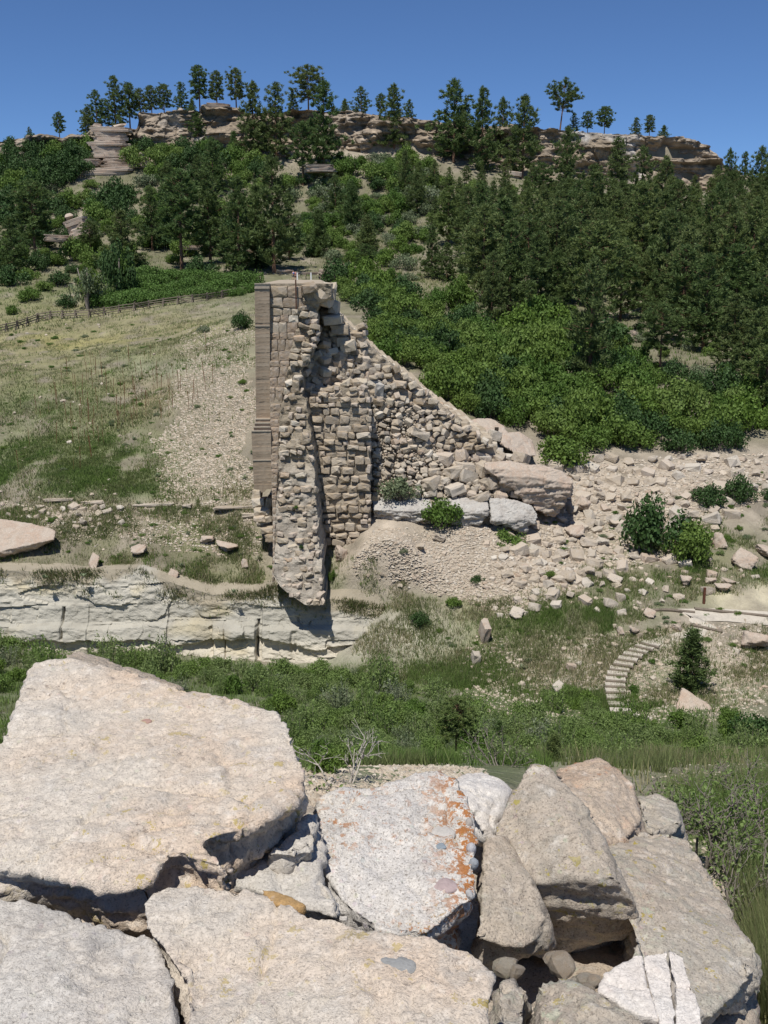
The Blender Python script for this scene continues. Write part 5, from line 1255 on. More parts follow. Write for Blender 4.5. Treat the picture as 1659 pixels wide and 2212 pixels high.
def post(u, vb, h, w, mat, label, cat='post', Y=None, head=False):
    p = hit1(u, vb) if Y is None else P(u, vb, Y)
    mb = MB(); mb.box((0, 0, h / 2 - .1), (w / 2, w / 2, h / 2 + .1))
    if head: mb.box((-.08, -.03, h * .92), (.17, .03, .14))
    return tag(obj('post', mb.mesh('post', mat), loc=p), label, cat)
M['rust'] = mat_plain('rusty_brown_post', (0.13, 0.055, 0.035), .8, .2, 5); M['wpaint'] = mat_plain('white_paint', (0.80, 0.80, 0.78), .6, .05, 3); M['dkpost'] = mat_plain('dark_post', (0.06, 0.045, 0.035), .8, .2, 5)
post(1520, 1304, 1.2, .16, M['rust'], 'rusty brown post at the left end of the gravel trail')
post(1074, 958, 1.35, .09, M['dkpost'], 'thin dark trail marker post among the rubble by the rock hump', Y=83.5, head=True)
post(642.5, 611, 1.85, .2, M['wpaint'], 'white post on the far end of the dam, beside the two hikers', Y=190)
post(672, 608, 1.6, .2, M['wpaint'], 'white post on the far end of the dam, nearer the bending hiker', Y=190)
post(661, 608, 1.1, .14, M['dkpost'], 'short brown post between the two white posts', Y=190)

# ---------------------------------------------------------------- split rail fence
fn = empty('rail_fence', P(250, 675, 172)); tag(fn, 'weathered split rail fence running along the top of the meadow', 'fence')
FP = [(-50, 726), (-15, 722), (15, 716), (38, 710), (60, 702), (82, 694), (110, 688), (136, 687), (164, 686), (194, 685), (226, 680), (258, 675), (291, 670), (322, 665), (354, 660), (385, 656), (416, 652), (448, 648), (480, 643), (508, 637)]
fy = np.interp([a for a, b in FP], [-50, 0, 200, 350, 508], [155, 158, 169, 178, 190])
fq = []
for (u, v), y_ in zip(FP, fy):
    p = hit1(u, v + 1, 120); fq.append(p if abs(p.y - y_) < 45 else P(u, v, y_))
for i, p in enumerate(fq):
    z0 = p.z; 
    mb = MB(); hh = 1.25
    for s_ in (-1, 1): mb.tube([(s_ * .14, .35 * s_, z0 - p.z - .2), (s_ * .02, -.06 * s_, hh + .1)], [.13, .11], 5)
    obj('fence_post', mb.mesh('fence_post', M['log']), fn, p - fn.location)
    if i + 1 < len(fq):
        q = fq[i + 1]
        for hz in (.45, .8, 1.15):
            mb = MB(); mb.tube([(0, -.05, hz + R.uniform(-.06, .06)), tuple(q - p + Vector((0, -.05, hz + R.uniform(-.06, .06))))], [.085, .075], 5)
            obj('rail', mb.mesh('rail', M['log']), fn, p - fn.location)
        if i in (3, 5, 9, 12, 15):
            mb = MB(); mb.tube([(0, -.2, 1.2), tuple((q - p) * .8 + Vector((0, -.5, 0)))], [.09, .08], 5)
            obj('brace', mb.mesh('brace', M['log']), fn, p - fn.location)

# ---------------------------------------------------------------- hikers
def skin(name, verts, edges, rads, mat, parent=None, loc=None, rot=0, sub=1):
    me = bpy.data.meshes.new(name); me.from_pydata(verts, edges, []); o = bpy.data.objects.new(name, me); COL.objects.link(o)
    m = o.modifiers.new('s', 'SKIN'); 
    for i, r in enumerate(rads): me.skin_vertices[0].data[i].radius = (r, r)
    me.skin_vertices[0].data[0].use_root = True
    if sub: o.modifiers.new('d', 'SUBSURF').levels = sub
    dg = bpy.context.evaluated_depsgraph_get(); e = bpy.data.meshes.new_from_object(o.evaluated_get(dg))
    bpy.data.objects.remove(o); e.materials.clear(); e.materials.append(mat); e.name = name
    for p_ in e.polygons: p_.use_smooth = True
    r = obj(name, e, parent, loc, (0, 0, rot)); return r
M['skin'] = mat_plain('skin', (0.50, 0.30, 0.21), .6, .05, 4)
def person(u, vb, Y, lab, shirt, pants, bend=0.0, rot=0.0, pack=None, hair=(0.03, 0.02, 0.015), shirt_on=True):
    base = P(u, vb, Y); k = 1.0
    pel = Vector((0, 0, .92)); up = Vector((0, -sin(bend), cos(bend)))
    ch = pel + up * .42; nk = pel + up * .58; hd = nk + (up * .13 + Vector((0, -.04 * bend, -.02))); hd2 = hd + up * .12
    shL = ch + Vector((-.19, 0, 0)) + up * .1; shR = ch + Vector((.19, 0, 0)) + up * .1
    down = Vector((0, -.25 - .6 * bend, -1)).normalized()
    V = [pel, pel + up * .2, ch, nk, hd, hd2, shL, shL + Vector((-.06, 0, 0)) + down * .28, shL + Vector((-.05, -.08, 0)) + down * .54, shR, shR + Vector((.06, 0, 0)) + down * .28, shR + Vector((.05, -.08, 0)) + down * .54,
         Vector((-.1, 0, .88)), Vector((-.11, -.03, .48)), Vector((-.12, 0, .07)), Vector((-.13, -.14, .03)), Vector((.1, 0, .88)), Vector((.13, .02 - .1, .48)), Vector((.14, .08, .07)), Vector((.15, -.08, .03))]
    E_ = [(0, 1), (1, 2), (2, 3), (3, 4), (4, 5), (2, 6), (6, 7), (7, 8), (2, 9), (9, 10), (10, 11), (0, 12), (12, 13), (13, 14), (14, 15), (0, 16), (16, 17), (17, 18), (18, 19)]
    Rr = [.15, .13, .15, .06, .09, .08, .07, .05, .035, .07, .05, .035, .095, .065, .045, .035, .095, .065, .045, .035]
    b = skin('person', V, E_, Rr, M['skin'], loc=base, rot=rot); tag(b, lab, 'person')
    if shirt_on: skin('shirt', [V[0] + up * .05, V[1], V[2], V[6], V[6] * .5 + V[7] * .5, V[9], V[9] * .5 + V[10] * .5], [(0, 1), (1, 2), (2, 3), (3, 4), (2, 5), (5, 6)], [.17, .155, .17, .09, .07, .09, .07], mat_plain('shirt_cloth' + str(int(u)), shirt, .9, .1, 4), b)
    skin('shorts', [V[0] + up * .06, V[0], V[12], V[13] * .8 + V[12] * .2, V[16], V[17] * .8 + V[16] * .2], [(0, 1), (1, 2), (2, 3), (1, 4), (4, 5)], [.15, .17, .115, .10, .115, .10], mat_plain('shorts_cloth' + str(int(u)), pants, .9, .1, 4), b)
    skin('hair', [V[4] + Vector((0, .03, .03)), V[5] + Vector((0, .02, .03))], [(0, 1)], [.095, .095], mat_plain('hair' + str(int(u)), hair, .7, .1, 4), b)
    if pack: skin('backpack', [V[1] + Vector((0, .2, 0)), V[2] + Vector((0, .22, .08))], [(0, 1)], [.13, .15], mat_plain('backpack_cloth', pack, .7, .1, 4), b)
    return b
person(634, 605, 195, 'hiker with a bright blue backpack standing left of the white posts', (.60, .35, .30), (.10, .10, .14), 0, pi, None) and None
bp = [o for o in SC.objects if o.name == 'person'][0]
skin('backpack', [Vector((0, .22, 1.10)), Vector((0, .24, 1.42))], [(0, 1)], [.14, .16], mat_plain('blue_pack', (.05, .22, .62), .7, .1, 4), bp)
bp.rotation_euler = (0, 0, pi + .3)
person(638.5, 606, 196, 'hiker in reddish clothes standing close behind the blue backpack', (.42, .17, .17), (.14, .05, .07), 0.05, 2.6)
person(690, 609, 194, 'dark dressed hiker bending forward right of the white posts', (.025, .025, .03), (.03, .03, .04), 1.05, 2.2)
bp.children[-1].location = (0, 0, 0)
# ---------------------------------------------------------------- vegetation prototypes
def leaf_mesh(name, cen, nrm, size, mat, seed, asp=0.6, tri=False):
    rs = np.random.RandomState(seed); n = len(cen)
    r = rs.normal(size=(n, 3)); a = np.cross(nrm, r); a /= np.linalg.norm(a, axis=1)[:, None] + 1e-9; b = np.cross(nrm, a)
    s = size[:, None]
    if tri:
        V = np.stack([cen - a * s * asp * .5, cen + a * s * asp * .5, cen + b * s], 1); F_ = np.arange(n * 3).reshape(n, 3)
    else:
        V = np.stack([cen - b * s * .5, cen + a * s * asp * .5 + nrm * s * .12, cen + b * s * .5, cen - a * s * asp * .5 + nrm * s * .12], 1); F_ = np.arange(n * 4).reshape(n, 4)
    return V.reshape(-1, 3), F_
def pine_proto(seed, kind='cone', h=14.0):
    rs = np.random.RandomState(seed); mbt = MB()
    lean = rs.uniform(-.25, .25, 2)
    tp = [(0, 0, -.6), (lean[0] * .2, lean[1] * .2, h * .3), (lean[0] * .6, lean[1] * .6, h * .65), (lean[0], lean[1], h * .97)]
    mbt.tube(tp, [h * .019, h * .0155, h * .009, h * .002], 7)
    def trunk(z): t = z / h; return np.array([lean[0] * t * t, lean[1] * t * t, z])
    Cn, Nn_, Sz = [], [], []
    base = {'cone': .10, 'dense': .04, 'open': .35, 'lone': .45, 'young': .02}[kind]
    nl = {'cone': 80, 'dense': 92, 'open': 74, 'lone': 56, 'young': 130}[kind]
    wid = {'cone': .33, 'dense': .37, 'open': .32, 'lone': .34, 'young': .36}[kind] * h * rs.uniform(.88, 1.12)
    lobe = rs.uniform(0, 6.28, 3)
    for i in range(nl):
        t = (i + rs.rand()) / nl; z = h * (base + (1 - base) * t ** (.9)) * .985
        if kind in ('cone', 'dense', 'young'): prof = (1 - t) ** .72 * (0.62 + .38 * min(1, t * 5)) + .05
        elif kind == 'open': prof = (1 - t) ** .45 * (.55 + .45 * math.sin(min(1, t * 1.6) * pi / 2)) + .04
        else: prof = .35 + .65 * math.sin(pi * min(1, .12 + t * .95)) ** .8
        az = i * 2.4 + rs.uniform(-.5, .5)
        L = wid * prof * rs.uniform(.62, 1.12) * (1 + .18 * math.sin(az * 2 + lobe[0]) + .14 * math.sin(z * 1.3 + lobe[1]))
        if rs.rand() < .10: L *= .45
        up = (.55 * t - .12 + rs.uniform(-.12, .12)) if kind != 'lone' else (.5 * t + rs.uniform(-.1, .25))
        d = np.array([cos(az), sin(az), up]); p0 = trunk(z); p1 = p0 + d * L
        p1[2] += L * .10
        if kind in ('open', 'lone') or i % 3 == 0:
            mbt.tube([tuple(p0), tuple((p0 + p1) / 2 - np.array([0, 0, L * .05])), tuple(p1)], [h * .0045, h * .003, h * .001], 4)
        nc = max(2, int(L / .60))
        for c in range(nc):
            f = .28 + .75 * (c + rs.rand() * .7) / nc if kind not in ('open', 'lone') else .45 + .58 * (c + rs.rand()) / nc
            q = p0 + (p1 - p0) * f + rs.normal(size=3) * np.array([.20, .20, .12]) * (1 + .3 * L)
            cs = .46 * (1.1 - .35 * t) * h / 14 * (1.0 if h > 9 else 1.3)
            m = 26
            dirs = rs.normal(size=(m, 3)); dirs[:, 2] = np.abs(dirs[:, 2]) * .8 + .15; dirs[:, :2] += d[:2] * .6
            dirs /= np.linalg.norm(dirs, axis=1)[:, None]
            Cn.append(q + dirs * cs * .15 + rs.normal(size=(m, 3)) * .13); Nn_.append(dirs); Sz.append(np.full(m, cs) * rs.uniform(.7, 1.25, m))
    # leader
    for z in np.linspace(h * .93, h * 1.01, 5):
        dirs = rs.normal(size=(10, 3)); dirs[:, 2] = np.abs(dirs[:, 2]) + .6; dirs /= np.linalg.norm(dirs, axis=1)[:, None]
        Cn.append(trunk(z) + dirs * .05); Nn_.append(dirs); Sz.append(np.full(10, .34 * h / 14))
    C_, D_, S_ = np.vstack(Cn), np.vstack(Nn_), np.concatenate(Sz)
    r = rs.normal(size=C_.shape); a = np.cross(D_, r); a /= np.linalg.norm(a, axis=1)[:, None]
    wv = (S_ * .22)[:, None]
    V = np.stack([C_ - a * wv, C_ + a * wv, C_ + D_ * S_[:, None] * 1.25], 1).reshape(-1, 3)
    crown = mesh_np('crown', V, np.arange(len(V)).reshape(-1, 3), M['pine'])
    trunkm = mbt.mesh('trunk', M['bark'], True)
    return crown, trunkm, h
PINES = {k: [pine_proto(400 + 10 * j + i, k, 14.0 if k != 'young' else 7.0) for i in range(n)] for j, (k, n) in enumerate([('cone', 5), ('dense', 3), ('open', 4), ('lone', 1), ('young', 2)])}
PC = {}
def place_pine(loc, hgt, kind, label, group=None, wide=1.0, mat=None, name='pine_tree', lean=0.0):
    idx = R.randrange(len(PINES[kind])); cr, tr, h0 = PINES[kind][idx]
    if mat is not None:
        key = (kind, idx, mat.name)
        if key not in PC: m2 = cr.copy(); m2.materials.clear(); m2.materials.append(mat); PC[key] = m2
        cr = PC[key]
    e = empty(name, loc, (0, lean, R.uniform(0, 6.28))); s = hgt / h0
    if lean: e.rotation_euler = (0, lean, 0)
    tag(e, label, 'pine', group)
    obj('trunk', tr, e, scale=(s, s, s)); obj('crown', cr, e, scale=(s * wide, s * wide, s))
    return e
def pine_uv(u, vtop, vbase=None, Y=None, kind='cone', label='', group=None, wide=1.0, mat=None, name='pine_tree', lean=0.0):
    if Y is None: p = hit1(u, vbase); Y = p.y
    if Y > 310: 
        x = P(u, vtop, Y).x; zb = float(H(x, Y)) - .3
    else:
        p = P(u, vbase, Y) if vbase is not None else None; x = P(u, vtop, Y).x; zb = float(H(x, Y)) - .2
        if p is not None and vbase is not None: x = p.x
    zt = P(u, vtop, Y).z
    return place_pine((x, Y, zb), max(zt - zb, .6), kind, label, group, wide, mat, name, lean)
G1 = 'pines along the mesa rim'
for (u, vt_, Y, k, w, lab) in [
    (62, 274, 322, 'cone', 1, 'small pine near the left end of the rim skyline'), (125, 243, 322, 'open', 1, 'sparse open pine standing alone on the left of the rim'), (18, 296, 330, 'young', 1, 'tiny tree at the far left of the skyline'),
    (205, 195, 318, 'cone', 1.1, 'broad pine above the outcrop, leftmost of the tall rim group'), (244, 165, 318, 'cone', 1, 'tall dense pine above the outcrop, second from the left of the group'), (276, 180, 320, 'open', .9, 'thin pine just right of the tall dense pine over the outcrop'),
    (300, 192, 324, 'open', 1, 'open pine third right of the tall dense pine on the rim'), (325, 186, 326, 'open', 1, 'slim bare stemmed pine in the left rim row'), (352, 183, 326, 'open', 1, 'open crowned pine right of the slim bare stemmed one'),
    (390, 178, 322, 'cone', 1, 'dark pine left of the tallest twin pines over the high rim'), (428, 143, 320, 'open', 1, 'tallest pine over the highest part of the rim'), (466, 155, 322, 'open', 1, 'pine right beside the tallest pine over the high rim'),
    (508, 149, 320, 'open', 1.1, 'windswept pine at the right end of the high rim cap'), (186, 232, 316, 'dense', 1.1, 'short bushy pine at the left foot of the rim group'), (414, 215, 318, 'young', 1, 'low young pine under the tall rim pines'),
    (665, 143, 320, 'open', 1.35, 'large round crowned pine on the skyline left of centre'), (632, 195, 324, 'cone', 1, 'small pine under the large round crowned pine'), (780, 187, 318, 'cone', 1.1, 'rounded pine on the rim at the centre'), (822, 203, 322, 'open', 1, 'small dark pine on the rim just right of centre'),
    (745, 215, 322, 'young', 1, 'low young pine on the rim left of the rounded centre pine'), (884, 215, 322, 'dense', 1, 'short pine on the rim behind the conical centre pine'), (1002, 232, 324, 'young', 1, 'small pine between two tall conical rim pines'),
    (1213, 180, 316, 'lone', 1.05, 'lone leaning umbrella crowned pine standing apart on the rim'), (1241, 244, 318, 'cone', 1.1, 'small pine right of the lone umbrella pine'), (1271, 241, 320, 'open', 1, 'second small pine right of the lone umbrella pine'),
    (1308, 231, 318, 'open', 1.3, 'bushy round pine midway between the lone pine and the cliff end'), (1375, 254, 318, 'cone', 1.3, 'wide low pine near the right part of the rim'), (1405, 249, 320, 'open', 1.1, 'spiky open pine behind the wide low rim pine'), (1434, 272, 320, 'young', 1.1, 'last small pine towards the right end of the cliff')]:
    pine_uv(u, vt_, None, Y, k, lab, G1, w, lean=.10 if k == 'lone' else 0)
G2 = 'pines on the upper slope under the rim'
for (u, vt_, vb_, k, w, lab) in [
    (425, 243, 300, 'dense', 1.3, 'dark teardrop shaped juniper against the cliff face'), (548, 178, 345, 'cone', .9, 'tall pine rising past the rim just left of the skyline gap'), (597, 181, 350, 'cone', 1, 'tall dark pine rising past the rim above the dam'), (700, 177, 372, 'dense', .9, 'big dense pine crossing the rim right of the round crowned pine'),
    (852, 183, 320, 'dense', 1, 'dark conical pine crossing the rim at the centre'), (980, 173, 352, 'cone', 1.05, 'tall conical pine crossing the rim, left one of the right hand pair'), (1042, 190, 372, 'dense', .9, 'full conical pine crossing the rim, right one of the pair'), (1088, 212, 345, 'cone', .8, 'narrow pine behind the full conical pair on the rim'), (1128, 207, 385, 'cone', 1, 'pointed pine with a bare right side at the rim'),
    (655, 265, 400, 'open', 1, 'olive pine standing in front of the rim below the big dense pine'), (462, 298, 420, 'dense', .9, 'rounded pine on the slope under the high rim'), (505, 285, 340, 'young', 1, 'young pine under the right end of the high rim cap'), (735, 335, 372, 'young', 1, 'very small pine right of the big dense pine'),
    (875, 325, 425, 'cone', .8, 'pale slender pine on the central slope'), (1222, 275, 440, 'cone', .9, 'dark pine in front of the cliff below the lone umbrella pine'), (1330, 300, 470, 'cone', 1, 'tall pine hiding the cliff left of its white stain'), (1383, 318, 470, 'cone', .9, 'pine in front of the right cliff stain'), (1432, 338, 480, 'dense', .9, 'broad pine below the overhang of the right cliff')]:
    pine_uv(u, vt_, vb_, None, k, lab, G2, w)
G3 = 'pines on the left slope'
for (u, vt_, vb_, k, w, lab) in [
    (78, 392, 575, 'open', 1.2, 'big olive pine at the left edge of the slope'), (30, 470, 600, 'dense', 1, 'dark pine at the extreme left'), (196, 478, 548, 'open', 1.3, 'small open pine beside the bare outcrop'), (268, 455, 600, 'cone', 1.2, 'tan tinted pine below the bare outcrop'),
    (330, 405, 540, 'cone', 1, 'dark pine left of the one with the bare trunk'), (393, 372, 585, 'open', 1.15, 'large pine showing a long bare trunk'), (455, 368, 570, 'cone', 1, 'dark pine just right of the bare trunk one'), (517, 385, 592, 'dense', .9, 'wide pine whose skirts touch the bright thicket'), (592, 340, 590, 'cone', .95, 'tallest pine on the slope directly above the dam top'),
    (556, 400, 575, 'cone', .9, 'pine left of the tallest one above the dam'), (625, 420, 560, 'cone', .9, 'pine right of the tallest one above the dam'), (430, 335, 440, 'cone', .9, 'pine high on the left slope under the rim'), (365, 350, 440, 'open', 1, 'pine in the middle of the left slope'),
    (690, 455, 555, 'young', 1, 'small pine above the hikers'), (725, 378, 470, 'cone', .9, 'mid sized pine in the central gap of the slope'), (760, 395, 500, 'young', .9, 'young pine in the central gap'), (795, 470, 560, 'young', 1, 'young pine low in the centre of the slope'), (790, 528, 600, 'open', 1.2, 'dark pine by the pale bench right of the hikers')]:
    pine_uv(u, vt_, vb_, None, k, lab, G3, w)
G4 = 'pines in the wooded right slope'
named = [
    (1272, 560, 838, 'dense', .78, 'tallest dark pine in the foreground of the right woods'), (1100, 480, 685, 'cone', 1.05, 'big pine at the left front corner of the right woods'), (1062, 545, 690, 'dense', .8, 'pine left of the big corner pine'), (1160, 505, 700, 'cone', 1, 'pine right of the big corner pine'),
    (1425, 660, 800, 'open', 1.3, 'spreading pine above the clearing in the right woods'), (1648, 690, 900, 'cone', 1, 'yellowish pine at the right edge above the talus'), (932, 488, 600, 'dense', .9, 'pointed pine at the head of the oak thicket'), (965, 525, 605, 'dense', 1.1, 'round pine beside the pointed one at the head of the thicket'),
    (1570, 322, 440, 'cone', .7, 'narrow spire pine right of the cliff end, first of the row'), (1602, 330, 440, 'cone', .7, 'narrow spire pine right of the cliff end, second of the row'), (1636, 318, 460, 'cone', .9, 'pine on the right skyline near the picture edge'), (1658, 325, 470, 'cone', .9, 'pine cut by the right edge on the skyline'),
    (1340, 520, 690, 'cone', 1.1, 'full pine behind the tallest dark one, right side'), (1200, 540, 700, 'cone', 1, 'full pine behind the tallest dark one, left side')]
used = []
for (u, vt_, vb_, k, w, lab) in named:
    pine_uv(u, vt_, vb_, None, k, lab, G4, w, mat=M['pine_hi'] if 'yellowish' in lab else None); used.append((u, vb_))
dense = [(900, 400), (1000, 390), (1180, 410), (1300, 440), (1450, 440), (1540, 400), (1680, 400), (1700, 850), (1560, 800), (1500, 760), (1380, 700), (1300, 740), (1200, 680), (1050, 660), (1010, 600), (960, 520), (880, 480)]
U = RN.uniform(880, 1700, 4000); Vv = RN.uniform(395, 850, 4000); mk = inpoly(U, Vv, dense); nfill = 0
for u, v in zip(U[mk], Vv[mk]):
    if nfill >= 150: break
    sp = 30 + (v - 400) * .05
    if v > 560 and u < 1350 and R.random() < .6: continue
    if any(abs(u - a) < sp and abs(v - b) < sp * .62 for a, b in used): continue
    used.append((u, v)); p = hit1(u, v)
    if math.isnan(p.y): continue
    hh = R.uniform(8, 16) if v > 500 else R.uniform(4.5, 8.5) if v < 450 else R.uniform(6, 11); k = R.choice(['cone', 'cone', 'cone', 'dense', 'open'])
    place_pine(tuple(p - Vector((0, 0, .2))), hh, k, sized(hh, 5, 16).replace('large', 'tall').replace('mid sized', 'middling') + ' dark pine in the woods ' + where(u, v - 40), 'pines filling the dense right hand woods', R.uniform(.85, 1.15), M['pine_hi'] if R.random() < .38 else None); nfill += 1
print('pines fill', nfill)
for (u, vt_, vb_, w, lab, k) in [(1488, 1362, 1488, 1.15, 'bushy conical pine standing alone by the steps', 'young'), (985, 1508, 1625, 1.25, 'young pine with pale new shoots among the creek bushes', 'open'), (1195, 1588, 1645, 1.1, 'small young pine just behind the tall pointed boulder', 'young'), (1078, 1560, 1620, .8, 'small slim pine in the creek bushes right of the young pine', 'young')]:
    pine_uv(u, vt_, vb_, None, k, lab, None, w, mat=M['pine_hi'] if k == 'open' or '1195' in str(u) else M['pine'])

def bush_proto(seed, mat, nleaf=1500, leaf=.11, flat=.8, lumps=14, stems=True, upright=False, hole=0.0):
    rs = np.random.RandomState(seed); Cn, Nn_, Sz = [], [], []
    mb = MB()
    for l in range(lumps):
        az = rs.uniform(0, 6.28); rr = rs.uniform(0, .72) ** .8; zc = flat * (.25 + .62 * rs.rand() * (1 - rr * .7)); c = np.array([rr * cos(az), rr * sin(az), zc]); lr = rs.uniform(.24, .42)
        m = nleaf // lumps
        d = rs.normal(size=(m, 3)); d[:, 2] += .25; d /= np.linalg.norm(d, axis=1)[:, None]
        r_ = lr * (rs.uniform(.55, 1.08, m))[:, None] * np.array([1, 1, .85])
        Cn.append(c + d * r_); nn = d + rs.normal(size=(m, 3)) * .55; nn /= np.linalg.norm(nn, axis=1)[:, None]; Nn_.append(nn)
        Sz.append(leaf * rs.uniform(.6, 1.35, m))
        if stems: mb.tube([(c[0] * .25, c[1] * .25, -.1), (c[0] * .6, c[1] * .6, zc * .6), tuple(c)], [.022, .014, .006], 4)
    C_, N_, S_ = np.vstack(Cn), np.vstack(Nn_), np.concatenate(Sz)
    k = C_[:, 2] > -.02; C_, N_, S_ = C_[k], N_[k], S_[k]
    V, F_ = leaf_mesh('', C_, N_, S_, None, seed + 1, .75)
    return mesh_np('foliage', V, F_, mat), (mb.mesh('stems', M['greybark'], True) if stems else None)
def willow_proto(seed, mat, n=70, leafn=20, h=1.5, spread=.75):
    rs = np.random.RandomState(seed); Cn, Nn_, Sz = [], [], []; mb = MB()
    for i in range(n):
        az = rs.uniform(0, 6.28); rr = rs.uniform(0, spread) ** .8; b = np.array([rr * cos(az), rr * sin(az), 0]); hh = h * rs.uniform(.55, 1.1) * (1 - .35 * rr)
        tip = b + np.array([cos(az) * .22, sin(az) * .22, hh]) + rs.normal(size=3) * .07
        if i % 4 == 0: mb.tube([tuple(b - np.array([0, 0, .1])), tuple(tip)], [.012, .004], 3)
        t = rs.uniform(.15, 1.02, leafn)[:, None]; c = b + (tip - b) * t + rs.normal(size=(leafn, 3)) * .045
        d = rs.normal(size=(leafn, 3)); d[:, 2] += .9; d /= np.linalg.norm(d, axis=1)[:, None]; Cn.append(c); Nn_.append(d); Sz.append(rs.uniform(.09, .17, leafn))
    C_, D_, S_ = np.vstack(Cn), np.vstack(Nn_), np.concatenate(Sz)
    r = rs.normal(size=C_.shape); a = np.cross(D_, r); a /= np.linalg.norm(a, axis=1)[:, None]; wv = (S_ * .26)[:, None]
    V = np.stack([C_ - a * wv, C_ + a * wv, C_ + D_ * S_[:, None]], 1).reshape(-1, 3)
    return mesh_np('foliage', V, np.arange(len(V)).reshape(-1, 3), mat), mb.mesh('stems', M['greybark'], True)
OAK = [bush_proto(500 + i, M['oak'], 2600, .095, .85, 18) for i in range(5)]
OAKY = [bush_proto(530 + i, mat_leaf('yellow_green_oak_leaves', (0.095, 0.175, 0.022), (0.145, 0.230, 0.035), (0.17, 0.24, 0.06), .8, .35), 2200, .10, .95, 14) for i in range(3)]
OAKD = [bush_proto(520 + i, M['oak_dark'], 2400, .095, .9, 16) for i in range(3)]
GREENM = mat_leaf('bright_shrub_leaves', (0.075, 0.155, 0.025), (0.11, 0.205, 0.035), (0.12, 0.20, 0.05), .5, .3)
LOW = [bush_proto(540 + i, GREENM, 2400, .085, .5, 20) for i in range(3)]
SAGE = [bush_proto(560 + i, M['sage'], 1500, .10, .75, 14) for i in range(3)]
WIL = [willow_proto(580 + i, M['willow']) for i in range(5)] + [willow_proto(590 + i, M['sage'], 60, 18, 1.3) for i in range(2)]
WILB = [bush_proto(600 + i, M['willow'], 2200, .085, .9, 18) for i in range(4)]
BS = 1.0
def place_bush(u, v, rpx, proto, label, group=None, name='oak_shrub', cat='shrub', hs=1.0, sink=.06, Y=None):
    p = hit1(u, v) if Y is None else P(u, v, Y)
    if math.isnan(p.y): return None
    r = rpx * BS * p.y / F; e = empty(name, p - Vector((0, 0, sink * r)), (0, 0, R.uniform(0, 6.28)))
    if label: tag(e, label, cat, group)
    s = (r, r, r * hs); obj('foliage', proto[0], e, scale=s)
    if proto[1] is not None: obj('stems', proto[1], e, scale=s)
    return e
# single shrubs that can be told apart: u, v(base), radius px
for (u, v, r, pr, lab, hs) in [
    (522, 712, 27, OAKD, 'round dark green bush left of the top of the concrete facing', 1.6), (866, 1066, 52, SAGE, 'wispy green bush on the rubble slope beside the right wall of the dam', 1.2), (955, 1124, 56, OAK, 'rounded bright bush on the rubble slope over the white ledge', 1.25), (1086, 1076, 20, SAGE, 'small thin bush at the left tip of the biggest boulder', 1.3),
    (1412, 1180, 82, OAKD, 'big dark oak in the talus, left half of the two toned pair', 1.5), (1482, 1204, 72, OAK, 'mid green oak in the talus, right half of the two toned pair', 1.35), (1530, 1092, 44, OAKD, 'dark oak standing in the talus, left one of two at the right', 1.25), (1594, 1084, 38, OAKD, 'dark narrow oak in the talus, right one of two', 1.7),
    (1206, 1002, 76, OAK, 'wide round oak above the right end of the biggest boulder', .95), (1085, 1184, 56, OAK, 'ivy like green bush hanging below the right end of the white ledge', .9), (905, 1350, 26, OAKD, 'dark bush on the brink of the pale cliff', 1.3), (982, 1308, 24, OAK, 'green bush at the lower edge of the scree cone', 1), (1032, 1258, 18, OAKD, 'small dark bush in the scree cone, upper right', 1),
    (872, 1194, 12, SAGE, 'tiny thin bush in the middle of the scree cone', 1.1), (1190, 1250, 20, OAK, 'green bush between scree cone and talus', 1.1), (1262, 1530, 36, OAK, 'green bush just left of the steps', 1.5), (1368, 1496, 15, OAK, 'small round bush right of the steps', 1.4), (1620, 1600, 60, OAKD, 'dark bush mass at the right edge of the creek', 1.2), (1575, 1560, 34, OAK, 'bush left of the dark mass at the right edge', 1.2),
    (28, 1405, 42, WILB, 'big grey green willow at the left edge of the creek', 1.1), (1660, 1080, 30, OAKD, 'bush cut by the right edge in the talus', 1), (845, 602, 24, OAK, 'small round bush on the pale bench, left one', 1.1), (882, 608, 26, SAGE, 'grey leafless looking bush on the pale bench, right one', .9), (950, 660, 18, OAK, 'small conical bush on the grassy bench', 1.3),
    (720, 1255, 12, OAK, 'green tuft in the shadow right of the dam foot', 2.4), (640, 1098, 7, OAK, 'small plant growing out of the dam face, upper one', 1.2), (651, 1185, 7, OAKD, 'small plant growing out of the dam face, lower one', 1.6), (787, 910, 12, SAGE, 'small bush between dam wall and rubble slope', 1.6),
    (525, 830, 12, OAK, 'small green bush on the bare bank left of the concrete', 1.1), (440, 718, 16, SAGE, 'olive bush on the meadow near the round dark bush', 1.2), (30, 680, 20, OAK, 'round bush behind the fence at the left', 1.2), (65, 650, 30, OAK, 'dark bush behind the fence left of the cottonwoods', 1.1), (140, 665, 26, OAKD, 'small bush below the cottonwoods behind the fence', 1.2)]:
    k = dict(name='oak_shrub')
    Yq = None
    if lab.find('dam face') > 0: Yq = float(lerp_rows(TG, v)[3]) - .15
    elif lab.find('rubble slope') > 0 or lab.find('dam wall') > 0: Yq = float(slope_Y(u, v)) - .6
    elif 'right end of the white ledge' in lab: Yq = 75.9
    elif 'tip of the biggest' in lab: Yq = 79.0
    pr_ = pr[R.randrange(len(pr))]
    if 'dam face' in lab or 'rubble slope' in lab: k['sink'] = .2
    place_bush(u, v, r, pr_, lab, None, hs=hs, Y=Yq, **k)
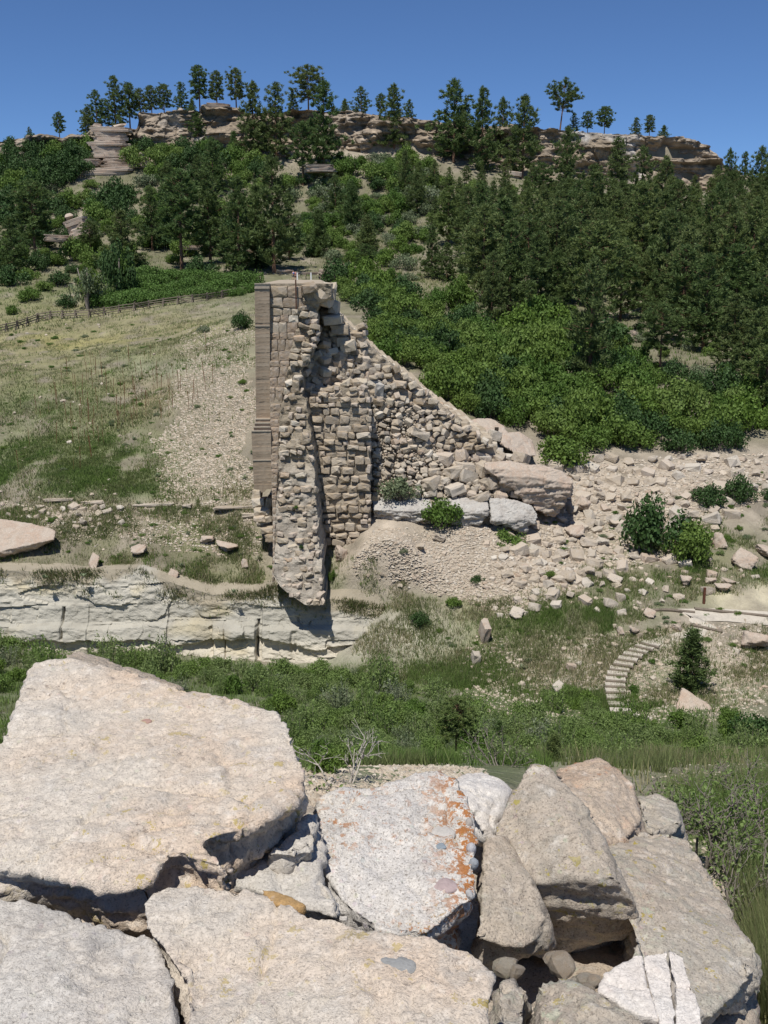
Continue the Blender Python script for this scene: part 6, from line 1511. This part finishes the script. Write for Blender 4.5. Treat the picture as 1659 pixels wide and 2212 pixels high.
# cottonwoods
for (u, vt_, vb_, w, lab) in [(190, 560, 668, 40, 'leafy cottonwood behind the fence, left of the pair'), (258, 520, 645, 44, 'leafy cottonwood behind the fence, right of the pair')]:
    p = hit1(u, vb_); d = p.y / F; e = empty('cottonwood_tree', p, (0, 0, 1)); tag(e, lab, 'tree')
    mb = MB()
    for a in range(3): mb.tube([(0, 0, -.2), (.5 * cos(a * 2.1), .5 * sin(a * 2.1), 3), (1.4 * cos(a * 2.1), 1.4 * sin(a * 2.1), 7)], [.28, .2, .08], 6)
    obj('trunk', mb.mesh('trunk', M['greybark'], True), e)
    hh = (vb_ - vt_) * d; obj('crown', OAKD[0][0] if u > 200 else SAGE[0][0], e, (0, 0, hh * .12), (0, 0, 1), (w * d, w * d, hh * .86)); obj('crown', OAK[1][0], e, (w * d * .3, 0, hh * .25), (0, 0, 2), (w * d * .7, w * d * .7, hh * .6))
fields = [
 # poly, n, spacing, rmin, rmax, protos, hs, label, group
 ([(0, 335), (190, 325), (200, 345), (180, 390), (110, 420), (0, 480)], 34, 26, 20, 34, [OAK, OAKD], 1.0, 'green scrub oak on the steep bank under the left end of the rim', 'oaks under the left rim'),
 ([(270, 330), (420, 330), (560, 350), (560, 400), (330, 400), (280, 370)], 22, 26, 20, 32, [OAK, OAKD, OAKY], 1, 'green scrub oak close under the cliff between outcrop and tall pines', 'oaks under the high rim'),
 ([(0, 480), (100, 440), (320, 430), (560, 480), (640, 580), (420, 600), (280, 600), (160, 640), (0, 640)], 46, 30, 20, 34, [OAK, OAKD], .95, 'green scrub oak between the pines of the left slope', 'oaks between the left pines'),
 ([(660, 380), (900, 330), (960, 420), (900, 560), (760, 570), (660, 540)], 44, 27, 16, 30, [OAK, OAKY, SAGE], .95, 'bright scrub oak on the open slope above the far end of the dam', 'oaks on the central slope'),
 ([(205, 660), (290, 600), (440, 600), (552, 612), (550, 640), (400, 645), (260, 672)], 36, 20, 22, 34, [LOW], .9, 'low bright green shrub in the strip behind the fence', 'bright shrubs behind the fence'),
 ([(720, 600), (790, 620), (860, 650), (1000, 670), (1060, 740), (1000, 860), (950, 850), (900, 790), (830, 790), (790, 700), (735, 650)], 50, 27, 26, 42, [OAK, OAKD, OAK, OAKY], 1.0, 'green scrub oak in the thicket just right of the dam', 'oak thicket right of the dam'),
 ([(940, 880), (1000, 760), (1200, 700), (1400, 800), (1500, 850), (1659, 880), (1720, 940), (1600, 965), (1350, 985), (1270, 990), (1130, 930), (1060, 905)], 78, 33, 32, 54, [OAK, OAK, OAKD, OAKY], 1.0, 'green scrub oak in the wide belt above the talus field', 'oak belt above the talus'),
]
BS = 1.22
tot = 0
for poly, n, sp, r0, r1, protos, hs, lab, grp in fields:
    us_ = [p[0] for p in poly]; vs_ = [p[1] for p in poly]; c = 0; loc_ = []
    for _ in range(n * 30):
        if c >= n: break
        u = R.uniform(min(us_), max(us_)); v = R.uniform(min(vs_), max(vs_))
        if not inpoly(np.array([u]), np.array([v]), poly)[0]: continue
        if any(abs(u - a) < sp and abs(v - b) < sp * .6 for a, b in loc_): continue
        loc_.append((u, v)); pr = R.choice(protos)
        rq = R.uniform(r0, r1)
        if place_bush(u, v, rq, pr[R.randrange(len(pr))], sized(rq, r0, r1) + ' green oak shrub ' + where(u, v), 'scrub oaks on the far slope', hs=hs * R.uniform(1.1, 1.6)): c += 1; tot += 1
print('oaks', tot)
MAH = [([(600, 400), (900, 340), (980, 420), (960, 520), (900, 600), (760, 590), (640, 560)], 70, 'grey green mahogany shrub scattered on the open slope above the dam', 'mahogany shrubs above the dam'), ([(0, 360), (200, 400), (560, 400), (600, 560), (400, 600), (0, 640)], 84, 'grey green mahogany shrub between the pines of the left slope', 'mahogany shrubs on the left slope'), ([(1000, 560), (1250, 640), (1500, 760), (1659, 740), (1659, 860), (1400, 800), (1200, 720), (1000, 700)], 44, 'green mahogany shrub under the pines of the right woods', 'shrubs under the right woods'), ([(950, 400), (1500, 430), (1659, 600), (1200, 620), (980, 520)], 50, 'green shrub in the gaps of the upper right woods', 'shrubs in the upper right woods')]
for poly, n, lab, grp in MAH:
    us_ = [p[0] for p in poly]; vs_ = [p[1] for p in poly]; c = 0; loc_ = []
    for _ in range(n * 30):
        if c >= n: break
        u = R.uniform(min(us_), max(us_)); v = R.uniform(min(vs_), max(vs_))
        if not inpoly(np.array([u]), np.array([v]), poly)[0] or any(abs(u - a) < 20 and abs(v - b) < 12 for a, b in loc_): continue
        loc_.append((u, v)); pr = R.choice([OAK, OAKD, SAGE, OAKY])
        rq = R.uniform(12, 26)
        if place_bush(u, v, rq, pr[R.randrange(len(pr))], sized(rq, 12, 26) + ' scattered shrub ' + where(u, v), 'scattered shrubs on the far slope', name='mahogany_shrub', hs=R.uniform(.9, 1.5)): c += 1

BS = 1.15
# creek willows
CRK = [(-20, 1400), (150, 1402), (300, 1430), (440, 1448), (620, 1455), (780, 1460), (900, 1480), (1000, 1530), (1120, 1560), (1170, 1500), (1250, 1500), (1300, 1570), (1400, 1560), (1600, 1590), (1680, 1600), (1680, 1640), (1150, 1640), (1000, 1632), (780, 1650), (640, 1690), (600, 1600), (0, 1600)]
c = 0; loc_ = []
for _ in range(9000):
    if c >= 190: break
    u = R.uniform(-20, 1680); v = R.uniform(1400, 1690)
    if not inpoly(np.array([u]), np.array([v]), CRK)[0]: continue
    if v > 1500 and u < 560: continue
    if any(abs(u - a) < 25 and abs(v - b) < 15 for a, b in loc_): continue
    loc_.append((u, v)); q = R.random(); pr = WILB if q < .45 else WIL if q < .85 else OAKY if q < .95 else OAK
    side = 'left' if u < 620 else 'middle' if u < 1130 else 'right'
    rq = R.uniform(18, 42)
    if place_bush(u, v, rq, pr[R.randrange(len(pr))], sized(rq, 18, 42) + ' creek willow ' + where(u, v), 'creek willows', name='willow_bush', hs=R.uniform(.9, 1.5)): c += 1
print('willows', c)
# the cover goes on beyond the edges of the view
for poly, n, r0, r1, pr, nm, lab in [([(-330, 330), (-20, 330), (-20, 640), (-330, 640)], 34, 26, 44, OAK, 'oak_shrub', 'green oak shrub beyond the left end of the wooded slope'), ([(-300, 1400), (-25, 1400), (-25, 1600), (-300, 1600)], 20, 28, 44, WILB, 'willow_bush', 'creek willow beyond the left edge of the largest slab'), ([(1690, 760), (1960, 760), (1960, 960), (1690, 960)], 16, 34, 54, OAK, 'oak_shrub', 'green oak shrub beyond the right end of the oak belt'), ([(1690, 1540), (1960, 1540), (1960, 1620), (1690, 1620)], 12, 28, 44, WILB, 'willow_bush', 'creek willow beyond the right end of the creek')]:
    us_ = [p[0] for p in poly]; vs_ = [p[1] for p in poly]
    for _ in range(n):
        place_bush(R.uniform(min(us_), max(us_)), R.uniform(min(vs_), max(vs_)), R.uniform(r0, r1), pr[R.randrange(len(pr))], lab, lab + 's', name=nm, hs=1.3)
for _ in range(24):
    p = hit1(R.uniform(1720, 1980), R.uniform(420, 780))
    if not math.isnan(p.y): place_pine(tuple(p), R.uniform(8, 15), 'cone', 'dark pine beyond the right end of the woods', 'pines beyond the right end of the woods')
for _ in range(12):
    p = hit1(R.uniform(-300, -40), R.uniform(400, 600))
    if not math.isnan(p.y): place_pine(tuple(p), R.uniform(8, 15), 'open', 'pine beyond the left end of the slope', 'pines beyond the left end of the slope')
# upright dead mullein stalks on the left hillside
mb = MB(); mb.tube([(0, 0, -.1), (.02, 0, .9), (0, .03, 1.7)], [.016, .02, .028], 5); MUL = mb.mesh('mullein_stalk', mat_plain('dry_mullein', (0.17, 0.085, 0.045), .9, .2, 3))
MP = [(40, 870), (120, 800), (300, 760), (460, 750), (480, 840), (330, 960), (180, 1020), (0, 1060), (0, 930)]
c = 0
while c < 120:
    u = R.gauss(250, 130); v = R.gauss(870, 70)
    if not inpoly(np.array([u]), np.array([v]), MP)[0]: continue
    p = hit1(u, v); s = R.uniform(.7, 1.35)
    tag(obj('mullein_stalk', MUL, loc=p, rot=(R.uniform(-.08, .08), R.uniform(-.08, .08), 0), scale=(s, s, s)), ('tall' if s > 1.1 else 'mid sized' if s > .85 else 'short') + ' dead mullein stalk on the left hillside, ' + ('far left' if u < 120 else 'left' if u < 230 else 'middle' if u < 330 else 'right') + (' upper rows' if v < 830 else ' middle rows' if v < 900 else ' lower rows'), 'dry stalk', 'mullein stalks on the left hillside'); c += 1
for i, (u, v) in enumerate([(505, 1282), (392, 1225), (180, 1246), (97, 1250), (485, 1178), (520, 1200), (445, 1165), (560, 1210), (290, 950), (240, 920), (300, 1090), (500, 945), (530, 1035), (545, 980), (1140, 1430), (1128, 1445), (470, 1150), (340, 1030)]):
    p = hit1(u, v); p2 = P(u, v, 69.0) if 1240 < v < 1300 else p
    rs = np.random.RandomState(i); mb = MB()
    for k in range(16):
        a = k * 2.4; l = rs.uniform(.25, .42); e_ = rs.uniform(.3, 1.1); q = Vector((cos(a) * cos(e_) * l, sin(a) * cos(e_) * l, sin(e_) * l + .02)); w_ = Vector((-sin(a), cos(a), 0)) * .055
        mb.add([(0, 0, 0), tuple(q * .6 + w_ + Vector((0, 0, .02))), tuple(q), tuple(q * .6 - w_ + Vector((0, 0, .02)))], [(0, 1, 2, 3)])
    tag(obj('mullein_rosette', mb.mesh('mullein_rosette', M['sage']), loc=p if p.y < p2.y + 2 else p2, scale=(1.1, 1.1, 1.1)), 'pale green leaf rosette on the bank, one of the scattered small ones', 'plant', 'leaf rosettes on the banks')

# ---------------------------------------------------------------- grass
GM = NT('grass_blades', .8); _c = GM.attr('Col'); GM.out(_c); _tr = GM.n.new('ShaderNodeBsdfTranslucent'); GM.w(_c, _tr.inputs['Color']); _mx = GM.n.new('ShaderNodeMixShader'); _mx.inputs[0].default_value = .3
GM.w(GM.b.outputs[0], _mx.inputs[1]); GM.w(_tr.outputs[0], _mx.inputs[2]); GM.w(_mx.outputs[0], [k for k in GM.n if k.type == 'OUTPUT_MATERIAL'][0].inputs[0])
def grass(name, specs, seed=0):
    Vs, Fs, Cs = [], [], []; b = 0
    for sp_ in specs:
        poly, n, per, h0, h1, wd, cols, y0, y1 = sp_[:9]
        seed += 7; base = cells(poly, n, y0, y1, seed, sp_[9] if len(sp_) > 9 else None); rs = np.random.RandomState(seed + 2)
        ci = rs.randint(0, len(cols), n); nzz = fbm(base[:, 0] / 3, base[:, 1] / 3, 0, 2, 7)
        ci = np.clip(((nzz + .7 + rs.normal(size=n) * .3) / 1.4 * len(cols)).astype(int), 0, len(cols) - 1)
        bb = np.repeat(base, per, 0) + rs.normal(size=(n * per, 3)) * np.array([1, 1, 0]) * wd * 2.2
        hh = rs.uniform(h0, h1, n * per); az = rs.uniform(0, 6.28, n * per); le = rs.normal(size=(n * per, 2)) * .33
        a = np.stack([np.cos(az), np.sin(az), 0 * az], -1) * (wd * rs.uniform(.6, 1.3, n * per))[:, None] * .5
        tip = bb + np.stack([le[:, 0] * hh, le[:, 1] * hh, hh], -1)
        bb[:, 2] -= .04
        V = np.stack([bb - a, bb + a, tip], 1); Vs.append(V.reshape(-1, 3)); m = n * per
        Fs.append(np.arange(m * 3).reshape(m, 3) + b); b += m * 3
        cc = np.array(cols)[np.repeat(ci, per)] * rs.uniform(.7, 1.3, m)[:, None]
        Cs.append(np.repeat(cc, 3, 0))
    me = mesh_np(name, np.vstack(Vs), np.vstack(Fs), GM.m); vcol(me, 'Col', np.clip(np.vstack(Cs), 0, 1)); return me
g1, g2_, g3, g4, g5 = (0.09, 0.15, 0.035), (0.13, 0.20, 0.05), (0.17, 0.20, 0.08), (0.27, 0.255, 0.13), (0.37, 0.33, 0.21)
HILL = [(-350, 760), (-60, 720), (500, 632), (548, 640), (548, 1085), (300, 1090), (-60, 1100), (-350, 1110)]
cn = C / C.mean(-1, keepdims=True); GW = np.clip((cn[..., 1] - cn[..., 0]) * 9 + .35, 0, 3) ** 2; DW = np.clip(1.3 - GW, .15, 2) * np.clip(.6 + 1.2 * fbm(XX / 2.5, YY / 2.5, 2, 3, 333), .03, 2)
DW = DW * (1 - .85 * ss((UU - 300) / 120) * ss((VV - 760) / 60) * (VV < 1060))
RL = [(690, 1190), (740, 1170), (760, 1270), (950, 1300), (1200, 1280), (1400, 1240), (1560, 1220), (1680, 1235), (1680, 1275), (1520, 1290), (1400, 1340), (1300, 1370), (1680, 1345), (1680, 1560), (1400, 1570), (1100, 1500), (760, 1480), (760, 1380), (880, 1350), (700, 1300)]
me = grass('grass', [
    (HILL, 30000, 3, .10, .34, .07, [g3, g4, (0.20, 0.22, 0.10), g5, g3, g2_], 75, 215, DW),
    (HILL, 20000, 3, .10, .30, .07, [g2_, (0.13, 0.18, 0.06), g3, (0.15, 0.19, 0.06)], 75, 215, (GW + .12) * (1 - .7 * ss((UU - 330) / 120) * ss((VV - 740) / 60) * (VV < 1060))),
    ([(-40, 1095), (575, 1095), (600, 1300), (420, 1300), (300, 1260), (-40, 1262)], 17000, 3, .12, .40, .05, [g3, g5, g2_, g4, g2_], 68, 85, np.clip(.5 + 1.4 * fbm(XX / 2, YY / 2, 2, 3, 334), .05, 2)),
    (RL, 17000, 3, .12, .45, .04, [g2_, g1, g3, g2_], 56, 92, GW + .1), (RL, 17000, 3, .12, .45, .04, [g3, g4, g5, g3], 56, 92, DW),
    ([(1180, 1150), (1680, 1100), (1680, 1250), (1280, 1270)], 5000, 3, .15, .4, .05, [g2_, g3], 70, 92, np.clip(.2 + 1.6 * fbm(XX / 3, YY / 3, 2, 3, 335), .0, 2)),
    ([(-350, 1400), (0, 1410), (1000, 1440), (1680, 1560), (2000, 1560), (2000, 1640), (1680, 1640), (640, 1690), (0, 1690), (-350, 1700)], 19000, 3, .12, .42, .05, [g2_, g2_, (0.17, 0.25, 0.06), g3], 34, 70),
    ([(700, 380), (1010, 620), (1000, 650), (700, 640)], 4500, 3, .2, .5, .12, [g4, g3, g2_], 130, 290),
    ([(560, 330), (1680, 400), (1680, 900), (1000, 700), (560, 600)], 9000, 3, .25, .6, .14, [g1, g2_, g3], 100, 300),
    ([(-40, 330), (560, 330), (560, 600), (200, 700), (-40, 720)], 7000, 3, .25, .6, .14, [g1, g2_, g3, g4], 150, 300)], 1000)
tag(obj('grass', me), 'mixed dry and green grass over the far slopes', 'grass', kind='stuff')
cv = CLF[1:22, :, :].reshape(-1, 3); rs_ = np.random.RandomState(5); ci_ = rs_.choice(len(cv), 2600, p=(lambda w: w / w.sum())(np.repeat(np.exp(-np.arange(21) / 6.0), CLF.shape[1]) * np.clip(.5 + 1.0 * fbm(cv[:, 0] / 2.2, 0, cv[:, 2], 2, 3), .05, 2)))
bb = np.repeat(cv[ci_], 4, 0) + rs_.normal(size=(10400, 3)) * .12; hh = rs_.uniform(.12, .42, 10400); az = rs_.uniform(0, 6.28, 10400); aa = np.stack([np.cos(az), np.sin(az), 0 * az], -1) * .03
tipv = bb + np.stack([rs_.normal(size=10400) * .1, -.12 + rs_.normal(size=10400) * .08, hh], -1)
me = mesh_np('grass', np.stack([bb - aa, bb + aa, tipv], 1).reshape(-1, 3), np.arange(31200).reshape(-1, 3), GM.m); vcol(me, 'Col', np.repeat(np.array([g3, g4, g5, g2_])[rs_.randint(0, 4, 10400)], 3, 0)); tag(obj('grass', me), 'dry tufts hanging over the top of the pale cliff', 'grass', kind='stuff')
WEED = [([(0, 720), (500, 650), (545, 720), (545, 1080), (0, 1090)], 110, 4, 10, 'weed clump on the left hillside'), ([(0, 1100), (570, 1100), (590, 1235), (0, 1235)], 55, 5, 12, 'weed clump on the bench above the pale cliff'), ([(1180, 1130), (1659, 1010), (1659, 1240), (1200, 1270)], 60, 5, 13, 'weed clump among the talus stones'), ([(930, 1290), (1200, 1290), (1500, 1240), (1659, 1340), (1659, 1550), (1100, 1500), (880, 1440)], 90, 5, 14, 'weed clump on the lower grassy slope')]
BS = 1.0
for poly, n, r0, r1, lab in WEED:
    us_ = [p[0] for p in poly]; vs_ = [p[1] for p in poly]; c = 0
    while c < n:
        u = R.uniform(min(us_), max(us_)); v = R.uniform(min(vs_), max(vs_))
        if not inpoly(np.array([u]), np.array([v]), poly)[0]: continue
        p = hit1(u, v); r = R.uniform(r0, r1) * p.y / F; pr = R.choice([WILB, SAGE, OAK, LOW])
        if math.isnan(p.y): continue
        o = obj('weed_clump', pr[R.randrange(len(pr))][0], loc=p - Vector((0, 0, r * .1)), rot=(0, 0, R.uniform(0, 6)), scale=(r, r, r * R.uniform(.6, 1.1))); c += 1
        tag(o, ('large ' if r * F / p.y > (r0 + r1) / 2 else 'small ') + 'weed clump ' + where(u, v), 'weed', 'weed clumps on the open slopes')
NW = np.clip(.45 + 1.5 * fbm(XX / .9, YY / 1.2, 2, 3, 336), .04, 2)
me = grass('near_grass', [
    ([(560, 1600), (760, 1640), (1180, 1630), (1180, 1670), (860, 1690), (640, 1700)], 12000, 4, .07, .20, .015, [g2_, g2_, g3], 8, 40, NW),
    ([(1150, 1640), (1400, 1615), (1700, 1600), (1700, 1760), (1400, 1740), (1300, 1680)], 9000, 4, .10, .30, .013, [g3, g4, g2_, g5, g2_], 7, 45, NW),
    ([(1680, 1600), (2050, 1600), (2050, 2212), (1680, 2212)], 9000, 5, .08, .32, .010, [g3, g4, g2_, g5], 3, 40, NW),
    ([(-400, 1500), (0, 1500), (0, 1700), (-400, 1900)], 7000, 4, .10, .3, .015, [g2_, g3, g4], 4, 40, NW),
    ([(1400, 1690), (1700, 1680), (1700, 1950), (1560, 1900), (1470, 1800)], 7500, 5, .10, .34, .008, [g2_, g3, g4, g2_, g5], 4, 16, NW),
    ([(1540, 1850), (1700, 1850), (1700, 2212), (1640, 2212), (1640, 2050)], 3500, 5, .10, .36, .006, [g3, g4, g5, g2_], 2.5, 8, NW)], 2000)
tag(obj('grass', me), 'long green and straw coloured grass on the near bank at the right', 'grass', kind='stuff')
# bare twiggy shrubs
def twig_shrub(name, loc, r, h, n, seed, label, leaves=None, mat=None):
    rs = random.Random(seed); mb = MB(); tips = []
    def grow(p, d, L, rad, lev):
        q = p + d * L; m_ = (p + q) / 2 + Vector((rs.gauss(0, .06), rs.gauss(0, .06), rs.gauss(0, .04))) * L
        mb.tube([p, m_, q], [rad, rad * .8, rad * .6], 4); tips.append(q); tips.append(m_)
        if lev > 0:
            for _ in range(3):
                nd = (d + Vector((rs.gauss(0, .5), rs.gauss(0, .5), rs.gauss(0, .35)))).normalized(); grow(q if rs.random() < .6 else m_, nd, L * rs.uniform(.55, .8), rad * .6, lev - 1)
    for i in range(n):
        a = rs.uniform(0, 6.28); e = rs.uniform(.5, 1.4); d = Vector((cos(a) * cos(e) * r / h, sin(a) * cos(e) * r / h, sin(e))).normalized()
        grow(Vector((cos(a) * r * .15, sin(a) * r * .15, -.05)), d, h * rs.uniform(.35, .5), .017 * h / .9, 3)
    e_ = empty(name, loc); tag(e_, label, 'shrub'); obj('branches', mb.mesh('branches', mat or M['greybark'], True), e_)
    if leaves:
        T_ = np.array([tuple(t) for t in tips]); rs2 = np.random.RandomState(seed); idx = rs2.randint(0, len(T_), leaves); C_ = T_[idx] + rs2.normal(size=(leaves, 3)) * .03
        N_ = rs2.normal(size=(leaves, 3)); N_[:, 2] = abs(N_[:, 2]) + .3; N_ /= np.linalg.norm(N_, axis=1)[:, None]
        V, F_ = leaf_mesh('', C_, N_, rs2.uniform(.015, .034, leaves) * (1 + h * .2), None, seed, .6); obj('foliage', mesh_np('foliage', V, F_, M['willow']), e_)
    return e_
q = hit1(742, 1694, 4.5)
DG = mat_plain('dead_grey_wood', (0.46, 0.42, 0.37), .9, .2, 20)
twig_shrub('dead_shrub', q, .5, q.y * 150 / F, 6, 5, 'tall bare grey shrub just behind the right end of the largest slab', 160, DG)
e_ = place_bush(708, 1690, 44, OAK[2], 'leafy green bush around the foot of the bare grey shrub', None, name='green_shrub', hs=1.4, sink=-.1, Y=6.2); 
place_bush(700, 1640, 40, OAK[1], 'leafy green bush left of the bare grey shrub by the slab', None, name='green_shrub', hs=1.3, sink=-.1, Y=8.5)
for i, (u, v, Y, r, h, n, lf, lab) in enumerate([(1505, 1870, 5.6, .42, .62, 9, 900, 'grey twiggy shrub with sparse leaves right of the big lichened boulder'), (1590, 1960, 4.6, .35, .50, 8, 500, 'grey tangled shrub lower down beside the big lichened boulder'), (1640, 1840, 5.6, .4, .6, 8, 700, 'twiggy shrub at the right edge of the near bank'), (1450, 1760, 6.6, .35, .45, 7, 450, 'small twiggy shrub behind the grey green rock'), (1080, 1665, 9.0, .5, .4, 7, 400, 'low grey twigs in the grass behind the white lichened boulder'), (1560, 1780, 7.2, .5, .55, 8, 800, 'leafy twig shrub in the middle of the near grass')]):
    p = P(u, v, Y); p.z = float(H(p.x, p.y)); twig_shrub('twiggy_shrub', p, r, h, n, 40 + i, lab, lf)
for (u, v, Y, r) in [(711, 1722, 4.9, 10)]: place_bush(u, v, r, SAGE[0], 'tiny silver plant on the gravel left of the white lichened boulder', None, name='silver_plant', hs=.9, Y=Y)
